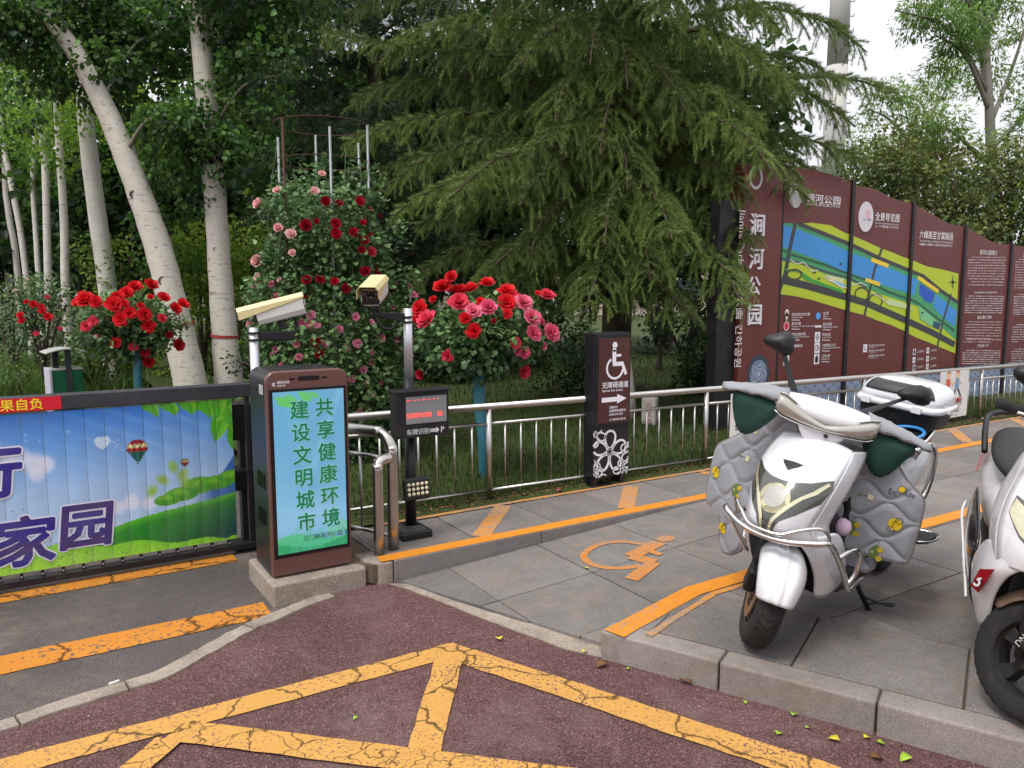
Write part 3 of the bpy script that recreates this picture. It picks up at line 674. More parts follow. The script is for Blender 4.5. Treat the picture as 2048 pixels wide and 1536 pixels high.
c = L2(c, (.30, .78, .50), ((t < .085 + .03 * np.sin(u * 5 + .5)) * .85)); c = L2(c, (.16, .60, .38), (t < .05 + .03 * np.sin(u * 4 + 2.6)) * .7)
for bx_, bw, bh in [(.20, .05, .13), (.27, .06, .16), (.36, .05, .12), (.44, .07, .14), (.55, .05, .11), (.62, .06, .13)]:
    c = L2(c, (.33, .75, .62), ((np.abs(u - bx_) < bw / 2) & (t < bh)) * .45)
for tx, tr, tz in [(.78, .085, .095), (.93, .11, .12)]:
    c = L2(c, (.48, .85, .62), ((((u - tx) / 1) ** 2 + ((t - tz) * 2.28) ** 2) < tr ** 2) * .55); c = L2(c, (.30, .70, .45), ((np.abs(u - tx) < .012) & (t < tz)) * .7)
for cx, cz, L_, w, a in [(.02, .97, .30, .06, -.5), (.16, .985, .30, .07, -.8), (.34, .995, .26, .06, -.6), (.05, .93, .2, .05, .1), (.48, .99, .2, .04, -.5)]:
    dx = u - cx; dz = (t - cz) * 2.28; x_ = dx * math.cos(a) + dz * math.sin(a); z_ = -dx * math.sin(a) + dz * math.cos(a); q = x_ / L_
    c = L2(c, (.42, .82, .42), ((q > 0) & (q < 1) & (np.abs(z_) < w * np.sin(np.pi * np.clip(q, 0, 1)))) * .85)
c = np.clip(c, 0, 1).reshape(-1, 3); cl = np.where(c <= .04045, c / 12.92, ((c + .055) / 1.055) ** 2.4)
V = np.stack([S, 0 * S + KY0 - .0042, Zg], -1).reshape(-1, 3); F = [(j * ns + k, j * ns + k + 1, (j + 1) * ns + k + 1, (j + 1) * ns + k) for j in range(nz - 1) for k in range(ns - 1)]
me = bpy.data.meshes.new('screen'); me.from_pydata([tuple(v) for v in V], [], F); me.materials.append(MATS['lit_screen'])
a = me.attributes.new('ink', 'FLOAT_COLOR', 'POINT'); a.data.foreach_set('color', np.c_[cl, np.ones(len(cl))].astype('f').ravel())
scr = bpy.data.objects.new('screen', me); COL.objects.link(scr); scr.parent = kiosk; scr.matrix_parent_inverse = Matrix.Translation(-Vector(kiosk.location))
ik = Ink((0, KY0 - .0045, 0))
for colx, chars in ((1.118, '建设文明城市'), (1.252, '共享健康环境')):
    for i, ch in enumerate(chars):
        xx = colx + .004 * i; zz = .975 - .1215 * i - (0 if colx > 1.2 else .004)
        ik.k = 1; ik.text(ch, xx - .003, zz, .103, '#a8e6d8', .040); ik.k = 3.2; ik.text(ch, xx - .003, zz, .103, '#0b7d58', .022)
ik.k = 3; ik.text('三门峡涧河公园 宣', 1.165, .302, .031, '#24323c', .006)
o = ik.build('screen_lettering', kiosk, 'lit_screen'); o.matrix_parent_inverse = Matrix.Translation(-Vector(kiosk.location))
ik = Ink((0, KY0 - .0005, 0)); ik.text('C', 1.03, 1.140, .026, '#efeff2', .02).text('A', 1.036, 1.142, .016, '#efeff2', .02); ik.text('德安科技', 1.056, 1.152, .0165, '#efeff2', .012).text('CHI AN', 1.056, 1.137, .013, '#efeff2', .02)
ik.build('logo', kiosk).matrix_parent_inverse = Matrix.Translation(-Vector(kiosk.location))
fbuild(MB().prism([(1.175 + dx + r * math.cos(a), KY0 - .0006, 1.172 + r * math.sin(a)) for dx, r, a0 in ((0.095, .012, -90), (0, .012, 90)) for a in [R(a0 + 30 * i) for i in range(7)]], (0, .002, 0)), 'sensor_slot', 'screen_frame', kiosk, False)
for cx_ in (1.135, 1.307): fbuild(MB().prism([(cx_ + dx + .0055 * math.cos(a), KY0 - .0006, 1.172 + .0055 * math.sin(a)) for dx, a0 in ((.010, -90), (-.010, 90)) for a in [R(a0 + 45 * i) for i in range(5)]], (0, .002, 0)), 'sensor_slot', 'screen_frame', kiosk, False)
ik = Ink((KX0 + .0015, 0, 0), S=(0, -1, 0), T=(0, 0, 1), N=(-1, 0, 0)); ik.rect(-4.12, 1.09, -4.045, 1.14, '#cfcfd0'); ik.up()
for i in range(6): ik.rect(-4.115, 1.095 + i * .0072, -4.05, 1.098 + i * .0072, '#6b6b70')
ik.build('data_plate', kiosk).matrix_parent_inverse = Matrix.Translation(-Vector(kiosk.location))
for zc in (.42, .62):
    for i in range(5): fbuild(MB().box((KX0, 4.08 + i * .034, zc + .0), (.006, .007, .085), Matrix.Rotation(R(8), 3, 'X')), 'vent_slot', 'screen_frame', kiosk, False)
fbuild(MB().cyl((1.2, 4.1, KZ1 - .004), (1.2, 4.1, KZ1 + .006), .012), 'lifting_eye', 'dark_plastic', kiosk)

# ---------------------------------------------------------------- plate-recognition post
PX_, PY_ = 1.915, 4.24
post = empty('parking_display_post', (PX_, PY_, PZ), 0, 'black post with a red dot display, lamp panel and cream camera on a silver pole', 'display post')
pb = lambda b, n, m, sm=False, **k: fbuild(b, n, m, post, sm, **k)
pb(MB().b2((PX_ - .10, PY_ - .10, PZ), (PX_ + .10, PY_ + .10, PZ + .045)), 'base', 'dark_plastic', bevel=.008)
pb(MB().loft([[(PX_ + sx * w, PY_ + sy * w, PZ + h) for sx, sy in ((-1, -1), (1, -1), (1, 1), (-1, 1))] for w, h in ((.085, .045), (.05, .072))]), 'base_cover', 'dark_plastic', bevel=.004)
pb(MB().cyl((PX_, PY_, PZ + .06), (PX_, PY_, .80), .034, 20), 'column', 'black_steel', True)
DX0, DX1, DY0, DZ0, DZ1 = 1.775, 2.115, 4.10, .765, 1.045
dy = DY0 + .0
pb(MB().b2((DX0, dy, DZ0), (DX1, dy + .11, DZ1)), 'display_box', 'black_steel', bevel=.01, seg=3)
pb(MB().b2((DX0 - .008, dy - .02, DZ1 - .008), (DX1 + .008, dy + .11, DZ1 + .004)), 'rain_hood', 'black_steel', bevel=.003)
simple('led_panel', '#85868a', .35, 0, .1, 80)
pb(MB().b2((DX0 + .055, dy - .003, DZ0 + .085), (DX1 - .02, dy + .01, DZ1 - .035)), 'led_panel', 'led_panel')
m_, nt_, b_ = new_mat('red_led'); b_.inputs['Base Color'].default_value = (.9, .05, .04, 1); b_.inputs['Emission Color'].default_value = (1, .10, .07, 1); b_.inputs['Emission Strength'].default_value = .9
b = MB(); r0 = random.Random(3)
for row, zc, hh, xs_ in ((0, DZ1 - .055, 1, (0.065, .08, .11, .135, .165, .18, .205, .235, .26)), (1, DZ1 - .135, 4, [.062 + i * .0077 for i in range(32)])):
    for xx in xs_:
        if row == 1 and r0.random() < .22: continue
        for j in range(hh):
            if row == 1 and r0.random() < .15: continue
            b.box((DX0 + xx + r0.uniform(-.001, .001), dy - .0036, zc - j * .0075 + r0.uniform(-.001, .001)), (.0060 if row else .011, .001, .0055))
o = pb(b, 'red_dots', 'red_led'); o['kind'] = 'stuff'
ik = Ink((0, dy - .0012, 0)); ik.text('车牌识别', DX0 + .055, DZ0 + .022, .038, '#dcdde0', .004)
for i in range(4): ik.rect(DX0 + .212 + i * .0105, DZ0 + .025, DX0 + .219 + i * .0105, DZ0 + .047, '#dcdde0')
ik.poly([(DX0 + .252, DZ0 + .018), (DX0 + .270, DZ0 + .036), (DX0 + .252, DZ0 + .054)], '#dcdde0'); ik.text('P', DX0 + .278, DZ0 + .019, .05, '#dcdde0', .004)
ik.build('display_lettering', post).matrix_parent_inverse = Matrix.Translation(-Vector(post.location))
lx, lz, ly = PX_ + .005, .44, PY_ - .075
Mt = Matrix.Rotation(R(-8), 3, 'X')
pb(MB().box((lx, ly, lz), (.175, .035, .14), Mt), 'lamp_panel', 'dark_plastic', bevel=.016, seg=3)
for j in range(3):
    for i in range(5):
        c_ = Vector((lx - .058 + i * .029, ly - .019, lz - .029 + j * .029)); c_ = Vector((lx, ly, lz)) + Mt @ (c_ - Vector((lx, ly, lz)))
        pb(MB().cyl(c_, c_ + Vector((0, -.006, 0)), .0105, 12), 'lamp_bead', 'led_white', True)
pb(MB().cyl((PX_, PY_ - .03, lz), (PX_, PY_ - .06, lz), .012), 'lamp_bracket', 'dark_plastic', True)
pb(MB().cyl((PX_, PY_ - .0, .78), (PX_, PY_, 1.11), .030, 18), 'collar', 'black_steel', True)
pb(MB().cyl((PX_, PY_, 1.10), (PX_, PY_, 1.525), .0265, 20), 'pole', 'brushed_pole', True)
ik = Ink((PX_, PY_ - .027, 0)); ik.text('人民', -.014, 1.235, .02, '#8a8a90'); ik.build('pole_sticker', post).matrix_parent_inverse = Matrix.Translation(-Vector(post.location))
def bullet_camera(root, M, front=True):
    """housing with sloping sun shield; local x = looking direction, z up, origin under the housing"""
    T = lambda b: (setattr(b, 'v', [tuple(M @ Vector(q)) for q in b.v]), b)[1]
    inv = Matrix.Translation(-Vector(root.location))
    def add(b, n, m, sm=False, parent=root, **k):
        o = T(b).build(n, m, parent, smooth=sm, **k); o.matrix_parent_inverse = inv if parent is root else Matrix.Identity(4); return o
    L_ = .30
    sec = lambda x, w, h, z: [(x, -w * .78, z), (x, w * .78, z), (x, w, z + h * .3), (x, w, z + h), (x, -w, z + h), (x, -w, z + h * .3)]
    hsg = add(MB().loft([sec(-L_ / 2, .058, .108, 0), sec(L_ / 2 - .02, .055, .098, .004)]), 'camera_housing', 'cam_white', bevel=.006)
    add(MB().prism([(L_ / 2 - .021, -.05, .012), (L_ / 2 - .021, .05, .012), (L_ / 2 - .021, .05, .094), (L_ / 2 - .021, -.05, .094)], (.004, 0, 0)), 'camera_window', 'lens_glass')
    add(MB().cyl((L_ / 2 - .018, 0, .05), (L_ / 2 - .006, 0, .05), .026, 18), 'lens', 'lens_glass', True)
    for sy in (-.034, .034): add(MB().cyl((L_ / 2 - .018, sy, .074), (L_ / 2 - .012, sy, .074), .008, 10), 'infrared_lamp', 'led_panel', True)
    ring = lambda x, w, h, d: [(x, -w, h - d), (x, -w, h), (x, -w * .72, h + .022), (x, w * .72, h + .022), (x, w, h), (x, w, h - d)]
    inner = lambda x, w, h, d: [(x, -w + .004, h - d), (x, -w + .004, h - .002), (x, -w * .70, h + .018), (x, w * .70, h + .018), (x, w - .004, h - .002), (x, w - .004, h - d)]
    A, B = (-L_ / 2 - .012, .063, .108, .010), (L_ / 2 + .075, .063, .112, .050)
    bb = MB(); Vv = ring(*A) + ring(*B) + inner(*A) + inner(*B); Fc = []
    for k in range(5): Fc += [(k, k + 1, k + 7, k + 6), (k + 12, k + 18, k + 19, k + 13), (k, k + 12, k + 13, k + 1), (k + 6, k + 7, k + 19, k + 18)]
    Fc += [(0, 6, 18, 12), (5, 17, 23, 11)]; add(bb.add(Vv, Fc), 'sun_shield', 'cam_cream', bevel=.002)
    add(MB().box((-L_ / 2 - .003, 0, .09), (.008, .03, .03)).box((-L_ / 2 - .010, .004, .065), (.008, .014, .03)), 'latch', 'brushed_pole', bevel=.002)
    add(MB().cyl((0, 0, -.05), (0, 0, .004), .024, 14).box((0, 0, -.045), (.06, .05, .02)), 'swivel', 'dark_plastic', bevel=.003)
# camera 2: looks towards the road, to the camera-left
arm_z = 1.49
pb(MB().prism([(PX_ - .02, PY_ - .012, arm_z - .05), (PX_ - .02, PY_ - .012, arm_z + .006), (PX_ - .215, PY_ + .03, arm_z + .016), (PX_ - .215, PY_ + .03, arm_z - .004), (PX_ - .15, PY_ + .017, arm_z - .02)], (.01, .05, 0)), 'camera_arm', 'black_steel', bevel=.004)
for dz in (-.015, -.045): pb(MB().tube(arc((PX_, PY_, arm_z + dz), .030, 0, 2 * math.pi, (1, 0, 0), (0, 1, 0), 20)[:-1], .006, 6, closed=True), 'clamp_band', 'black_steel', True)
pb(MB().tube(smooth_path([(PX_ - .05, PY_ + .02, arm_z - .04), (PX_ - .10, PY_ + .02, arm_z - .085), (PX_ - .16, PY_ + .03, arm_z - .07), (PX_ - .19, PY_ + .04, arm_z + .0), (PX_ - .19, PY_ + .04, arm_z + .07)], 6), .010, 8), 'cable_hose', 'dark_plastic', True)
bullet_camera(post, Matrix.Translation((PX_ - .185, PY_ + .05, arm_z + .075)) @ Matrix.Rotation(R(238), 4, 'Z') @ Matrix.Rotation(R(12), 4, 'Y'))
# camera 1 on its own pole behind the kiosk
CX, CY = 1.105, 4.62
cp = empty('camera_pole', (CX, CY, 0), 0, 'silver pole behind the kiosk with a cream camera seen from behind', 'camera')
cb = lambda b, n, m, sm=False, **k: fbuild(b, n, m, cp, sm, **k)
cb(MB().cyl((CX, CY, 0), (CX, CY, 1.415), .0265, 20), 'pole', 'brushed_pole', True)
cb(MB().b2((CX + .02, CY - .02, 1.335), (CX + .235, CY + .03, 1.39)), 'camera_arm', 'black_steel', bevel=.006)
for dz in (1.345, 1.385): cb(MB().tube(arc((CX, CY, dz), .030, 0, 2 * math.pi, (1, 0, 0), (0, 1, 0), 20)[:-1], .006, 6, closed=True), 'clamp_band', 'black_steel', True)
cb(MB().tube(smooth_path([(CX + .12, CY, 1.345), (CX + .2, CY, 1.345), (CX + .245, CY, 1.39), (CX + .25, CY, 1.45), (CX + .22, CY, 1.49)], 6), .010, 8), 'cable_hose', 'dark_plastic', True)
bullet_camera(cp, Matrix.Translation((CX + .165, CY + .01, 1.455)) @ Matrix.Rotation(R(166), 4, 'Z') @ Matrix.Rotation(R(15), 4, 'Y'))
# ================================================================= SIGNS AND MAP BOARD
def pinv(o, root): o.matrix_parent_inverse = Matrix.Translation(-Vector(root.location)); return o
# ---------------------------------------------------------------- barrier-free access sign
AY = 4.555; AX0, AX1, AZ0, AZ1 = 3.575, 3.925, .20, 1.315
acc = empty('access_sign', (3.74, AY + .1, PZ), 0, 'upright brown wheelchair access sign in a black frame with a white flower panel', 'sign')
ab = lambda b, n, m, sm=False, **k: fbuild(b, n, m, acc, sm, **k)
ab(MB().b2((AX0, AY, AZ0), (AX1, AY + .12, AZ1)), 'case', 'black_steel', bevel=.006)
ab(MB().b2((AX0 + .012, AY - .012, .60), (AX1 - .002, AY - .0005, AZ1 - .012)), 'panel_frame', 'black_steel', bevel=.003)
ab(MB().b2((AX0 + .030, AY - .018, .625), (AX1 - .018, AY - .0125, AZ1 - .04)), 'sign_panel', 'sign_brown', bevel=.002)
for x_ in (AX0 + .03, AX1 - .05):
    for y_ in (AY + .03, AY + .09): ab(MB().b2((x_ - .02, y_ - .02, PZ), (x_ + .02, y_ + .02, AZ0 + .005)), 'leg', 'black_steel')
ab(MB().b2((AX0 - .01, AY - .01, PZ - .0), (AX1 - .16, AY + .06, PZ + .012)), 'foot_plate', 'black_steel')
ik = Ink((AX0, AY - .0183, 0)); W = '#eceaf2'; cx = .178
# wheelchair pictogram
ik.disc(cx + .005, 1.222, .024, .024, W); ik.line([(cx, 1.185), (cx, 1.085)], .036, W); ik.disc(cx, 1.187, .018, .018, W, 14)
ik.k += .2; ik.line([(cx, 1.142), (cx + .068, 1.142)], .020, W); ik.k += .2; ik.line([(cx - .014, 1.077), (cx + .085, 1.077)], .032, W); ik.k += .2; ik.line([(cx + .075, 1.09), (cx + .118, .992)], .027, W)
ik.k += .2; ik.ring(cx + .008, 1.045, .078, .078, .018, W, 36, R(118), R(352)); pinv(ik.build('wheelchair_symbol', acc), acc); ik = Ink((AX0, AY - .0183, 0))
ik.text('无障碍通道', .062, .898, .052, W, .014); ik.text('Barrier free access', .066, .868, .0262, W, .012); pinv(ik.build('sign_title', acc), acc); ik = Ink((AX0, AY - .0183, 0))
ik.line([(.062, .806), (.215, .806)], .036, W); ik.k += .2; ik.poly([(.212, .770), (.305, .807), (.212, .845)], W); pinv(ik.build('arrow_symbol', acc), acc); ik = Ink((AX0, AY - .0183, 0))
for tx_, z_, s_ in (('温馨提示:', .737, .021), ('如需帮助请致电', .708, .0235), ('0398-5181300', .681, .0235), ('三门峡涧河公园 宣', .642, .020)): ik = Ink((AX0, AY - .0183, 0)); ik.text(tx_, .135, z_, s_, W, .01); pinv(ik.build('text_line', acc), acc)
# pierced flower panel: raised white outline flowers on black
fl = MB(); fy = AY - .004
def flower(cx, cz, r, rot, petals=5, clipx=(AX0 + .004, AX1 - .004), clipz=(AZ0 + .004, .575)):
    def tubeclip(pts, w):
        run = []
        for p in pts + [None]:
            if p is not None and clipx[0] <= p[0] <= clipx[1] and clipz[0] <= p[1] <= clipz[1]: run.append(p)
            else:
                if len(run) > 1:
                    V = []
                    for i, q in enumerate(run):
                        d = Vector(run[min(i + 1, len(run) - 1)]) - Vector(run[max(i - 1, 0)]); d.normalize(); n = Vector((-d.y, d.x)) * w / 2
                        for yy in (fy, fy + .006): V += [(q[0] + n.x, yy, q[1] + n.y), (q[0] - n.x, yy, q[1] - n.y)]
                    F = []
                    for i in range(len(run) - 1):
                        a = 4 * i; c = a + 4; F += [(a, a + 1, c + 1, c), (a, c, c + 2, a + 2), (a + 1, a + 3, c + 3, c + 1)]
                    fl.add(V, F)
                run = []
    tubeclip([(cx + r * .15 * math.cos(t), cz + r * .15 * math.sin(t)) for t in np.linspace(0, 6.283, 20)], r * .08)
    for k in range(petals):
        a = rot + k * 2 * math.pi / petals; pts = []
        for t in np.linspace(0, 2 * math.pi, 30):
            u_ = r * (.58 + .42 * math.cos(t)); v_ = r * .30 * math.sin(t) * (1.0 + .25 * math.cos(t))
            pts.append((cx + u_ * math.cos(a) - v_ * math.sin(a), cz + u_ * math.sin(a) + v_ * math.cos(a)))
        tubeclip(pts, r * .10)
flower(3.735, .395, .165, R(88)); flower(AX0 + .02, .545, .10, R(50)); flower(3.86, .235, .085, R(30)); flower(AX1 + .01, .38, .095, R(80)); flower(3.62, .20, .085, R(70)); flower(AX0, .28, .07, R(20)); flower(3.95, .27, .08, R(100))
o = ab(fl, 'flower_fretwork', 'white_print', fix=False)
# ---------------------------------------------------------------- park map board
BY = 5.60; PWD = 1.2295; BX0 = float(PY(1555, 600, BY)[0]); BX = [BX0 + i * PWD for i in range(5)]
board = empty('park_map_board', (BX0 + 2, BY + .08, .14), 0, 'long brown park map board with wavy top, title column and coloured river map', 'map board')
bb_ = lambda b, n, m, sm=False, **k: fbuild(b, n, m, board, sm, **k)
def zat(u, v): return float(PY(u, v, BY)[2])
tops = [[zat(1562, 330), zat(1600, 335), zat(1640, 345), zat(1688, 362)], [zat(1703, 372), zat(1730, 375), zat(1770, 395), zat(1808, 405)], [zat(1822, 408), zat(1850, 425), zat(1880, 445), zat(1920, 452)], [zat(1932, 455), zat(1955, 470), zat(1985, 486), zat(2018, 489)], [zat(2026, 490), zat(2040, 493), zat(2060, 497), zat(2080, 500)]]
inks = []
for i in range(5):
    x0, x1 = BX0 + i * PWD + .03, BX0 + (i + 1) * PWD - .03
    xt = [x0, x0 + (x1 - x0) * .3, x0 + (x1 - x0) * .66, x1]
    cur = smooth_path([(a, 0, z) for a, z in zip(xt, tops[i])], 5)
    bb_(MB().prism([(x0, BY, .62), (x1, BY, .62)] + [(q.x, BY, q.z) for q in reversed(cur)], (0, .09, 0)), 'panel', 'board_brown', bevel=.004)
    bb_(MB().b2((x0 - .002, BY + .01, .12), (x1 + .002, BY + .08, .615)), 'base_panel', 'board_slate')
    bb_(MB().b2((x0 - .062, BY - .02, .1), (x0 - .003, BY + .11, max(tops[i][0], tops[i - 1][3] if i else 0) + .02)), 'divider_post', 'black_steel', bevel=.003)
# title column
tx0, tx1 = float(PY(1473, 600, BY)[0]), BX0 - .045
tz1 = zat(1500, 330)
bb_(MB().b2((tx0, BY - .05, .1), (tx1, BY + .14, tz1)), 'title_column', 'board_brown', bevel=.006)
bb_(MB().b2((tx0 - .28, BY + .0, .1), (tx0 - .004, BY + .13, zat(1460, 400))), 'side_column', 'black_steel', bevel=.006)
ty = BY - .05
for ch, (u0, v0, v1) in zip('涧河公园', [(1498, 428, 473), (1496, 497, 540), (1493, 555, 592), (1493, 610, 652)]):
    a = PY(u0, v1, ty); h = abs(zat(u0, v0) - zat(u0, v1)); 
    V, F = text_geo(ch, h * 1.08, res=3)
    b = MB(); n = len(V); e = h * .012
    for kx_, kz_ in ((0, 0), (e, e * .2), (-e, -e * .2), (0, e), (0, -e)):
        off = .0001 * len(b.v) / max(1, n)
        b.add([(a[0] - .01 + x * .98 + kx_, ty - .018 - off, a[2] + .03 + y * 1.0 + kz_) for x, y in V] + [(a[0] - .01 + x * .98 + kx_, ty - .001, a[2] + .03 + y + kz_) for x, y in V], [tuple(f) for f in F] + [tuple(i + n for i in f) for f in F])
        # side walls of the raised letter
        cnt = {}
        for f in F:
            for i in range(len(f)):
                k_ = (f[i], f[(i + 1) % len(f)]); cnt[frozenset(k_)] = cnt.get(frozenset(k_), 0) + 1
        o_ = len(b.v) - 2 * n
        for f in F:
            for i in range(len(f)):
                p_, q_ = f[i], f[(i + 1) % len(f)]
                if cnt[frozenset((p_, q_))] == 1: b.f.append((o_ + p_, o_ + q_, o_ + q_ + n, o_ + p_ + n)); b.m.append(0)
    bb_(b, 'raised_letter', 'white_print', fix=False)
ik = Ink((0, ty, 0)); a = PY(1484, 425, ty)
zc_ = a[2] + .03
for wd in ('Jianhe Park', '涧河公園', '간하공원'):
    ik = Ink((0, ty, 0)); ik.text(wd, a[0] - .03, zc_, .118, '#e6dfe0', .006, rot=R(-90), sx=1.06); zc_ -= max(p[0] for p in text_geo(wd, .118, res=2)[0]) * 1.06 + .06; pinv(ik.build('column_word', board), board)
ik = Ink((0, ty, 0))
# rose emblem at the foot of the column
e = PY(1517, 748, ty); ik.disc(e[0], e[2] - .0, .175, .21, '#34404f'); ik.up()
ik.disc(e[0], e[2], .135, .15, '#8593a8'); 
for k, (rr, cc) in enumerate([(.12, '#5f6f86'), (.105, '#93a2b6'), (.08, '#5f6f86'), (.066, '#93a2b6'), (.04, '#5f6f86'), (.028, '#a9b6c6')]): ik.up(.4); ik.poly([(e[0] + rr * (1 + .10 * math.sin(5 * t + k)) * math.cos(t), e[2] + rr * (1.05 + .10 * math.sin(5 * t + k)) * math.sin(t)) for t in np.linspace(0, 6.283, 40)[:-1]], cc)
pinv(ik.build('rose_emblem', board), board); ik = Ink((0, ty, 0)); e = PY(1512, 355, ty); ik.disc(e[0], e[2], .10, .12, '#cfd2da'); ik.up().disc(e[0], e[2], .075, .09, '#6a3330')
pinv(ik.build('round_emblem', board), board)
# map ribbon over panels 1..3, drawn in board coordinates through the sight lines of its corners
def B(u, v): p_ = PY(u, v, BY); return (float(p_[0]), float(p_[2]))
Z6 = lambda x, y: B(1440 + x / 3.072, 300 + y / 3.072)          # from the enlarged view of the board
mk = Ink((0, BY, 0))
def ribbon(us, ya, yb, col):
    A_ = [Z6(x, y) for x, y in ya]; Bq = [Z6(x, y) for x, y in yb]; mk.poly(A_ + Bq[::-1], col)
top = [(362, 447), (470, 455), (560, 447), (680, 462), (765, 508), (800, 520), (880, 555), (990, 605), (1060, 630), (1130, 660), (1170, 672), (1270, 715), (1370, 735), (1465, 760)]
bot = [(350, 885), (450, 895), (560, 920), (660, 950), (760, 980), (830, 1000), (890, 1015), (960, 1045), (1050, 1075), (1130, 1110), (1200, 1150), (1280, 1180), (1360, 1215), (1445, 1250)]
ribbon(None, top, bot, '#b9cc2c'); mk.up()
ribbon(None, [(362, 447), (460, 452), (620, 515), (780, 580), (960, 660), (1130, 735), (1230, 780), (1340, 860), (1460, 945)], [(358, 680), (500, 700), (640, 760), (790, 800), (900, 850), (1000, 890), (1130, 930), (1210, 960), (1300, 1030), (1350, 1080), (1450, 1170)], '#46a069'); mk.up()
ribbon(None, [(362, 452), (456, 478), (620, 545), (780, 620), (960, 690), (1130, 765), (1220, 800)], [(360, 585), (430, 610), (560, 660), (640, 690), (790, 760), (900, 800), (1000, 830), (1130, 870), (1190, 895)], '#3f95dc')
ribbon(None, [(1228, 820), (1275, 850), (1320, 880)], [(1222, 880), (1260, 930), (1300, 945)], '#1f58c0'); ribbon(None, [(1325, 885), (1380, 930), (1455, 990)], [(1308, 960), (1350, 1010), (1440, 1085)], '#3f95dc'); mk.up()
for pts, w, c_ in [([(462, 452), (425, 620), (400, 760), (355, 885)], 22, '#3f3f42'), ([(995, 603), (950, 730), (915, 880), (888, 1015)], 16, '#3f3f42'), ([(1420, 885), (1380, 1010), (1335, 1205)], 15, '#3f3f42'), ([(480, 452), (640, 515), (800, 580), (980, 665), (1150, 735), (1250, 775), (1350, 860), (1460, 935)], 17, '#3f3f42'),
                   ([(380, 798), (520, 830), (660, 870), (800, 910), (900, 940), (1000, 985), (1150, 1050), (1300, 1120), (1440, 1195)], 30, '#3c3c40'), ([(360, 600), (430, 640), (560, 680), (630, 700), (760, 750), (900, 800), (1030, 870), (1200, 930), (1290, 1000), (1440, 1110)], 10, '#2f5f46'), ([(355, 660), (480, 690), (640, 745), (790, 785), (900, 840)], 8, '#48525a')]:
    mk.line([Z6(*q) for q in pts], w / 3.072 * .0052 * 1.6, c_); mk.up(.4)
for pts, c_ in [([(385, 735), (490, 755), (520, 800), (640, 840), (750, 880), (752, 860), (640, 820), (560, 790), (500, 745), (410, 730)], '#3aa33a'), ([(930, 660), (1035, 700), (1030, 725), (925, 685)], '#f0d23a'), ([(895, 785), (985, 815), (978, 838), (888, 806)], '#f0d23a'), ([(1215, 770), (1345, 860), (1335, 880), (1212, 795)], '#f0d23a'), ([(1215, 950), (1330, 1050), (1310, 1090), (1230, 1040)], '#7cc48a'), ([(1020, 910), (1160, 950), (1185, 985), (1030, 950)], '#c9dca0'), ([(640, 765), (760, 790), (750, 850), (680, 810)], '#d7dca6'), ([(700, 800), (770, 830), (760, 850), (690, 815)], '#7fb6e0'), ([(1310, 1050), (1355, 1065), (1345, 1105), (1305, 1085)], '#2d4f6a')]:
    mk.poly([Z6(*q) for q in pts], c_); mk.up(.3)
for cx_, cy_, rx_, ry_ in [(870, 885, 42, 40), (955, 925, 40, 40), (455, 765, 45, 30)]:
    mk.line([Z6(cx_ + rx_ * math.cos(t), cy_ + ry_ * math.sin(t)) for t in np.linspace(0, 6.28, 24)], .022, '#4d5038'); mk.up(.2)
for pts in ([(430, 675), (470, 700), (510, 690), (540, 720), (560, 745), (600, 740)], [(630, 770), (660, 800), (700, 810), (740, 840), (800, 850)], [(790, 810), (820, 830), (860, 815), (900, 835)], [(935, 880), (980, 900), (1010, 930), (1040, 950)]): mk.line([Z6(*q) for q in pts], .012, '#e4e3d2'); mk.up(.2)
for q in [(578, 752), (605, 790), (740, 700), (1240, 1000)]: mk.line([Z6(q[0] - 8, q[1]), Z6(q[0] + 8, q[1])], .02, '#2f4030')
cc = (1428, 812)
for dx, dy in ((0, 48), (0, -48), (34, 0), (-34, 0)): mk.poly([Z6(cc[0] + dx, cc[1] + dy), Z6(cc[0] + 6 * (dy != 0), cc[1] + 6 * (dx != 0)), Z6(cc[0] - 6 * (dy != 0), cc[1] - 6 * (dx != 0))], '#5c7a2a')
def T6(s_, x, y, h, col='#e6dfe0', bold=.008, sx=1.0):
    q = Z6(x, y); mk.k += .1; mk.text(s_, q[0], q[1], h / 3.072 * .0052 * 1.0, col, bold, sx=sx)
PXM = .0052 / 3.072
def T7(s_, x, y, x2, hpx, col='#e9e3e4', bold=.010):
    """text from zoomed (x,y) baseline, fitted to end at x2"""
    q = Z6(x, y); e_ = Z6(x2, y); top_ = Z6(x, y - hpx); size = (top_[1] - q[1]) * 1.15
    V, F = text_geo(s_, size, res=2); w = max(a for a, _ in V); mk.k += .1; mk.text(s_, q[0], q[1], size, col, bold, sx=(e_[0] - q[0]) / w)
mk.k = 6
T7('涧河公园', 525, 312, 738, 48, bold=.02); T7('Jianhe Park 澗河公園 간하공원', 518, 335, 735, 20)
q = Z6(462, 282); mk.disc(q[0], q[1], .11, .13, '#d9d7dc')
q = Z6(898, 416); mk.disc(q[0], q[1], .155, .19, '#4a2a2c'); mk.up(.5).disc(q[0] - .01, q[1] + .01, .145, .175, '#dcd7de'); mk.up(.5)
for k in range(5): mk.disc(q[0] + .03 + .03 * math.cos(k * 1.25), q[1] + .045 + .03 * math.sin(k * 1.25), .024, .028, '#e3b3c4', 10); mk.up(.2)
T7('三门峡', 874, 432, 925, 14, '#6a6a8c')
T7('全景导览图', 950, 428, 1100, 48, bold=.014); T7('Panoramic Guided Map of Scenic Spot', 950, 452, 1098, 12); T7('パノラマ案内図  전경 안내도', 950, 474, 1095, 16)
T7('六峰路至甘棠路段', 1222, 538, 1430, 46, bold=.014); T7('The section from Liufeng Road to Gantang Road', 1222, 562, 1427, 15); T7('六峰路から甘棠路へ 육봉로부터감당로까지구간', 1220, 585, 1425, 16)
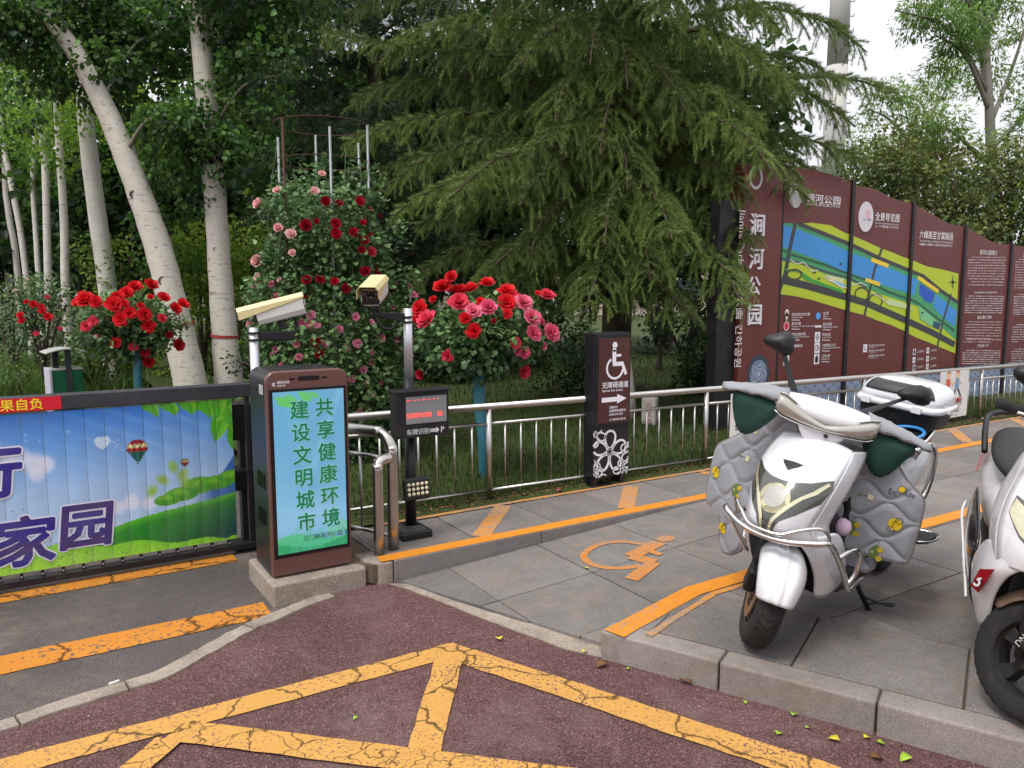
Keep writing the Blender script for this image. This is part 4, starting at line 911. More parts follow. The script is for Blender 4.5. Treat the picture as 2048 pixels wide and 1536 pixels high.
for x, y, big, sm in [(437, 1018, '您目前所在的位置', 'Present Place'), (437, 1074, '景点位置', 'Position of the Scenic Spot'), (437, 1140, '诚信主题公园', 'Integrity Theme Park'), (452, 1212, '樱桑田', ''), (630, 1010, '水域', 'Water'), (628, 1078, '观光线路', 'Sightseeing route'), (624, 1142, '荷花池', 'Lotus Pond'), (622, 1208, '六峰路出入口', 'Liufeng Road Entrance'), (620, 1274, '卫生间', 'Restrooms')]:
    n_ = len(big); T7(big, x, y, x + 14 * n_ if n_ > 3 else x + 17 * n_, 17, bold=.012)
    if sm: T7(sm, x, y + 15, x + 5.4 * len(sm), 12); mk.line([Z6(x, y + 26), Z6(x + 50, y + 27)], .012, '#c9bcbc')
q = Z6(408, 1012); mk.disc(q[0], q[1] + .02, .034, .04, '#efe9ea'); mk.poly([(q[0] - .03, q[1] + .01), (q[0] + .03, q[1] + .01), (q[0], q[1] - .075)], '#efe9ea'); mk.up(.3).disc(q[0], q[1] + .02, .016, .018, '#6a3330')
q = Z6(405, 1082); mk.disc(q[0], q[1], .048, .052, '#d9b6bc'); mk.up(.3).disc(q[0], q[1], .034, .038, '#d3304a'); q = Z6(600, 1019); mk.disc(q[0], q[1], .045, .04, '#58a4e8')
q = Z6(600, 1084); mk.rect(q[0] - .06, q[1] - .012, q[0] + .06, q[1] + .012, '#e9e3e4')
def icon(x, y, w=34, kind=0):
    q = Z6(x, y); s_ = w * PXM * 1.65; mk.k = 6; mk.rect(q[0] - s_ * .5, q[1] - s_ * .62, q[0] + s_ * .5, q[1] + s_ * .62, '#e9e5e8'); mk.up(.4); d = '#3a2a30'
    if kind == 0: mk.disc(q[0], q[1], s_ * .25, s_ * .32, d); mk.up(.2).disc(q[0], q[1] + s_ * .08, s_ * .12, s_ * .2, '#e9e5e8')
    elif kind == 1: [mk.disc(q[0] + a * s_, q[1] + b2 * s_, s_ * .12, s_ * .14, d, 12) for a, b2 in ((0, .28), (-.2, 0), (.2, -.02), (-.02, -.28))]
    elif kind == 2: [mk.rect(q[0] + a * s_ - s_ * .1, q[1] - s_ * .4, q[0] + a * s_ + s_ * .1, q[1] + s_ * .25, d) or mk.disc(q[0] + a * s_, q[1] + s_ * .38, s_ * .08, s_ * .1, d, 10) for a in (-.2, .2)]; mk.rect(q[0] - .012, q[1] - s_ * .5, q[0] + .012, q[1] + s_ * .5, d)
    elif kind == 3: mk.rect(q[0] - s_ * .3, q[1] - s_ * .35, q[0] + s_ * .15, q[1] + s_ * .35, d); mk.up(.2).rect(q[0] - s_ * .2, q[1] - s_ * .25, q[0] + s_ * .05, q[1] + s_ * .25, '#e9e5e8'); mk.up(.2).poly([(q[0], q[1] - s_ * .06), (q[0] + s_ * .2, q[1] - s_ * .06), (q[0] + s_ * .2, q[1] - s_ * .18), (q[0] + s_ * .4, q[1]), (q[0] + s_ * .2, q[1] + s_ * .18), (q[0] + s_ * .2, q[1] + s_ * .06), (q[0], q[1] + s_ * .06)], d)
    elif kind == 4: mk.line([(q[0] - s_ * .2, q[1] + s_ * .35), (q[0] - s_ * .25, q[1]), (q[0] + s_ * .15, q[1] - s_ * .38)], s_ * .16, d)
icon(405, 1155, 34, 0); icon(405, 1222, 34, 1); icon(405, 1290, 34, 0); icon(597, 1150, 34, 1); icon(595, 1216, 34, 3); icon(592, 1284, 34, 2)
icon(890, 1218, 28, 4); icon(1192, 1240, 22, 2); icon(1275, 1232, 22, 3); icon(1190, 1290, 22, 0); icon(1273, 1283, 22, 1); icon(1190, 1337, 22, 2); icon(1272, 1330, 22, 3)
mk.k = 6
for y, t_ in ((1208, '投诉电话: (0398) 5181300'), (1240, '咨询电话: (0398) 2832317'), (1272, '救援报警: (0398) 2797367')): T7(t_, 910, y, 1008, 13, bold=.006); T7('Complaint Tel', 910, y + 10, 960, 7, bold=0)
for x, y, t_ in ((1212, 1245, '应急厕所'), (1292, 1238, '应急医疗'), (1210, 1292, '应急指挥'), (1290, 1288, '应急供水'), (1208, 1340, '应急供电'), (1288, 1335, '应急棚宿')): T7(t_, x, y, x + 38, 15, '#cfc4c6', bold=.004)
T7('涧河公园简介', 1592, 640, 1702, 28, bold=.014); T7('Introduction to Jianhe Park', 1560, 880, 1700, 16); T7('澗河公園のご案内', 1577, 1038, 1665, 20); T7('간하공원 소개', 1575, 1212, 1645, 18); T7('涧', 1858, 655, 1895, 30)
def paragraph(x0, x1, y0, n, dy, slope, tight=1.0, seed=0):
    r_ = random.Random(seed)
    for i in range(n):
        y = y0 + i * dy; x = x0 + (20 if i == 0 else 0) - i * .9; xe = x1 - (r_.choice((0, 0, 0, 60)) if i == n - 1 else 0) - i * .9
        while x < xe - 4:
            w = r_.uniform(6, 17) * tight; x2 = min(x + w, xe); f = lambda xx: y + (xx - x0) * slope
            mk.poly([Z6(x, f(x) + 6.2), Z6(x2, f(x2) + 6.2), Z6(x2, f(x2)), Z6(x, f(x))], r_.choice(('#b9a5a6', '#a48d8f', '#c6b6b7'))); x = x2 + r_.uniform(1.5, 4)
mk.k = 6
paragraph(1525, 1757, 655, 9, 16.6, .012, 1, 1); paragraph(1520, 1745, 806, 2, 19, .012, 1, 2); paragraph(1507, 1742, 894, 8, 14.5, .012, 1.6, 3); paragraph(1505, 1730, 1052, 7, 17, .012, 1, 4); paragraph(1495, 1725, 1160, 2, 15, .012, 1, 5); paragraph(1490, 1722, 1228, 7, 13.5, .012, 1.4, 6)
paragraph(1815, 1900, 668, 12, 16, .01, 1, 7); paragraph(1805, 1900, 884, 10, 13.6, .01, 1.5, 8); paragraph(1795, 1900, 1070, 8, 15, .01, 1, 9); paragraph(1790, 1900, 1220, 9, 14, .01, 1, 10)
pinv(mk.build('map_print', board), board)
# seigaiha waves on the slate base: rings of pale print
wv = Ink((0, BY + .0098, 0))
xw0, xw1 = BX0 + .04, BX0 + 5 * PWD
row = 0; z_ = .55
while z_ > .12:
    x_ = xw0 + (.085 if row % 2 else 0); 
    while x_ < xw1:
        wv.k = 1 + row * .9; wv.poly([(x_ + .088 * math.cos(a), z_ + .062 * math.sin(a)) for a in np.linspace(0, math.pi, 14)] + [(x_ - .088, z_ - .05), (x_ + .088, z_ - .05)], '#5c6e8a')
        for j, rr in enumerate((.080, .055, .030)): wv.k += .1; wv.line([(x_ + rr * math.cos(a), z_ + rr * .7 * math.sin(a)) for a in np.linspace(0, math.pi, 12)], .008, '#b4c0d2')
        x_ += .17
    z_ -= .052; row += 1
pinv(wv.build('wave_print', board), board)
# ---------------------------------------------------------------- notices tied to the fence
def notice(x0, x1, z0, z1, label, draw):
    n = empty('fence_notice', ((x0 + x1) / 2, FY - .04, z0), 0, label, 'notice', 'white notices on the fence')
    fbuild(MB().prism([(x0, FY - .036, z0 + .02), (x0 + .015, FY - .036, z0), (x1, FY - .036, z0 + .008), (x1, FY - .036, z1), (x0, FY - .036, z1)], (0, .006, 0)), 'board', 'poster_white', n, False)
    for x_ in (x0 + .05, x1 - .05): fbuild(MB().tube(arc((x_, FY, ftop(x_) - .15), .03, 0, 2 * math.pi, (0, 1, 0), (0, 0, 1), 14)[:-1], .003, 5, closed=True), 'cable_tie', 'dark_plastic', n)
    ik = Ink((x0, FY - .0362, z0)); draw(ik, x1 - x0, z1 - z0); pinv(ik.build('notice_print', n), n)
def draw_people(ik, w, h):
    for ox, shirt, leg, hair in ((.26, '#d2453f', '#2c2c34', '#b08a5a'), (.58, '#6f9cc4', '#30405c', '#c07a5c')):
        x = ox * w; y = h * .62
        ik.line([(x - .01, y + .02), (x - .055, y - .07), (x - .05, y - .13)], .028, leg); ik.up(.1).line([(x + .005, y + .02), (x + .06, y - .05), (x + .095, y - .10)], .028, leg); ik.up(.2)
        ik.poly([(x - .04, y), (x + .04, y), (x + .05, y + .11), (x - .035, y + .12)], shirt); ik.up(.2); ik.line([(x + .03, y + .09), (x + .10, y + .05)], .016, '#e0b090'); ik.up(.1).line([(x - .02, y + .09), (x - .09, y + .04)], .016, '#e0b090')
        ik.up(.2).disc(x + .01, y + .16, .042, .045, '#e6bfa0'); ik.up(.2).poly([(x + .01 + .044 * math.cos(a), y + .168 + .044 * math.sin(a)) for a in np.linspace(.2, 2.9, 10)], hair)
    ik.text('文明健身', .30 * w, h * .28, .072, '#3a3438').text('不扰民', .30 * w, h * .13, .082, '#3a3438', .01); ik.line([(.3 * w, h * .06), (.7 * w, h * .06)], .01, '#b0aca8')
def draw_animals(ik, w, h):
    ik.disc(.5 * w, h * .62, .14, .13, '#cfe0a0'); ik.up()
    for ox, c_ in ((.40, '#3c3430'), (.60, '#c8853c')): ik.disc(ox * w, h * .62, .05, .065, c_); ik.disc(ox * w - .03, h * .70, .018, .024, c_, 10); ik.disc(ox * w + .03, h * .70, .018, .024, c_, 10); ik.up(.3).disc(ox * w, h * .58, .022, .026, '#efe6d8', 12); ik.up(.2)
    ik.text('让你', .12 * w, h * .25, .085, '#3a3438', .01)
xx = [float(PY(u, 780, FY - .036)[0]) for u in (1463, 1512, 1880, 1936)]
notice(xx[0], xx[1] + .12, .30, .735, 'white notice with two small animals tied to the fence behind the near scooter', draw_animals)
notice(xx[2], xx[3], .21, .745, 'white notice with two cartoon runners tied to the fence beyond the top box', draw_people)
# ================================================================= PLANTS
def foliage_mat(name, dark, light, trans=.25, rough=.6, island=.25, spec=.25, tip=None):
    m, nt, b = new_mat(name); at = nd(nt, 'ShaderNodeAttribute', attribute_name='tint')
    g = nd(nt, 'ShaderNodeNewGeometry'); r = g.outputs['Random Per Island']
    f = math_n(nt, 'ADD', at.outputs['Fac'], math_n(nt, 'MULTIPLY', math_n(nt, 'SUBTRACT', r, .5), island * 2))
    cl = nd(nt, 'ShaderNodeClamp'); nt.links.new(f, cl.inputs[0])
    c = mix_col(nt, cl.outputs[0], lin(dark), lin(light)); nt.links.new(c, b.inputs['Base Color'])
    b.inputs['Roughness'].default_value = rough; b.inputs['Specular IOR Level'].default_value = spec
    if trans:
        tr = nd(nt, 'ShaderNodeBsdfTranslucent'); nt.links.new(mix_col(nt, .5, c, lin(light)), tr.inputs['Color'])
        mx = nd(nt, 'ShaderNodeMixShader'); mx.inputs[0].default_value = trans
        nt.links.new(b.outputs[0], mx.inputs[1]); nt.links.new(tr.outputs[0], mx.inputs[2]); nt.links.new(mx.outputs[0], nt.nodes['Material Output'].inputs['Surface'])
    return m
def mesh_np(name, V, F, mat, tint=None, parent=None, smooth=False):
    V = np.asarray(V, 'f'); F = np.asarray(F, 'i'); me = bpy.data.meshes.new(name); n, k = F.shape
    me.vertices.add(len(V)); me.vertices.foreach_set('co', V.ravel()); me.loops.add(n * k); me.loops.foreach_set('vertex_index', F.ravel())
    me.polygons.add(n); me.polygons.foreach_set('loop_start', np.arange(0, n * k, k, dtype='i')); me.polygons.foreach_set('loop_total', np.full(n, k, 'i'))
    if smooth: me.polygons.foreach_set('use_smooth', np.ones(n, bool))
    me.materials.append(MATS[mat])
    if tint is not None: a = me.attributes.new('tint', 'FLOAT', 'POINT'); a.data.foreach_set('value', np.asarray(tint, 'f'))
    me.update(calc_edges=True); o = bpy.data.objects.new(name, me); COL.objects.link(o)
    if parent is not None: o.parent = parent; o.matrix_parent_inverse = Matrix.Translation(-Vector(parent.location))
    return o
def frames(D, roll=None, up=(0, 0, 1)):
    """rotation matrices whose x axis is D, z axis near 'up' turned by roll"""
    D = np.asarray(D, float); D = D / np.maximum(np.linalg.norm(D, axis=1, keepdims=True), 1e-9)
    U = np.broadcast_to(np.asarray(up, float), D.shape).copy(); U += rng.normal(0, .02, D.shape)
    Y = np.cross(U, D); Y /= np.maximum(np.linalg.norm(Y, axis=1, keepdims=True), 1e-9); Z = np.cross(D, Y)
    if roll is not None: c, s = np.cos(roll)[:, None], np.sin(roll)[:, None]; Y, Z = Y * c + Z * s, Z * c - Y * s
    return np.stack([D, Y, Z], -1)
def scatter(tv, tf, P, Rm, S):
    P = np.asarray(P, float); S = np.broadcast_to(np.asarray(S, float).reshape(-1, 1, 1) if np.ndim(S) else np.full((1, 1, 1), S), (len(P), 1, 1))
    V = P[:, None, :] + S * np.einsum('nij,kj->nki', Rm, tv); n, k = V.shape[:2]
    F = (np.asarray(tf)[None] + (np.arange(n) * k)[:, None, None]).reshape(-1, len(tf[0])); return V.reshape(-1, 3), F
def leaf_template(w=.8, fold=.12, tip=1.0, curl=.15):
    tv = np.array([(0, 0, 0), (.35, w / 2, fold), (.35, -w / 2, fold), (.45, 0, 0), (.75, w * .33, fold * .7 - curl * .4), (.75, -w * .33, fold * .7 - curl * .4), (tip, 0, -curl)])
    tf = [(0, 3, 1), (0, 2, 3), (3, 4, 1), (3, 2, 5), (3, 6, 4), (3, 5, 6)]
    return tv, tf
LEAF4 = (np.array([(0, 0, 0), (.45, .36, .10), (1, 0, -.12), (.45, -.36, .10)]), [(0, 1, 2), (0, 2, 3)])
LANCE = (np.array([(0, 0, 0), (.4, .15, .04), (1, 0, -.12), (.4, -.15, .04)]), [(0, 1, 2), (0, 2, 3)])
ROUND = leaf_template(.82, .08, 1.0, .12)
def unit(n):
    d = rng.normal(0, 1, (n, 3)); return d / np.linalg.norm(d, axis=1, keepdims=True)
LEAFK = 4.2
def leaf_cloud(centers, radii, per, size, tmpl, droop=.5, shell=.75, squash=.75):
    """leaves through clumps: centres (N,3), radius each; more towards the outside"""
    P, Dv, T = [], [], []
    for c, r in zip(centers, radii):
        n = int(per * LEAFK * (r ** 2))
        d = unit(n); rr = r * (shell + (1 - shell) * rng.random(n)) ** .6 * (.75 + .35 * rng.random(n)); off = d * rr[:, None]; off[:, 2] *= squash
        P.append(np.asarray(c) + off); dd = d + rng.normal(0, .7, (n, 3)); dd[:, 2] -= droop; Dv.append(dd)
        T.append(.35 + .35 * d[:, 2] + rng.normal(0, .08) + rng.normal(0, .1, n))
    P = np.concatenate(P); Dv = np.concatenate(Dv); T = np.concatenate(T)
    V, F = scatter(tmpl[0], tmpl[1], P, frames(Dv, rng.uniform(-1.2, 1.2, len(P))), size * rng.uniform(.65, 1.25, len(P)))
    return V, F, np.repeat(T, len(tmpl[0]))
foliage_mat('poplar_leaf', '#1f3320', '#5f8a3c', .35, .5, .3)
foliage_mat('poplar_leaf_light', '#46702a', '#9cc04a', .4, .55, .35)
foliage_mat('cedar_needle', '#0e1a12', '#7d924e', .12, .6, .12)
foliage_mat('cedar_needle_dark', '#101c14', '#4c6440', .10, .65, .12)
foliage_mat('rose_leaf', '#26452a', '#84a866', .25, .42, .30, .4)
foliage_mat('shrub_leaf', '#233a17', '#7f9c3c', .35, .55, .3)
foliage_mat('bright_leaf', '#41651f', '#a3c04c', .4, .55, .3)
foliage_mat('dark_leaf', '#152615', '#486a34', .25, .6, .3)
foliage_mat('ash_leaf', '#3c6128', '#9fc06a', .4, .5, .3)
foliage_mat('photinia_leaf', '#33502a', '#8a8e4e', .3, .45, .35)
foliage_mat('photinia_red', '#4c4a2c', '#9a7048', .3, .45, .35)
foliage_mat('grass_blade', '#1a2910', '#50692c', .3, .6, .3)
foliage_mat('lily_blade', '#233a1a', '#70903f', .3, .5, .3)
foliage_mat('dry_leaf', '#3b281b', '#8a6644', .1, .8, .5)
def bark_mat(name, base, dark, lent=26, amount=.5, rings=6):
    m, nt, b = new_mat(name); p = pos(nt)
    mp = nd(nt, 'ShaderNodeMapping'); mp.inputs['Scale'].default_value = (1, 1, 5.5); nt.links.new(p, mp.inputs['Vector'])
    n1 = tex_noise(nt, lent * .38, 4, .65, mp.outputs[0], .3); n2 = tex_noise(nt, 3.5, 5, .6, p)
    c = mix_col(nt, n2, tuple(x * .72 for x in lin(base)), lin(base))
    lf = ramp(nt, n1, .60, .67); c = mix_col(nt, math_n(nt, 'MULTIPLY', lf, amount), c, lin(dark))
    mp2 = nd(nt, 'ShaderNodeMapping'); mp2.inputs['Scale'].default_value = (.6, .6, 12); nt.links.new(p, mp2.inputs['Vector'])
    kn = ramp(nt, tex_noise(nt, 2.0, 3, .6, mp2.outputs[0]), .66, .70); c = mix_col(nt, math_n(nt, 'MULTIPLY', kn, .55), c, lin(dark))
    blot = ramp(nt, tex_noise(nt, 7, 6, .7, p, .8), .60, .72); c = mix_col(nt, math_n(nt, 'MULTIPLY', blot, .35), c, lin(dark))
    nt.links.new(c, b.inputs['Base Color']); b.inputs['Roughness'].default_value = .85
    bump(nt, b, math_n(nt, 'SUBTRACT', n2, lf), .5, .012); return m
bark_mat('poplar_bark', '#c9c2b6', '#4a3d33', 26, .8); bark_mat('poplar_bark_white', '#d2cec4', '#4e463c', 26, .5)
bark_mat('dark_bark', '#4a3c30', '#241a14', 20, .6); bark_mat('grey_bark', '#8a857a', '#3c342c', 20, .5)
simple('red_band_paint', '#a3302c', .7, 0, .2, 20); simple('blue_wrap', '#2e6f7e', .6, 0, .18, 14, bmp=.3); simple('stem_green', '#4a5a34', .7, 0, .2, 20)
simple('knot', '#5f5246', .9, 0, .3, 20)
def trunk_tube(b, pts, radii, n=14, wob=.06, sub=4):
    P = smooth_path(pts, sub); L_ = len(P); rr = [float(np.interp(i / (L_ - 1), np.linspace(0, 1, len(radii)), radii)) for i in range(L_)]
    T0 = len(b.v); b.tube(P, rr, n)
    for i in range(T0, len(b.v)):
        k = (i - T0) // n; c = P[min(k, L_ - 1)]; v = Vector(b.v[i]); f = 1 + wob * math.sin(k * 1.7 + (i % n) * .9) * .5 + random.uniform(-wob, wob) * .25
        b.v[i] = tuple(c + (v - c) * f)
    return b
def tree(name, base, label, cat='tree', group=None): return empty(name, tuple(base), 0, label, cat, group)
def tpart(b, n, m, root, sm=True): return fbuild(b, n, m, root, sm)

# ---------------------------------------------------------------- the two near poplars
def poplar(pix, widths, D, label, seed, band=None, knots=()):
    P = [PD(u, v, D) for u, v in pix]; P.insert(0, np.array([P[0][0] + .0, P[0][1], .02])) if P[0][2] > .05 else None
    rad = [w / 2 * D / FPX for w in widths]; rad = [rad[0]] + rad if len(rad) < len(P) else rad
    t = tree('poplar_tree', (P[0][0], P[0][1], 0), label)
    b = trunk_tube(MB(), [tuple(p) for p in P], rad, 20, .05, 6); tpart(b, 'trunk', 'poplar_bark', t)
    for u, v, s_ in knots:
        c = PD(u, v, D); d = Vector((-ray(u, v)[0], -ray(u, v)[1], 0)).normalized()
        w = float(np.interp(v, [q[1] for q in pix][::-1], widths[::-1])) / 2 * D / FPX; ce = Vector(c) + d * (w * .96)
        mm = Matrix.Translation(ce) @ d.to_track_quat('Z', 'Y').to_matrix().to_4x4()
        tpart(MB().lathe([(s_ * 1.0, -.01), (s_ * 1.05, .012), (s_ * .8, .02), (s_ * .55, .006), (.001, .002)], 12, mm), 'knot', 'knot', t)
    if band:
        c = PD(band[0], band[1], D); w = band[2] / 2 * D / FPX; tl = Vector((math.sin(R(band[3])) * _rt[0], math.sin(R(band[3])) * _rt[1], math.cos(R(band[3]))))
        tpart(MB().tube([Vector(c) - tl * .018, Vector(c) + tl * .018], w * 1.06, 24, caps=False), 'painted_band', 'red_band_paint', t)
    return t
DP1, DP2 = 10.6, 10.2
pop1 = poplar([(462, 800), (452, 700), (441, 560), (432, 420), (420, 280), (407, 130), (393, -30), (372, -300), (360, -700), (352, -1150)], [60, 51, 45, 43, 41, 40, 37, 32, 24, 12], DP1, 'straight pale poplar trunk with a red painted band beside the rose tower', 1, (450, 672, 52, 4), [(411, 276, .035), (431, 500, .03)])
pop2 = poplar([(388, 800), (366, 700), (343, 600), (318, 500), (284, 400), (246, 300), (205, 205), (150, 105), (88, 20), (-20, -120), (-140, -330), (-220, -560)], [66, 60, 55, 52, 48, 44, 40, 36, 31, 25, 18, 10], DP2, 'leaning grey poplar trunk bending to the upper left behind the red roses', 2, (352, 653, 70, -14), [(326, 562, .06), (268, 392, .055)])
# limbs and hanging leaf clumps
def limbs_leaves(t, specs, D, per, size, mat, name='crown', extra=None):
    b = MB(); C_, R_ = [], []
    for (u0, v0), (u1, v1), dd, ncl, cr in specs:
        a = Vector(PD(u0, v0, D)); e = Vector(PD(u1, v1, D + dd)); mid = a.lerp(e, .5) + Vector((0, 0, .25)); pts = smooth_path([a, mid, e], 6)
        b.tube(pts, [.030 * (1 - i / len(pts)) + .003 for i in range(len(pts))], 8)
        for i in range(ncl):
            q = pts[int((.25 + .75 * random.random()) * (len(pts) - 1))]; C_.append((q.x + random.uniform(-.45, .45), q.y + random.uniform(-.5, .5), q.z + random.uniform(-.65, .25))); R_.append(cr * random.uniform(.6, 1.25))
    for q in extra or []: C_.append(tuple(PD(q[0], q[1], q[2]))); R_.append(q[3] * random.uniform(.8, 1.2))
    tpart(b, 'limb', 'grey_bark', t)
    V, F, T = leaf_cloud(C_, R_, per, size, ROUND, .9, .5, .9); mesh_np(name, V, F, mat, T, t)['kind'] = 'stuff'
limbs_leaves(pop1, [((420, 270), (560, 150), -.6, 9, .42), ((405, 110), (600, 40), .3, 11, .45), ((398, 20), (640, -60), -1.0, 9, .5), ((395, 40), (250, 110), .8, 8, .45), ((425, 330), (330, 380), .9, 7, .4), ((390, -60), (480, -120), -1, 8, .5)], DP1, 240, .085, 'poplar_leaf',
             extra=[(530, 215, 10.2, .30), (480, 330, 11.5, .3), (560, 260, 10.8, .28), (300, 450, 11.6, .34), (310, 520, 11.6, .3), (330, 350, 11.8, .36), (290, 330, 11.5, .3), (345, 430, 11.5, .32), (360, 250, 11.7, .4), (640, 90, 11.5, .3), (500, 60, 11.5, .4), (320, 40, 11.6, .45), (350, 150, 11.8, .4), (440, 20, 12.2, .4), (370, 520, 12, .25)])
limbs_leaves(pop2, [((205, 205), (330, 60), .7, 9, .45), ((150, 105), (60, 30), .6, 10, .5), ((250, 310), (345, 250), -.5, 6, .35), ((88, 20), (220, -40), .6, 10, .5), ((60, -20), (-40, 60), -.6, 8, .5)], DP2, 240, .085, 'poplar_leaf',
             extra=[(60, 150, 11.2, .45), (20, 80, 10.8, .5), (130, 30, 11.2, .4), (250, 90, 11.5, .4), (40, 230, 11.8, .4), (240, 190, 11.2, .35), (110, 170, 12.2, .35)])
# ---------------------------------------------------------------- row of slim poplars on the left
far_specs = [((218, 600), (196, 440), (178, 300), (166, 150), 36, 13.0, 'thickest white trunk of the left poplar row, next to the leaning poplar'), ((131, 580), (128, 440), (119, 300), (112, 160), 16, 14.5, 'slim white poplar trunk just left of the thickest one in the row'),
             ((98, 600), (94, 470), (90, 330), (78, 180), 15, 16.0, 'slender pale poplar standing in the middle of the left row'), ((80, 600), (74, 500), (66, 360), (70, 220), 11, 17.5, 'thin grey poplar stem behind the middle of the row'),
             ((58, 610), (44, 480), (20, 350), (4, 230), 13, 18.5, 'thin pale poplar leaning left near the photo edge'), ((40, 610), (30, 500), (16, 420), (8, 300), 12, 21, 'narrow poplar at the far left edge with crooked top'), ((20, 600), (14, 520), (4, 430), (-2, 300), 14, 23, 'leftmost pale poplar cut by the photo edge'), ((66, 600), (58, 520), (50, 430), (48, 300), 8, 26, 'very thin poplar far down the row')]
for *pts, w, D, lab in far_specs:
    base = PD(*pts[0], D); t = tree('poplar_tree', (base[0], base[1], .05), lab, 'tree', 'slim poplars in the row behind the gate')
    P = [tuple(PD(u, v, D)) for u, v in pts]; P = [(P[0][0], P[0][1], .03)] + P; up_ = PD(pts[-1][0] - 10, -300, D); P.append(tuple(up_))
    r_ = w / 2 * D / FPX; b = trunk_tube(MB(), P, [r_ * 1.15, r_, r_ * .95, r_ * .9, r_ * .8, r_ * .3], 12, .04, 5); tpart(b, 'trunk', 'poplar_bark_white', t)
    b = MB(); C_, R_ = [], []
    for k in range(7):
        z = random.uniform(.30, .95); q = Vector(P[2]).lerp(Vector(P[-1]), z); e = q + Vector((random.uniform(-.9, .9), random.uniform(-.9, .9), random.uniform(.9, 1.8)))
        b.tube(smooth_path([q, q.lerp(e, .4) + Vector((0, 0, -.1)), e], 4), [.04 * D / 14, .035, .03, .028, .024, .02, .016, .012, .01][:9], 6)
    for k in range(16): C_.append(tuple(Vector(P[2]).lerp(Vector(P[-1]), random.uniform(.22, 1)) + Vector((random.uniform(-1.2, 1.2), random.uniform(-1.2, 1.2), random.uniform(-.5, .6))))); R_.append(random.uniform(.45, .8))
    tpart(b, 'limb', 'poplar_bark_white', t); V, F, T = leaf_cloud(C_, R_, 110, .095, LEAF4, .6, .5, .9); mesh_np('crown', V, F, 'poplar_leaf_light' if random.random() < .65 else 'poplar_leaf', T, t)['kind'] = 'stuff'

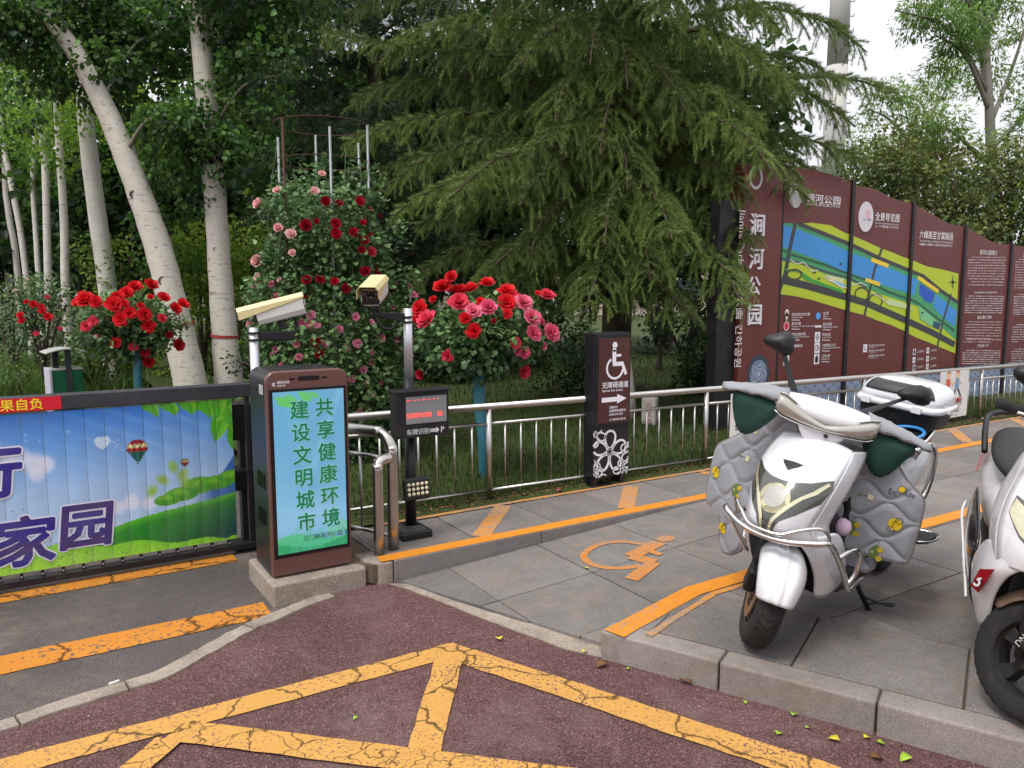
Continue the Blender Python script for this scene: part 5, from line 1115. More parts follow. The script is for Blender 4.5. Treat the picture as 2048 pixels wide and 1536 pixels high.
# ---------------------------------------------------------------- deodar cedars
def needle_template(n=30, L_=1.0, seed=1):
    r_ = np.random.default_rng(seed); tv, tf = [], []
    for i in range(n):
        x = (i + .5) / n; a = i * 2.399 + r_.uniform(-.3, .3); rad = np.array([0, math.cos(a), math.sin(a)]); d = np.array([.75, 0, 0]) + rad * r_.uniform(.7, 1.0); d /= np.linalg.norm(d)
        ln = r_.uniform(.30, .46); s = np.cross(d, rad + np.array([.1, .2, .3])); s /= np.linalg.norm(s); o = np.array([x, 0, 0]); w = .040
        k = len(tv); tv += [o - s * w, o + s * w, o + d * ln]; tf.append((k, k + 1, k + 2))
    return np.array(tv), tf
NEEDLE = needle_template(22); NEEDLE_LOW = needle_template(14, seed=4)
def cedar(name, trunk_px, D, label, boughs, rand_n, mat, tmpl, seg=.11, z_range=(1.2, 9), rl=(2.2, 4.0), seed=5, trunk_r=.2, top=12.0, sec_gap=.13, face=None, tint0=0.0, bright={}):
    r_ = np.random.default_rng(seed); base = PD(trunk_px, 780, D); bx_, by_ = float(base[0]), float(base[1]); t = tree(name, (bx_, by_, .15), label)
    b = MB(); trunk_tube(b, [(bx_, by_, .05), (bx_ + .05, by_, 3), (bx_, by_ + .05, 7), (bx_, by_, top)], [trunk_r, trunk_r * .85, trunk_r * .55, .03], 12); tpart(b, 'trunk', 'dark_bark', t)
    paths = []
    for ctl in boughs:
        pts = [Vector(PD(u, v, d)) for u, v, d in ctl]; st = Vector((bx_, by_, pts[0].z - .15)); paths.append((smooth_path([st] + pts, 10), 1.0))
    for k in range(rand_n):
        z = r_.uniform(*z_range); a = r_.uniform(0, 2 * math.pi) if face is None else r_.uniform(*face); L_ = r_.uniform(*rl) * (1 - .5 * max(0, (z - 4) / 9)); d = Vector((math.cos(a), math.sin(a), 0)); st = Vector((bx_, by_, z))
        paths.append((smooth_path([st, st + d * L_ * .4 + Vector((0, 0, .22)), st + d * L_ * .75 + Vector((0, 0, .02)), st + d * L_ + Vector((0, 0, -.45))], 10), .9))
    P, Dv, T, S_ = [], [], [], []; wood = MB()
    for pi_, (path, dens) in enumerate(paths):
        L_ = sum((path[i + 1] - path[i]).length for i in range(len(path) - 1)); cum = [0]
        for i in range(len(path) - 1): cum.append(cum[-1] + (path[i + 1] - path[i]).length)
        wood.tube(path[::3] + [path[-1]], [.026 * (1 - i / (len(path) / 3 + 1)) + .005 for i in range(len(path[::3]) + 1)], 6, caps=False)
        n = int(L_ / sec_gap); side = 1
        bt = r_.normal(0, .10) + bright.get(pi_, 0)
        for k in range(int(n * .12), n):
            s = (k + r_.uniform(-.3, .3)) * sec_gap; i = min(max(int(np.searchsorted(cum, s)) - 1, 0), len(path) - 2); f = min(max((s - cum[i]) / max(cum[i + 1] - cum[i], 1e-6), 0), 1); q = path[i].lerp(path[i + 1], f)
            tan = (path[min(i + 2, len(path) - 1)] - path[max(i - 1, 0)]).normalized(); sd_ = tan.cross(Vector((0, 0, 1)))
            sd_ = sd_.normalized() if sd_.length > .05 else Vector((1, 0, 0)); tt = s / L_
            for side in (-1, 1):
                ln = (.22 + .56 * math.sin(math.pi * min(1, .12 + tt * .85)) ** .8) * r_.uniform(.65, 1.2) * (1.1 - .35 * tt)
                d = (tan * r_.uniform(.5, .9) + sd_ * side * r_.uniform(.6, 1.0) + Vector((0, 0, r_.uniform(-.15, .15)))).normalized(); p = q.copy(); m = max(2, int(ln / (seg * .8)))
                for j in range(m):
                    g = (j + 1) / m; d = (d + Vector((0, 0, -1)) * (.05 + .19 * g)).normalized()
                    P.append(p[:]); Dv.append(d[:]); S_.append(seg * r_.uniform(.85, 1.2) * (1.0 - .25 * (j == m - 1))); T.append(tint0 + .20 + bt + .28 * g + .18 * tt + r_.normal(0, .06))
                    if j >= 1 and r_.random() < .85:      # short side shoots, hanging
                        d2 = (d * .5 + Vector((r_.normal(0, .6), r_.normal(0, .6), -.55 - .5 * g))).normalized(); p2 = p.copy()
                        for jj in range(1 + (r_.random() < .55 * g)):
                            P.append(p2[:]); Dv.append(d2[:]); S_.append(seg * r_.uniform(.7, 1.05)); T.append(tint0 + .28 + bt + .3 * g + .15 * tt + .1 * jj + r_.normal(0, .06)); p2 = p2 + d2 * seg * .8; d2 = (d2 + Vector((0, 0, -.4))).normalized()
                    p = p + d * seg * .8
            # needles on the bough itself
            for _ in range(3): P.append((q + Vector((r_.normal(0, .02), r_.normal(0, .02), .012)))[:]); Dv.append((tan + Vector((r_.normal(0, .5), r_.normal(0, .5), .35)))[:]); S_.append(seg * r_.uniform(.9, 1.2)); T.append(tint0 + .30 + bt + .2 * tt + r_.normal(0, .05))
    tpart(wood, 'boughs', 'dark_bark', t)['kind'] = 'stuff'
    P = np.array(P); Dv = np.array(Dv); V, F = scatter(tmpl[0], tmpl[1], P, frames(Dv, r_.uniform(0, 6.28, len(P))), np.array(S_)); tn = np.repeat(np.array(T), len(tmpl[0]))
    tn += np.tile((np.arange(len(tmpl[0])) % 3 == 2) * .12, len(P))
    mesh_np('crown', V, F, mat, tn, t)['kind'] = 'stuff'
    return t
cedar('cedar_tree', 1228, 9.6, 'big dark deodar cedar with drooping needle boughs behind the fence', [
    [(1180, 352, 9.2), (1010, 345, 8.3), (880, 372, 7.9), (785, 432, 7.7)], [(1185, 440, 9.0), (1080, 470, 8.0), (1000, 520, 7.6), (948, 585, 7.4)], [(1190, 245, 9.4), (980, 225, 8.9), (800, 245, 8.6), (685, 290, 8.5)],
    [(1240, 345, 8.7), (1290, 370, 7.9), (1325, 420, 7.4), (1345, 480, 7.1)], [(1250, 315, 8.9), (1390, 240, 8.0), (1480, 262, 7.5), (1545, 345, 7.2)], [(1255, 400, 8.9), (1380, 470, 8.1), (1450, 540, 7.7), (1485, 620, 7.5)],
    [(1290, 262, 9.2), (1480, 262, 8.9), (1640, 285, 8.5), (1745, 335, 8.3)], [(1290, 190, 9.4), (1500, 165, 9.1), (1680, 155, 8.9), (1800, 190, 8.8)], [(1280, 60, 9.5), (1480, 15, 9.1), (1640, 40, 8.9), (1735, 105, 8.8)],
    [(1190, 60, 9.5), (980, 35, 8.8), (840, 60, 8.5), (760, 115, 8.4)], [(1180, 130, 9.5), (980, 110, 9.0), (800, 95, 8.8), (640, 60, 8.8)], [(1180, 520, 9.0), (1010, 490, 8.6), (900, 510, 8.3), (810, 565, 8.2)], [(1225, 470, 8.6), (1210, 510, 7.9), (1190, 560, 7.5), (1170, 625, 7.3)],
    [(1230, 140, 9.0), (1280, 120, 8.2), (1330, 150, 7.7), (1370, 220, 7.5)], [(1225, 60, 9.0), (1150, 40, 8.2), (1090, 70, 7.8), (1040, 130, 7.6)], [(1240, -20, 9.2), (1380, -60, 8.6), (1480, -20, 8.2), (1560, 60, 8.0)], [(1235, 230, 8.9), (1190, 225, 8.2), (1120, 250, 7.7), (1050, 310, 7.5)],
    [(1230, 560, 8.9), (1290, 560, 8.2), (1340, 590, 7.8), (1390, 640, 7.6)], [(1215, 590, 9.0), (1110, 570, 8.6), (1000, 580, 8.4), (900, 610, 8.3)], [(1225, 300, 8.8), (1150, 310, 8.1), (1080, 350, 7.6), (1040, 410, 7.4)], [(1245, 210, 8.9), (1360, 180, 8.2), (1450, 190, 7.9), (1530, 250, 7.7)], [(1290, 330, 9.2), (1440, 330, 8.8), (1560, 360, 8.3), (1620, 400, 8.1)], [(1260, 90, 8.9), (1400, 60, 8.2), (1500, 100, 7.9), (1590, 180, 7.8)],
    [(1235, 20, 8.9), (1210, 20, 8.2), (1190, 60, 7.8), (1180, 130, 7.6)], [(1235, 180, 8.8), (1225, 190, 8.0), (1210, 240, 7.7), (1200, 310, 7.5)], [(1245, 380, 8.8), (1225, 380, 8.0), (1215, 420, 7.6), (1210, 490, 7.4)], [(1225, -60, 9.0), (1130, -70, 8.4), (1050, -40, 8.0), (980, 30, 7.9)], [(1240, -60, 9.0), (1320, -80, 8.3), (1390, -40, 8.0), (1440, 40, 7.9)], [(1220, 320, 8.8), (1130, 400, 8.0), (1080, 450, 7.7), (1060, 520, 7.5)],
    [(1180, 170, 9.6), (960, 160, 9.2), (800, 165, 9.0), (700, 200, 8.9)], [(1180, -20, 9.6), (960, -40, 9.2), (800, -20, 9.0), (690, 30, 9.0)], [(1190, 300, 9.5), (1000, 285, 9.2), (860, 300, 9.0), (760, 345, 8.9)], [(1190, 400, 9.4), (1020, 400, 9.2), (900, 420, 9.0), (820, 460, 8.9)],
    [(1230, 40, 8.9), (1240, 60, 8.2), (1250, 110, 7.8), (1255, 180, 7.6)], [(1225, 250, 8.8), (1235, 260, 8.1), (1250, 310, 7.7), (1255, 380, 7.5)], [(1290, 130, 9.6), (1480, 110, 9.5), (1600, 120, 9.4), (1690, 170, 9.3)], [(1280, 330, 9.4), (1400, 370, 8.5), (1470, 430, 8.0), (1500, 510, 7.8)], [(1290, 300, 9.0), (1420, 285, 8.3), (1520, 300, 7.9), (1600, 350, 7.7)], [(1280, 360, 9.0), (1380, 330, 8.3), (1450, 340, 7.9), (1500, 400, 7.7)], [(1270, 450, 9.0), (1370, 430, 8.4), (1430, 460, 8.0), (1470, 540, 7.8)],
    [(1220, 430, 8.8), (1260, 440, 8.1), (1290, 490, 7.7), (1300, 560, 7.5)], [(1215, 520, 8.9), (1120, 510, 8.4), (1060, 540, 8.0), (1020, 600, 7.8)], [(1235, 130, 8.9), (1180, 130, 8.2), (1130, 170, 7.8), (1110, 240, 7.6)]],
    26, 'cedar_needle', NEEDLE, z_range=(1.9, 7.2), rl=(1.8, 3.2), seed=5, sec_gap=.10, face=(R(238 - 180), R(238 + 180)), bright={0: .16, 1: .12, 3: .12, 4: .34, 5: .16, 7: .10, 8: .12, 9: .14, 12: .06, 15: .22, 20: .12, 22: .2})
cedar('cedar_tree', 760, 14.5, 'dark cedar further back between the poplars and the big cedar', [[(740, 215, 14), (640, 200, 13.2), (560, 230, 13)], [(740, 120, 14), (640, 130, 13), (600, 170, 12.8)]], 72, 'cedar_needle_dark', NEEDLE_LOW, .21, (1.5, 9.5), (1.8, 3.3), 9, .2, 13, .17)
cedar('cedar_tree', 545, 20, 'pale feathery cedar far behind the rose tower', [], 44, 'cedar_needle', NEEDLE_LOW, .28, (1, 10), (1.6, 2.8), 12, .16, 12, .25, tint0=.12)
# ---------------------------------------------------------------- background trees and shrubs (each its own plant)
def bush(name, u, v0, v1, D, wpx, mat, label, per=55, size=.11, tmpl=LEAF4, cat='shrub', group=None, trunk=False, clumps=14, squash=.9):
    top = PD(u, v0, D); base = PD(u, v1, D); H_ = top[2] - max(base[2], .1); W_ = wpx / 2 * D / FPX
    bz = max(base[2], .12); t = tree(name, (base[0], base[1], bz), label, cat, group); C_, R_ = [], []
    for k in range(clumps):
        a = random.uniform(0, 6.283); f = random.uniform(0, 1); zz = random.uniform(.12 if not trunk else .3, .92); ww = W_ * (1 - .55 * max(0, zz - .45) / .5) * math.sqrt(f) * .8
        C_.append((base[0] + ww * math.cos(a), base[1] + ww * math.sin(a), bz + zz * H_)); R_.append(random.uniform(.22, .42) * min(W_ * 1.3, H_))
    b = MB()
    if trunk: trunk_tube(b, [(base[0], base[1], .02), (base[0] + .1, base[1], bz + H_ * .4), (base[0], base[1], bz + H_ * .85)], [.02 * H_ + .02, .014 * H_ + .01, .02], 8)
    for c in C_[:9 if trunk else 6]: b.tube(smooth_path([(base[0], base[1], bz + (H_ * .35 if trunk else 0)), ((base[0] + c[0]) / 2, (base[1] + c[1]) / 2, (bz + H_ * .2 + c[2]) / 2), c], 4), [.05 * H_ / 4 + .005] * 3 + [.02] * 6, 5)
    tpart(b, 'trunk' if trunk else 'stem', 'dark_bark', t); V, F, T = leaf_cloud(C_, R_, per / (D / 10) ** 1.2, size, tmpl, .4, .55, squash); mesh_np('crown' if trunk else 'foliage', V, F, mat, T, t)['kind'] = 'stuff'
    return t
random.seed(21)
bush('shrub', 410, 470, 800, 13.0, 260, 'bright_leaf', 'bright yellow-green shrub behind the two poplar trunks', 260, .085, clumps=22)
bush('shrub', 250, 470, 800, 13.5, 210, 'shrub_leaf', 'leafy green shrub between the white trunks and the red roses', 240, .085, clumps=18)
bush('shrub', 540, 440, 800, 13.8, 240, 'bright_leaf', 'light green shrub showing left of the rose tower', 240, .085, clumps=20)
bush('shrub', 470, 620, 800, 11.6, 150, 'dark_leaf', 'low dark shrub at the foot of the straight poplar', 300, .07)
bush('shrub', 560, 600, 810, 10.5, 200, 'dark_leaf', 'low dark shrub just behind the left camera', 300, .06)
bush('rose_bush', 90, 560, 760, 11.5, 190, 'rose_leaf', 'far rose bush with a few small red blooms at the left', 420, .05, cat='rose bush', clumps=22)
bush('shrub', 30, 560, 730, 14.5, 160, 'dark_leaf', 'dark shrub under the slim poplars at the left edge', 260, .08)
bush('shrub', 190, 640, 790, 12.2, 150, 'shrub_leaf', 'low shrub behind the litter bin', 300, .07)
for (u, v0, D, w, m, lab) in [(640, 300, 19, 320, 'bright_leaf', 'light green tree glimpsed behind the rose tower cage'), (420, 330, 21, 330, 'dark_leaf', 'dark tree mass behind the straight poplar'), (260, 300, 19, 260, 'dark_leaf', 'dark tree behind the leaning poplar'), (60, 250, 26, 330, 'poplar_leaf_light', 'pale green tree behind the slim poplar row'), (-60, 200, 22, 300, 'dark_leaf', 'dark tree at the left edge'),
                              (150, 360, 28, 300, 'shrub_leaf', 'green tree far behind the thick white trunk'), (520, 100, 24, 380, 'poplar_leaf', 'tall leafy tree behind the straight poplar top'), (860, 120, 18, 460, 'dark_leaf', 'dark tree behind the left boughs of the big cedar'), (1060, 60, 19, 500, 'dark_leaf', 'dark tree hidden behind the big cedar, left of its trunk'), (1330, 80, 19, 500, 'dark_leaf', 'dark tree hidden behind the big cedar, right of its trunk'),
                              (300, -80, 20, 420, 'poplar_leaf', 'tall leafy tree above the two poplars'), (1500, 380, 15, 220, 'dark_leaf', 'dark tree behind the title column'), (720, 150, 19, 420, 'dark_leaf', 'dark tree between the rose tower and the big cedar')]:
    bush('background_tree', u, v0, 760, D, w, m, lab, 120, .24, cat='tree', trunk=True, clumps=34, group='trees at the back of the park')
bush('shrub', 1140, 680, 800, 10.5, 170, 'dark_leaf', 'low dark shrub on the lawn between the rose standard and the access sign', 320, .07)
bush('shrub', 1400, 690, 800, 10.8, 150, 'dark_leaf', 'low dark shrub on the lawn left of the title column', 320, .07)
# low dark undergrowth beneath the cedars
for (u, v0, D, w, lab) in [(1080, 600, 14, 260, 'dark bush under the cedar right of the rose standard'), (1210, 690, 16.5, 200, 'low clipped dark hedge far under the cedar, behind the access sign'), (1330, 690, 17, 240, 'low clipped dark hedge under the cedar, right of the access sign'), (1450, 640, 14.5, 200, 'dark bush beside the title column'), (960, 590, 12.5, 240, 'dark bush behind the rose standard'), (820, 600, 12, 260, 'dark bush behind the display post pole')]:
    bush('shrub', u, v0, 770, D, w, 'dark_leaf', lab, 260, .085, clumps=16)
for (u, D, lab) in [(1312, 13.5, 'slim pale trunk of a young tree under the cedar'), (1375, 12.2, 'dark slim young tree right of the access sign'), (1408, 12.8, 'second slim young tree right of the access sign'), (1420, 15, 'thin leaning sapling near the title column')]:
    bush('young_tree', u, 560, 770, D, 130, 'dark_leaf', lab, 200, .09, cat='tree', trunk=True, clumps=10)
# right side: photinias and ash trees behind the board
for (u, v0, D, w, m, lab) in [(1760, 225, 13.5, 230, 'photinia_leaf', 'bronze-leaved photinia behind the second map panel'), (1880, 300, 12.8, 220, 'photinia_leaf', 'bronze-leaved photinia behind the third map panel'), (1990, 270, 13.5, 240, 'photinia_leaf', 'bronze-leaved photinia behind the text panels'), (1820, 250, 15.5, 200, 'photinia_red', 'reddish photinia rising behind the third map panel'), (2080, 330, 12.5, 200, 'shrub_leaf', 'green shrub at the right edge behind the board'), (1680, 330, 14, 200, 'shrub_leaf', 'green shrub behind the first map panel')]:
    bush('photinia', u, v0, 800, D, w, m, lab, 260, .085, LEAF4, 'shrub', None, True, 44)
def ash(u0, D, label, specs, tr, per=300, size=.10):
    base = PD(u0, 800, D); t = tree('ash_tree', (base[0], base[1], .12), label); b = MB(); P = [tuple(PD(u, v, D)) for u, v in tr[0]]; trunk_tube(b, [(P[0][0], P[0][1], .05)] + P, [.13, .10, .09, .07, .05, .03][:len(P) + 1], 10)
    tpart(b, 'trunk', 'grey_bark', t); b = MB(); C_, R_ = [], []
    for br in specs:
        pts = smooth_path([tuple(PD(u, v, D + d)) for u, v, d in br], 5); b.tube(pts, [.04 * (1 - i / len(pts)) + .008 for i in range(len(pts))], 6)
        for k in range(12): q = pts[int(random.uniform(.3, 1) * (len(pts) - 1))]; C_.append((q.x + random.uniform(-.4, .4), q.y + random.uniform(-.5, .5), q.z + random.uniform(-.3, .45))); R_.append(random.uniform(.22, .45))
    tpart(b, 'limb', 'grey_bark', t); V, F, T = leaf_cloud(C_, R_, per, size, LANCE, .5, .4, .8); mesh_np('crown', V, F, 'ash_leaf', T, t)['kind'] = 'stuff'
ash(1980, 13.5, 'light green ash tree with open branches at the upper right', [[(1978, 200, 0), (1950, 60, .3), (1925, -20, .4)], [(1978, 220, 0), (1930, 110, -.4), (1870, 70, -.6)], [(1972, 180, 0), (1900, 60, -.5), (1790, 20, -.8)], [(1980, 250, 0), (2030, 120, .3), (2060, 20, .2)], [(1980, 330, 0), (1900, 260, -.3), (1840, 240, -.4)], [(1980, 300, 0), (2040, 240, .2), (2080, 200, .3)], [(1980, 380, 0), (1880, 340, .5), (1800, 280, .6)], [(1960, 100, 0), (2000, 10, .4), (2040, -60, .4)], [(1985, 420, 0), (2050, 360, 0), (2090, 330, 0)], [(1975, 60, 0), (1900, -40, 0), (1830, -60, 0)]], [[(1985, 520), (1983, 330), (1978, 200), (1972, 80), (1965, -80)]])
ash(1830, 17, 'pale young tree further back right of the steel mast', [[(1830, 300, 0), (1780, 240, 0), (1740, 220, 0)], [(1830, 280, 0), (1880, 200, 0), (1900, 160, .4)], [(1830, 330, 0), (1760, 320, -.4), (1700, 300, -.4)]], [[(1832, 520), (1830, 330), (1828, 240)]])
# ---------------------------------------------------------------- roses
def petal(r, w, cup, n=2):
    V = []
    for i in range(n + 1):
        for j in (-1, 0, 1): u_ = i / n; V.append((u_ * r, j * w * math.sin(math.pi * (.22 + .60 * u_)) , cup * u_ ** 1.6 + .12 * w * abs(j) * (1 if u_ < .7 else -.8)))
    F = [(i * 3 + j, i * 3 + j + 1, (i + 1) * 3 + j + 1, (i + 1) * 3 + j) for i in range(n) for j in range(2)]; return V, F
def rose_mesh(name, mat, layers):
    b = MB()
    for cnt, r, w, tilt, z, off in layers:
        for k in range(cnt):
            V, F = petal(r * random.uniform(.9, 1.1), w * random.uniform(.9, 1.1), r * .18); M = Matrix.Rotation(off + 2 * math.pi * k / cnt + random.uniform(-.15, .15), 4, 'Z') @ Matrix.Rotation(-tilt + random.uniform(-.12, .12), 4, 'Y')
            b.add([M @ Vector(q) + Vector((0, 0, z)) for q in V], F)
    return b.mesh(name, mat, True, False)
def petal_mat(name, c0, c1):
    m, nt, b = new_mat(name); g = nd(nt, 'ShaderNodeNewGeometry'); oi = nd(nt, 'ShaderNodeObjectInfo')
    f = math_n(nt, 'ADD', math_n(nt, 'MULTIPLY', g.outputs['Random Per Island'], .55), math_n(nt, 'MULTIPLY', oi.outputs['Random'], .45))
    c = mix_col(nt, f, lin(c0), lin(c1)); nt.links.new(c, b.inputs['Base Color']); b.inputs['Roughness'].default_value = .55; b.inputs['Specular IOR Level'].default_value = .25
    tr = nd(nt, 'ShaderNodeBsdfTranslucent'); nt.links.new(c, tr.inputs['Color']); mx = nd(nt, 'ShaderNodeMixShader'); mx.inputs[0].default_value = .3
    nt.links.new(b.outputs[0], mx.inputs[1]); nt.links.new(tr.outputs[0], mx.inputs[2]); nt.links.new(mx.outputs[0], nt.nodes['Material Output'].inputs['Surface'])
petal_mat('rose_red', '#c8101a', '#f0303a'); petal_mat('rose_redpink', '#d8203c', '#f06078'); petal_mat('rose_pink', '#dc3c6c', '#f490a8'); petal_mat('rose_dark', '#86061e', '#c41434'); petal_mat('rose_pale', '#e89aa0', '#f6d8d2'); petal_mat('rose_small', '#dc4a80', '#f8b4c8')
FULL = [(6, .50, .26, .18, 0, 0), (6, .46, .25, .55, .03, .5), (5, .38, .22, .9, .06, .2), (5, .28, .17, 1.15, .08, .7), (3, .17, .12, 1.35, .10, .1)]
SMALL = [(6, .50, .27, .15, 0, 0), (5, .38, .22, .6, .04, .5), (4, .22, .15, 1.1, .07, .2)]
DEEP = [(6, .46, .28, .5, 0, 0), (6, .42, .26, .85, .02, .5), (5, .34, .22, 1.1, .05, .2), (4, .22, .16, 1.3, .08, .7)]
random.seed(5)
ROSE = {k: [rose_mesh('rose', m, l) for _ in range(3)] for k, m, l in (('r', 'rose_red', FULL), ('q', 'rose_redpink', FULL), ('p', 'rose_pink', FULL), ('d', 'rose_dark', DEEP), ('w', 'rose_pale', DEEP), ('s', 'rose_small', SMALL))}
TOCAM = lambda p: (Vector((0, 0, CAM_H)) - Vector(p)).normalized()
def put_roses(root, blooms, off, scale, center, rad, stems=True):
    st = MB(); C0 = Vector(center)
    for x, y, dpx, k in blooms:
        u, v = off[0] + x / scale, off[1] + y / scale; d = ray(u, v); o3 = _C - np.array(center); rr = np.array(rad)
        a = ((d / rr) ** 2).sum(); b_ = 2 * ((d * o3) / rr ** 2).sum(); c_ = ((o3 / rr) ** 2).sum() - 1; disc_ = b_ * b_ - 4 * a * c_
        t_ = (-b_ - math.sqrt(disc_)) / (2 * a) if disc_ > 0 else -b_ / (2 * a)
        p = Vector(_C + d * t_); n = (p - C0); n = Vector((n.x / rr[0], n.y / rr[1], n.z / rr[2])).normalized()
        dirn = (n * .7 + TOCAM(p) * .6 + Vector((random.uniform(-.3, .3), random.uniform(-.3, .3), random.uniform(.1, .6)))).normalized()
        p = p + n * .02; o = bpy.data.objects.new('rose_bloom', random.choice(ROSE[k])); COL.objects.link(o); s_ = dpx / scale / FPX * t_ * 1.42
        o.matrix_world = Matrix.Translation(p) @ dirn.to_track_quat('Z', 'Y').to_matrix().to_4x4() @ Matrix.Rotation(random.uniform(0, 6.28), 4, 'Z') @ Matrix.Diagonal((s_, s_, s_, 1))
        mw = o.matrix_world.copy(); o.parent = root; o.matrix_parent_inverse = Matrix.Translation(-Vector(root.location)); o.matrix_basis = mw
        q = C0.lerp(p, .45); st.tube([q, q.lerp(p, .6) + Vector((0, 0, .03)), p - dirn * .005], [.006, .004, .003], 5)
    if stems and st.v: fbuild(st, 'flower_stems', 'stem_green', root)['kind'] = 'stuff'
def rose_leaves(root, center, rad, n, size, inner=.45, name='foliage'):
    d = unit(n); r_ = (inner + (1.06 - inner) * rng.random(n)) ; P = np.array(center) + d * np.array(rad) * r_[:, None] * (1 + .12 * np.sin(d[:, :1] * 7 + d[:, 1:2] * 5 + d[:, 2:3] * 9))
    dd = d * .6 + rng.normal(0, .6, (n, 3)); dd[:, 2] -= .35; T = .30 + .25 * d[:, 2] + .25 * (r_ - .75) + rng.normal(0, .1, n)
    # compound leaf: five leaflets
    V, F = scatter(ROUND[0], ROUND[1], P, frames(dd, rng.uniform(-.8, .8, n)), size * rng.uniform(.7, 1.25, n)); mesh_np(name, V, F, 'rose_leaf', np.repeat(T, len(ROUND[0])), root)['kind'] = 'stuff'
b4 = [(1305, 708, 65, 'r'), (1255, 770, 85, 'r'), (1345, 800, 90, 'r'), (1425, 785, 75, 'r'), (1515, 750, 70, 'r'), (1630, 800, 85, 'r'), (1350, 865, 100, 'q'), (1200, 840, 40, 'r'), (1475, 855, 45, 'r'), (1525, 890, 80, 'p'), (1435, 915, 80, 'p'), (1390, 955, 65, 'r'), (1440, 1025, 80, 'r'), (1125, 895, 85, 'r'), (1170, 965, 100, 'q'), (1110, 950, 60, 'r'), (1630, 865, 90, 'r'), (1690, 835, 50, 'r'), (1725, 865, 90, 'p'), (1770, 950, 95, 'p'), (1830, 970, 45, 'p'), (1780, 1040, 85, 'p'), (1885, 1035, 95, 'p'), (1870, 820, 80, 'q'), (1820, 805, 35, 'r'), (1848, 1110, 45, 's'), (1680, 1090, 55, 'q'), (1730, 1145, 60, 'p'), (1695, 1140, 40, 'p'), (1730, 1255, 65, 'q'), (1290, 1165, 65, 'q'), (1130, 1275, 60, 'd'), (1635, 925, 50, 'r'), (1555, 970, 35, 'd')]
DR = 6.05; rc = PD(965, 668, DR); rbase = G(968, 955, .15)
rs = empty('rose_standard', (rbase[0], rbase[1], .15), 0, 'standard rose with large red and pink blooms on a blue wrapped trunk', 'rose tree')
b = MB(); trunk_tube(b, [(rbase[0], rbase[1], .10), tuple(PD(966, 880, DR - .02)), tuple(PD(958, 800, DR)), tuple(PD(957, 735, DR))], [.036, .042, .048, .05], 14, .05); fbuild(b, 'trunk', 'blue_wrap', rs)
b = MB()
for k in range(9): e = Vector(rc) + Vector((random.uniform(-.4, .4), random.uniform(-.35, .3), random.uniform(-.1, .3))); b.tube(smooth_path([tuple(PD(957, 745, DR)), tuple(Vector(PD(957, 720, DR)).lerp(e, .5)), e], 5), [.016, .014, .013, .012, .011, .010, .009, .008, .007, .006, .005], 6)
fbuild(b, 'branches', 'stem_green', rs)
rose_leaves(rs, (rc[0], rc[1], rc[2] - .02), (.46, .42, .31), 4200, .050, .35); put_roses(rs, b4, (480, 330), 3.072, rc, (.46, .42, .32))
# left standard
b2 = [(515, 455, 90, 'r'), (570, 460, 60, 'r'), (465, 465, 45, 'r'), (690, 435, 60, 'r'), (670, 475, 80, 'r'), (725, 470, 50, 'r'), (742, 410, 60, 'r'), (785, 380, 65, 'r'), (876, 363, 60, 'r'), (947, 435, 55, 'r'), (875, 430, 30, 'r'), (820, 480, 35, 'r'), (1055, 475, 60, 'r'), (1015, 495, 55, 'r'), (755, 520, 60, 'r'), (838, 528, 65, 'r'), (710, 555, 70, 'r'), (863, 592, 60, 'r'), (937, 548, 45, 'q'), (555, 563, 50, 'q'), (517, 592, 50, 'q'), (682, 680, 50, 'r'), (780, 705, 40, 'q'), (845, 735, 45, 'q'), (832, 757, 45, 'r'), (865, 790, 50, 'r'), (975, 640, 40, 'd'), (1032, 695, 55, 'r'), (570, 650, 25, 'q')]
DL = 8.2; lc = PD(255, 640, DL); lb = PD(276, 800, DL)
ls = empty('rose_standard', (lb[0], lb[1], .08), 0, 'standard rose full of red blooms on a teal trunk behind the gate', 'rose tree')
b = MB(); trunk_tube(b, [(lb[0], lb[1], .02), tuple(PD(276, 780, DL)), tuple(PD(274, 700, DL))], [.035, .04, .042], 12, .04); fbuild(b, 'trunk', 'blue_wrap', ls)
b = MB()
for k in range(7): e = Vector(lc) + Vector((random.uniform(-.4, .4), random.uniform(-.3, .3), random.uniform(-.1, .25))); b.tube([tuple(PD(274, 705, DL)), tuple(Vector(PD(272, 690, DL)).lerp(e, .5)), e], [.015, .01, .006], 6)
fbuild(b, 'branches', 'stem_green', ls)
rose_leaves(ls, (lc[0], lc[1], lc[2] - .06), (.54, .45, .35), 3800, .052, .35); put_roses(ls, b2, (0, 450), 2.926, lc, (.52, .45, .36))
# far left roses on the far bush
fb = [o for o in bpy.data.objects if o.name.startswith('rose_bush')][0]; fc = PD(85, 640, 11.2)
put_roses(fb, [(198, 470, 35, 'r'), (240, 483, 30, 'r'), (248, 505, 35, 'r'), (158, 455, 22, 'r'), (125, 530, 30, 'r'), (132, 560, 30, 'r'), (280, 540, 40, 'r'), (215, 632, 25, 'q'), (275, 430, 22, 'q'), (347, 605, 20, 'q'), (95, 395, 20, 'w'), (172, 335, 20, 'w')], (0, 450), 2.926, fc, (.65, .5, .5), False)
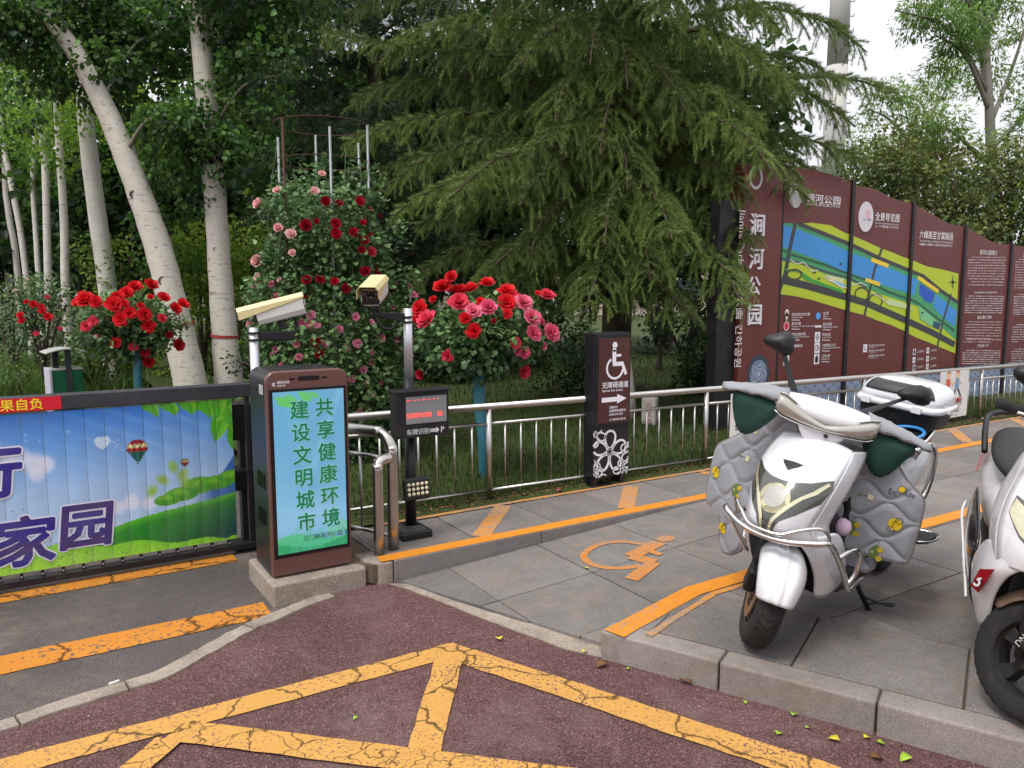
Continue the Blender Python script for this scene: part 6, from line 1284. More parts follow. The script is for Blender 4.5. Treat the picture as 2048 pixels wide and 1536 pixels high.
# ---------------------------------------------------------------- rose tower on its round cage
DT = 6.75; tcx = PD(655, 640, DT); TX, TY = float(tcx[0]), float(tcx[1]); TR = .40
tw = empty('rose_tower', (TX, TY, .15), 0, 'tall column of climbing roses, dark red, pale and pink, on a round wire cage', 'rose tower')
simple('rusty_iron', '#4c3028', .75, .3, .3, 20, dirt=('#3a241c', 8, .6)); simple('grey_pipe', '#8c8f92', .5, .5, .1, 10)
ztop_ = float(PD(668, 262, DT)[2])
for k in range(6):
    a = R(20 + 60 * k); x_, y_ = TX + TR * math.cos(a), TY + TR * math.sin(a); fbuild(MB().tube([(x_, y_, .1), (x_, y_, ztop_ - (.0 if k % 2 else .08))], .011, 8), 'cage_bar', 'rusty_iron' if k in (3,) else 'grey_pipe', tw)
for k, z_ in enumerate(np.linspace(.6, ztop_, 9)): fbuild(MB().tube(arc((TX, TY, z_), TR, 0, 2 * math.pi, (1, 0, 0), (0, 1, 0), 32)[:-1], .0045, 5, closed=True), 'cage_ring', 'rusty_iron', tw)
# climbing canes and leaves: a ragged cylinder with a loose top
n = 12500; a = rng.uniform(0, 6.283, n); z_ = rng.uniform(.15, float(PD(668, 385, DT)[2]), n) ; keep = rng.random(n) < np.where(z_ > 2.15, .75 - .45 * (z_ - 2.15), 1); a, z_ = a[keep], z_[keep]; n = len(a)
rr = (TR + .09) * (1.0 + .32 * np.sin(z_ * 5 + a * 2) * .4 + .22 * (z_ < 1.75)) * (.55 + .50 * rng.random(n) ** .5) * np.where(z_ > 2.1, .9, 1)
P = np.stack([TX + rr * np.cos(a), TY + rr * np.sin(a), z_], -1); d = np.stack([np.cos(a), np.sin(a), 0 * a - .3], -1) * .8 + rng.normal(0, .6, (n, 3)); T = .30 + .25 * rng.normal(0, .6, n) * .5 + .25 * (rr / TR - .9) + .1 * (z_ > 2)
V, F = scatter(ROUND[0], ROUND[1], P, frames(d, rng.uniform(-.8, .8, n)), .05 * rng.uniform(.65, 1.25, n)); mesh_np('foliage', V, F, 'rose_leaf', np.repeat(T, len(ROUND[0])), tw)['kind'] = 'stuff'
b = MB()
for k in range(26): a0 = random.uniform(0, 6.28); h_ = random.uniform(1.8, ztop_ - .1); b.tube(smooth_path([(TX + (TR + random.uniform(-.05, .08)) * math.cos(a0 + .5 * t), TY + (TR + random.uniform(-.05, .08)) * math.sin(a0 + .5 * t), .12 + (h_ - .12) * t) for t in (0, .25, .5, .75, 1)], 4), [.009] * 8 + [.006] * 6 + [.004] * 3, 5)
fbuild(b, 'canes', 'stem_green', tw)['kind'] = 'stuff'
bt = [(410, 385, 70, 'd'), (590, 435, 65, 'd'), (685, 425, 60, 'd'), (745, 365, 40, 'd'), (585, 370, 60, 'd'), (605, 248, 45, 'd'), (525, 235, 55, 'd'), (725, 235, 55, 'd'), (790, 285, 30, 'd'), (845, 322, 25, 'd'), (750, 470, 55, 'd'), (735, 535, 50, 'd'), (795, 540, 50, 'q'), (760, 660, 60, 'd'), (825, 665, 40, 'd'), (420, 715, 60, 'd'), (495, 715, 55, 'd'), (578, 722, 52, 'd'), (640, 765, 60, 'd'), (905, 770, 55, 'd'), (470, 1085, 60, 'd'), (490, 1160, 55, 'd'), (470, 355, 35, 'd'), (405, 815, 25, 'd'), (790, 437, 25, 'd'),
      (505, 70, 42, 'w'), (248, 175, 55, 'w'), (458, 178, 55, 'w'), (138, 250, 65, 'w'), (250, 400, 55, 'w'), (325, 437, 65, 'w'), (332, 548, 45, 'w'), (130, 597, 75, 'w'), (132, 695, 50, 'w'), (258, 712, 30, 'w'),
      (108, 755, 35, 's'), (145, 738, 35, 's'), (208, 733, 35, 's'), (233, 813, 40, 's'), (440, 922, 45, 's'), (393, 973, 40, 's'), (440, 975, 50, 's'), (480, 985, 30, 's'), (705, 933, 38, 's'), (795, 963, 30, 's'), (608, 1010, 40, 's'), (850, 1060, 50, 's'), (945, 1062, 50, 's'), (715, 1095, 45, 's'), (648, 1120, 38, 's'), (525, 1100, 35, 's'), (357, 1100, 35, 's'), (232, 1130, 35, 's'), (215, 1162, 30, 's'), (370, 1180, 40, 's'), (265, 1225, 30, 's'), (795, 1150, 30, 's'), (800, 1213, 35, 's'), (750, 1258, 40, 's'), (680, 1312, 40, 's'), (772, 1342, 42, 's'), (905, 1350, 35, 's'), (848, 1340, 28, 's'), (920, 1258, 32, 's'), (798, 1408, 42, 's'), (738, 1475, 30, 's'), (728, 1508, 30, 's'), (1012, 1342, 35, 's'), (902, 828, 35, 's'), (1025, 750, 35, 's'), (1045, 795, 40, 's'), (1060, 800, 30, 's'), (945, 725, 25, 's'), (80, 975, 45, 's'), (988, 1133, 22, 's'), (1035, 1080, 30, 's'), (925, 875, 30, 's')]
put_roses(tw, bt, (480, 330), 3.072, (TX, TY, 1.35), (TR + .12, TR + .12, 2.4), False)
# side bushes of the tower's foot: leaves spreading right behind the display
rose_leaves(tw, (TX + .42, TY - .1, .75), (.42, .35, .75), 3000, .045, .3, 'lower_foliage')
rose_leaves(tw, (TX - .15, TY + .05, .7), (.62, .45, .70), 2600, .045, .3, 'lower_foliage')
rose_leaves(tw, (TX + .02, TY, 2.0), (.56, .46, .62), 3200, .045, .2, 'upper_foliage')
for u_, v_, r_ in ((535, 420, .13), (548, 520, .15), (525, 600, .16), (565, 372, .11), (625, 362, .14), (745, 400, .13), (790, 470, .14), (805, 560, .16), (705, 345, .10), (645, 330, .10), (560, 450, .16), (585, 410, .15), (690, 395, .14), (740, 355, .12), (815, 650, .16), (520, 680, .15)):
    rose_leaves(tw, tuple(PD(u_, v_, DT - random.uniform(-.2, .35))), (r_, r_, r_ * 1.1), int(5200 * r_ * r_) + 40, .046, .15, 'shoot_foliage')
# ---------------------------------------------------------------- grass, ground cover and litter
def blades(name, P, h, w, mat, lean=.5, label=None, seg=3):
    n = len(P); tv, tf = [], []
    for i in range(seg): x = i / seg; tv += [(0 + .35 * x * x, -.5 * (1 - x * .7), x), (0 + .35 * x * x, .5 * (1 - x * .7), x)]
    tv.append((.5, 0, .93)); tv = np.array(tv)
    for i in range(seg - 1): a_ = 2 * i; tf += [(a_, a_ + 1, a_ + 3), (a_, a_ + 3, a_ + 2)]
    tf.append((2 * seg - 2, 2 * seg - 1, 2 * seg)); a_ = rng.uniform(0, 6.283, n); c, s = np.cos(a_), np.sin(a_); hh = h * rng.uniform(.5, 1.2, n); ll = lean * rng.uniform(.2, 1.6, n)
    X = tv[None, :, 0] * (hh * ll * 2)[:, None]; Y = tv[None, :, 1] * w * rng.uniform(.7, 1.3, n)[:, None]; Z = tv[None, :, 2] * (hh * np.sqrt(np.clip(1 - ll ** 2 * .25, .3, 1)))[:, None]
    V = np.stack([P[:, :1] + X * c[:, None] - Y * s[:, None], P[:, 1:2] + X * s[:, None] + Y * c[:, None], P[:, 2:3] + Z], -1).reshape(-1, 3); k = len(tv)
    F = (np.array(tf)[None] + (np.arange(n) * k)[:, None, None]).reshape(-1, 3); T = np.repeat(.4 + rng.normal(0, .15, n), k); o = mesh_np(name, V, F, mat, T); tag(o, label, kind='stuff'); return o
def lawn_z(x, y): return .135 + np.where(y < 12, .05 * np.sin(x * 1.3) * np.cos(y * .9) * np.minimum(1, (y - 4.56)), 0) + np.minimum(.12, (y - 4.56) * .03)
n = 26000; x = rng.uniform(1.7, 11, n); y = 4.74 + 3.6 * rng.random(n) ** 1.4; blades('grass', np.stack([x, y, lawn_z(x, y) - .01], -1), .085, .008, 'grass_blade', .6, 'rough grass and clover behind the steel fence')
n = 9000; x = rng.uniform(3, 18, n); y = rng.uniform(8, 18, n); blades('grass', np.stack([x, y, np.full(n, .24)], -1), .14, .016, 'grass_blade', .5, 'shaded grass further back under the cedars')
P = []
for k in range(190):
    q = G(random.uniform(-30, 520), random.uniform(700, 800), .06) if k < 150 else G(random.uniform(-10, 110), random.uniform(690, 790), .06)
    if q[1] < 7 or q[1] > 20 or q[0] < -.3 - (q[1] - 8.8) * .13: continue
    m_b = 26; P.append(np.array([q[0], q[1], .05]) + np.c_[rng.normal(0, .09, m_b), rng.normal(0, .09, m_b), np.zeros(m_b)])
blades('lily_turf', np.concatenate(P), .42, .016, 'lily_blade', .8, 'strap-leaved lily turf along the path and under the roses', 4)
n = 2600; x = rng.uniform(1.8, 14, n); y = 4.60 + .12 * rng.random(n) + .12 * (rng.random(n) ** 3); V, F = scatter(LEAF4[0], LEAF4[1], np.stack([x, y, PZ + .006 + .012 * rng.random(n)], -1), frames(np.c_[rng.normal(0, 1, (n, 2)), rng.normal(0, .25, n)], rng.uniform(-.6, .6, n)), .030 * rng.uniform(.5, 1.3, n))
tag(mesh_np('dry_leaves', V, F, 'dry_leaf', np.repeat(rng.uniform(0, 1, n), 4)), 'brown leaf litter along the foot of the fence', kind='stuff')
n = 900; x = rng.uniform(1.8, 13, n); y = 4.60 + .16 * rng.random(n); blades('grass', np.stack([x, y, np.full(n, PZ)], -1), .06, .006, 'grass_blade', .7, 'sparse grass sprouting at the foot of the fence')
# single fallen leaves and petals on the ground, each a thing of its own
simple('leaf_green', '#8fb030', .6, 0, .2, 30); simple('leaf_yellow', '#d2c030', .6, 0, .2, 30); simple('leaf_brown', '#6d4a2c', .8, 0, .25, 30); simple('petal_fallen', '#d83a78', .6, 0, .2, 30); simple('paper_white', '#dedad2', .7, 0, .05, 30)
def fallen(u, v, z, s_, mat, label, name='fallen_leaf', cat='leaf', w=.8):
    p = G(u, v, z); tv, tf = leaf_template(w, .16, 1.0, .25); a = random.uniform(0, 6.28); M = Matrix.Translation((p[0], p[1], z + .007)) @ Matrix.Rotation(a, 4, 'Z') @ Matrix.Scale(s_, 4)
    b = MB(); b.add([M @ Vector((q[0], q[1], q[2] + .12)) for q in tv], tf); o = b.build(name, mat, smooth=True, fix=False, solid=.0006); tag(o, label, cat, 'leaves and petals fallen on the ground')
for u, v, z, s_, m, lab in [(1554, 1474, .004, .034, 'leaf_green', 'round green leaf lying on the red asphalt below the kerb'), (1680, 1487, .004, .045, 'leaf_yellow', 'long yellow leaf on the red asphalt below the kerb'), (1727, 1480, .004, .03, 'leaf_yellow', 'small yellow leaf right against the kerb'), (1752, 1487, .004, .03, 'leaf_green', 'green leaf touching the kerb joint'), (1822, 1518, .004, .05, 'leaf_green', 'curled green leaf at the bottom edge below the kerb'), (1585, 1436, .004, .035, 'leaf_green', 'pair-shaped green leaf beside the middle kerb stone'), (1610, 1460, .004, .022, 'leaf_green', 'tiny green leaf on the red asphalt by the middle kerb stone'), (1490, 1405, .004, .02, 'leaf_green', 'tiny green leaf near the first kerb joint'),
                         (1260, 1342, .004, .022, 'leaf_green', 'small green leaf below the corner of the yellow kerb'), (1215, 1330, .006, .06, 'leaf_brown', 'curled brown leaf at the corner of the kerb'), (1382, 1372, .004, .07, 'leaf_brown', 'long brown leaf against the first kerb stone'), (1000, 1284, .006, .045, 'leaf_yellow', 'yellow leaf on the mortar beside the ramp'), (1165, 1308, .012, .03, 'leaf_yellow', 'pale yellow leaf on the mortar near the kerb corner'), (715, 1437, .004, .022, 'leaf_green', 'green fleck inside the yellow triangle'), (1178, 1140, .05, .03, 'leaf_yellow', 'yellow leaf on the ramp beside the painted wheel'), (1740, 1520, .004, .05, 'leaf_brown', 'brown leaf at the bottom edge of the photo'), (1115, 985, .135, .05, 'petal_fallen', 'pink petals lying by the access sign')]:
    fallen(u, v, z, s_, m, lab)
pb0, pb1 = G(218, 1371, 0), G(238, 1364, 0)
tag(MB().cyl((pb0[0], pb0[1], .006), (pb1[0], pb1[1], .006), .0055, 8).build('cigarette_butt', 'paper_white'), 'white cigarette butt on the grey asphalt beside the edging', 'cigarette butt')
# ---------------------------------------------------------------- litter bin, stone posts, mast, far building
DB = 8.9; q = PD(130, 745, DB); bin_ = empty('litter_bin', (q[0], q[1], .05), R(8), 'green and white litter bin with a curved grey canopy behind the gate', 'litter bin')
bz0, bz1 = .08, float(PD(130, 738, DB)[2]); simple('bin_green', '#0f5a3c', .4, .1, .1, 8); simple('bin_grey', '#a9aaa4', .5, .2, .1, 8); simple('bin_white', '#b9b9c6', .5, 0, .1, 8)
def lb(b, n, m, **k): o = b.build(n, m, bin_, **k); return o
lb(MB().b2((-.155, -.16, 0), (.155, .16, bz1 - .05)), 'drum', 'bin_green', bevel=.01); lb(MB().b2((-.185, -.17, 0), (-.158, .17, bz1 - .03)), 'side_plate', 'bin_white', bevel=.004); lb(MB().b2((-.16, -.165, bz1 - .05), (.16, .165, bz1 - .03)), 'rim', 'bin_grey', bevel=.004)
lb(MB().b2((-.02, -.175, 0), (.04, -.16, bz1 + .18)), 'front_strap', 'gate_grey'); lb(MB().b2((-.12, -.02, bz1 - .05), (-.06, .06, bz1 + .18)), 'canopy_post', 'dark_plastic')
lb(MB().prism([(-.21 + .42 * i / 10, -.20, bz1 + .155 + .045 * math.sin(math.pi * i / 10)) for i in range(11)] + [(.21 - .42 * i / 10, -.20, bz1 + .14 + .045 * math.sin(math.pi * i / 10)) for i in range(11)], (0, .4, 0)), 'canopy', 'bin_grey', bevel=.003)
DS = 8.3; q = PD(1300, 800, DS)
sp_ = empty('stone_marker', (q[0], q[1], .2), R(35), 'square white stone marker with red characters on the lawn behind the fence', 'stone marker'); zt = float(PD(1300, 795, DS)[2])
MB().b2((-.075, -.075, -.12), (.075, .075, zt - .2)).build('block', 'white_stone', sp_, bevel=.01)
for (o_, S_, N_) in (((-.0752, .05, 0), (0, -1, 0), (-1, 0, 0)), ((-.05, -.0752, 0), (1, 0, 0), (0, -1, 0))):
    ik = Ink(o_, S=S_, T=(0, 0, 1), N=N_); [ik.text(ch, .018, zt - .2 - .11 - .085 * i, .07, '#a8584e') for i, ch in enumerate('严禁攀')]; ik.build('red_lettering', sp_)
q = PD(1258, 830, 8.6); wp = empty('white_tree_stake', (q[0], q[1], .2), 0, 'slanting whitewashed stub beside the access sign', 'post'); wp_ = MB().tube([(0, 0, -.1), (-.02, 0, .3), (-.06, .02, .75)], [.10, .08, .06], 10); wp_.build('stub', 'white_stone', wp, smooth=True)
# steel mast behind the cedar
DM = 24; mq = PD(1652, 600, DM); mast = empty('steel_mast', (mq[0], mq[1], 0), 0, 'tall grey steel mast with climbing rungs behind the cedar', 'mast')
m_, nt_, b_ = new_mat('mast_steel'); p_ = pos(nt_); mp_ = nd(nt_, 'ShaderNodeMapping'); mp_.inputs['Scale'].default_value = (2.5, 2.5, .35); nt_.links.new(p_, mp_.inputs['Vector'])
c_ = mix_col(nt_, ramp(nt_, tex_noise(nt_, 1.6, 5, .6, mp_.outputs[0]), .35, .65), lin('#b2b4b6'), lin('#c6c1b8')); c_ = mix_col(nt_, math_n(nt_, 'MULTIPLY', ramp(nt_, tex_noise(nt_, 2.2, 6, .7, mp_.outputs[0]), .60, .72), .35), c_, lin('#9a6a4c')); nt_.links.new(c_, b_.inputs['Base Color']); b_.inputs['Metallic'].default_value = 0; b_.inputs['Roughness'].default_value = .6
b = MB(); zz = 0
for k in range(5): fbuild(MB().cyl((mq[0], mq[1], k * 4.2), (mq[0], mq[1], k * 4.2 + 4.18), .36 - .03 * k, 26, .335 - .03 * k), 'mast_section', 'mast_steel', mast)
rx, ry = float(_rt[0]), float(_rt[1])
for k in range(44): zz = 1 + k * .42; r_ = .345 - .0075 * zz; a_ = Vector((mq[0], mq[1], zz)); fbuild(MB().tube([a_ + Vector((rx, ry, 0)) * r_, a_ + Vector((rx, ry, 0)) * (r_ + .16) , a_ + Vector((rx, ry, 0)) * (r_ + .16) + Vector((0, 0, .08))], .014, 5), 'rung', 'rusty_iron', mast)
# pale building far behind the lawn
DBL = 46; c0 = PD(1290, 660, DBL); bld = empty('park_building', (c0[0], c0[1], 0), YAW - R(90), 'low pale building far away under the cedar boughs', 'building')
simple('pale_wall', '#c3b2a4', .8, 0, .08, 1.5); simple('window_dark', '#3a3c44', .15, 0, .1, 2); simple('roof_grey', '#6f6660', .8, 0, .1, 2)
MB().b2((-11, 0, 0), (9, 6, 3.4)).build('wall', 'pale_wall', bld); MB().prism([(-11.4, -.5, 3.4), (-11.4, 6.5, 3.4), (-11.4, 3, 4.6)], (20.8, 0, 0)).build('roof', 'roof_grey', bld)
for k in range(8):
    w_ = MB().b2((-9.6 + k * 2.3, -.06, .9), (-8.4 + k * 2.3, .02, 2.4)).build('window', 'window_dark', bld); w_f = MB().b2((-9.7 + k * 2.3, -.12, .78), (-8.3 + k * 2.3, -.0, .895)).build('sill', 'pale_wall', w_)
# ================================================================= SCOOTERS
def paint(name, col, dirt=None, rough=.22):
    m = simple(name, col, rough, 0, .02, 4, coat=.7, dirt=dirt); return m
paint('scooter_white', '#dcdce0', ('#b9aaa0', 7, .35)); paint('scooter_white_worn', '#d8d5d6', ('#a08e84', 9, .6), .32)
simple('rubber', '#1d1c1c', .85, 0, .2, 40, bmp=.3, dirt=('#5a4f46', 10, .35)); simple('black_trim', '#121214', .5, 0, .2, 20, dirt=('#5a524c', 8, .2)); simple('black_gloss', '#0c0c0e', .15, 0, .1, 10, coat=.6)
simple('rim_grey', '#5c5450', .45, .7, .2, 20, dirt=('#7a6248', 10, .5)); simple('rim_black', '#262423', .5, .4, .2, 20, dirt=('#6a5c50', 10, .5)); simple('brake_disc', '#9a8a78', .35, .9, .2, 30, dirt=('#8a5a30', 12, .5))
simple('lamp_dark', '#4a4b45', .08, 0, .1, 12, coat=1.0); simple('lamp_strip', '#d6d0b0', .15, .5, .3, 60, coat=.8); simple('amber', '#c98a4c', .2, .2, .3, 40, coat=.8)

def faceted(name, c0, c1, metal, vs):
    m, nt, b = new_mat(name); p = pos(nt); vo = nd(nt, 'ShaderNodeTexVoronoi'); vo.inputs['Scale'].default_value = vs; nt.links.new(p, vo.inputs['Vector'])
    sp = nd(nt, 'ShaderNodeSeparateColor'); nt.links.new(vo.outputs['Color'], sp.inputs[0]); nt.links.new(mix_col(nt, sp.outputs[0], lin(c0), lin(c1)), b.inputs['Base Color'])
    b.inputs['Metallic'].default_value = metal; b.inputs['Roughness'].default_value = .12; b.inputs['Coat Weight'].default_value = 1; b.inputs['Coat Roughness'].default_value = .04; bump(nt, b, vo.outputs['Distance'], .25, .01)
faceted('clear_lens', '#98958a', '#bdb9ae', .55, 9); faceted('lamp_reflector', '#8a8464', '#d6cca4', .7, 26); simple('mirror_glass', '#8f969c', .05, 1, 0, 5); simple('seat_vinyl', '#1b1b1d', .55, 0, .15, 20, bmp=.2); simple('fender_brown', '#6d5646', .45, .1, .2, 12, coat=.4, dirt=('#a59a90', 6, .3))
simple('tail_red', '#a01020', .15, 0, .1, 10, coat=1.0); simple('green_fabric', '#153d34', .8, 0, .15, 14, bmp=.25, bscale=30); simple('quilt_trim', '#77716e', .85, 0, .1, 30); simple('pink_felt', '#cdb0c6', .9, 0, .1, 20); simple('blue_plastic', '#2f86c8', .35, 0, .05, 10)
m_, nt_, b_ = new_mat('quilt_fabric'); p_ = pos(nt_); n_ = tex_noise(nt_, 7, 5, .6, p_); c_ = mix_col(nt_, n_, lin('#828389'), lin('#999aa0'))
nt_.links.new(c_, b_.inputs['Base Color']); b_.inputs['Roughness'].default_value = .72; b_.inputs['Sheen Weight'].default_value = .15
wr = tex_noise(nt_, 38, 4, .6, p_, 1.2); bump(nt_, b_, wr, .35, .006)
class Rig:
    """root with a lean; parts are given in the scooter's own frame: x forward, y to the rider's left, z up"""
    def __init__(s, root, steer): 
        s.root = root; ax = Vector((-.17, 0, .535)).normalized(); pv = Vector((.62, 0, .215))
        s.M = Matrix.Translation(pv) @ Matrix.Rotation(steer, 4, ax) @ Matrix.Translation(-pv); s.tilt = None
    def add(s, b, n, m, parent=None, st=False, **k):
        if st: b.v = [tuple(s.M @ Vector(q)) for q in b.v]
        return b.build(n, m, parent or s.root, **k)
def mir(P): return [(x, -y, z) for x, y, z in P]
class Surf:
    """front shell: rows of (centre, corner) from top to bottom; s in -1..1 across, t in 0..1 down"""
    def __init__(s, rows, pw=2.2): s.rows = rows; s.pw = pw
    def at(s, a, t, lift=0.0):
        n = len(s.rows) - 1; f = min(max(t, 0), 1) * n; i = min(int(f), n - 1); f -= i
        def cr(k):
            g = lambda j: Vector(s.rows[min(max(j, 0), n)][k]); p0, p1, p2, p3 = g(i - 1), g(i), g(i + 1), g(i + 2)
            return .5 * ((2 * p1) + (p2 - p0) * f + (2 * p0 - 5 * p1 + 4 * p2 - p3) * f * f + (3 * p1 - p0 - 3 * p2 + p3) * f ** 3)
        c, e = cr(0), cr(1); w = abs(a); x = c.x - (c.x - e.x) * w ** s.pw; z = c.z + (e.z - c.z) * w ** 1.6; y = e.y * a
        p = Vector((x, y, z))
        if lift:
            d = .02; A = s.at(min(a + d, 1), t) - s.at(max(a - d, -1), t); B = s.at(a, min(t + d, 1)) - s.at(a, max(t - d, 0)); nn = A.cross(B).normalized()
            if nn.x < 0: nn = -nn
            p = p + nn * lift
        return p
    def mesh(s, na=21, nt=25):
        b = MB(); b.add([s.at(-1 + 2 * i / (na - 1), j / (nt - 1)) for j in range(nt) for i in range(na)], [(j * na + i, j * na + i + 1, (j + 1) * na + i + 1, (j + 1) * na + i) for j in range(nt - 1) for i in range(na - 1)]); return b
    def patch(s, poly, lift, n=3):
        bm = bmesh.new(); f = bm.faces.new([bm.verts.new((x, y, 0)) for x, y in poly]); bmesh.ops.triangulate(bm, faces=[f])
        for _ in range(n): bmesh.ops.subdivide_edges(bm, edges=bm.edges[:], cuts=1, use_grid_fill=True); bmesh.ops.triangulate(bm, faces=bm.faces[:]) if _ < n - 1 else None
        bm.verts.index_update(); b = MB(); b.add([s.at(v.co.x, v.co.y, lift) for v in bm.verts], [tuple(v.index for v in f.verts) for f in bm.faces]); bm.free(); return b
def wheel(rg, c, r, w, name, rimm, st=False, spokes=5, disc_side=-1):
    if rimm == 'rim_black': disc_side = 0
    def T(b): b.v = [(q[0] + c[0], q[1] + c[1], q[2] + c[2]) for q in b.v]; return b
    root = rg.add(T(MB().lathe([(r * .60, -w * .42), (r * .68, -w * .50), (r * .86, -w * .52), (r * .95, -w * .40), (r * .985, -w * .22), (r, 0), (r * .985, w * .22), (r * .95, w * .40), (r * .86, w * .52), (r * .68, w * .50), (r * .60, w * .42)], 44, axis='y')), name, 'rubber', None, st, smooth=True)
    tr = MB()
    for k in range(36):
        a0 = 2 * math.pi * k / 36
        for sd in (-1, 1): tr.add([(r * 1.004 * math.cos(a0), sd * w * .02, r * 1.004 * math.sin(a0)), (r * 1.004 * math.cos(a0 + .05), sd * w * .02, r * 1.004 * math.sin(a0 + .05)), (r * .972 * math.cos(a0 + .17), sd * w * .36, r * .972 * math.sin(a0 + .17)), (r * .972 * math.cos(a0 + .12), sd * w * .36, r * .972 * math.sin(a0 + .12))], [(0, 1, 2, 3)])
    rg.add(T(tr), 'tread_grooves', 'black_trim', root, st)['kind'] = 'stuff'
    rg.add(T(MB().lathe([(r * .61, -w * .44), (r * .66, -w * .47), (r * .665, -w * .40), (r * .57, -w * .30), (r * .55, 0), (r * .57, w * .30), (r * .665, w * .40), (r * .66, w * .47), (r * .61, w * .44)], 40, axis='y')), 'rim', rimm, root, st, smooth=True)
    b = MB()
    for k in range(spokes):
        a = 2 * math.pi * k / spokes + .3; u = Vector((math.cos(a), 0, math.sin(a))); v = Vector((-math.sin(a), 0, math.cos(a)))
        b.loft([[tuple(u * rr + v * (hw * sx) + Vector((0, sy * ww, 0))) for sx, sy in ((-1, -1), (1, -1), (1, 1), (-1, 1))] for rr, hw, ww in ((r * .12, r * .10, w * .30), (r * .35, r * .085, w * .24), (r * .58, r * .15, w * .26))])
    rg.add(T(b), 'spokes', rimm, root, st, bevel=.004); rg.add(T(MB().cyl((0, -w * .62, 0), (0, w * .62, 0), r * .16, 18)), 'hub', rimm, root, st, smooth=True, bevel=.004)
    if disc_side: rg.add(T(MB().lathe([(r * .30, disc_side * w * .50), (r * .50, disc_side * w * .50), (r * .50, disc_side * w * .56), (r * .30, disc_side * w * .56), (r * .30, disc_side * w * .50)], 30, axis='y')), 'brake_disc', 'brake_disc', root, st)
    return root
def front_fender(rg, mat, c, r, a0, a1, hw, st=True, flare=0.0):
    b = MB(); N = 14; cols = 15; V = []
    for i in range(N + 1):
        t = i / N; a = a0 + (a1 - a0) * t
        for j in range(cols):
            s_ = -1 + 2 * j / (cols - 1); w = hw * (.70 + .42 * math.sin(math.pi * min(1, .12 + t * .80))) if flare else hw * (.85 + .15 * math.sin(math.pi * t)); rr = r + (.022 if flare else .02) * math.sin(math.pi * min(1, t + .1)) - (.055 if flare else .05) * abs(s_) ** 4 + ((.010 * max(0, 1 - abs(s_) / .12) + .004 * math.exp(-((abs(s_) - .5) / .16) ** 2)) if flare else 0)
            V.append((c[0] + rr * math.cos(a), s_ * w, c[2] + rr * math.sin(a)))
    b.add(V, [(i * cols + j, i * cols + j + 1, (i + 1) * cols + j + 1, (i + 1) * cols + j) for i in range(N) for j in range(cols - 1)])
    return rg.add(b, 'front_fender', mat, None, st, sub=1, solid=.006)
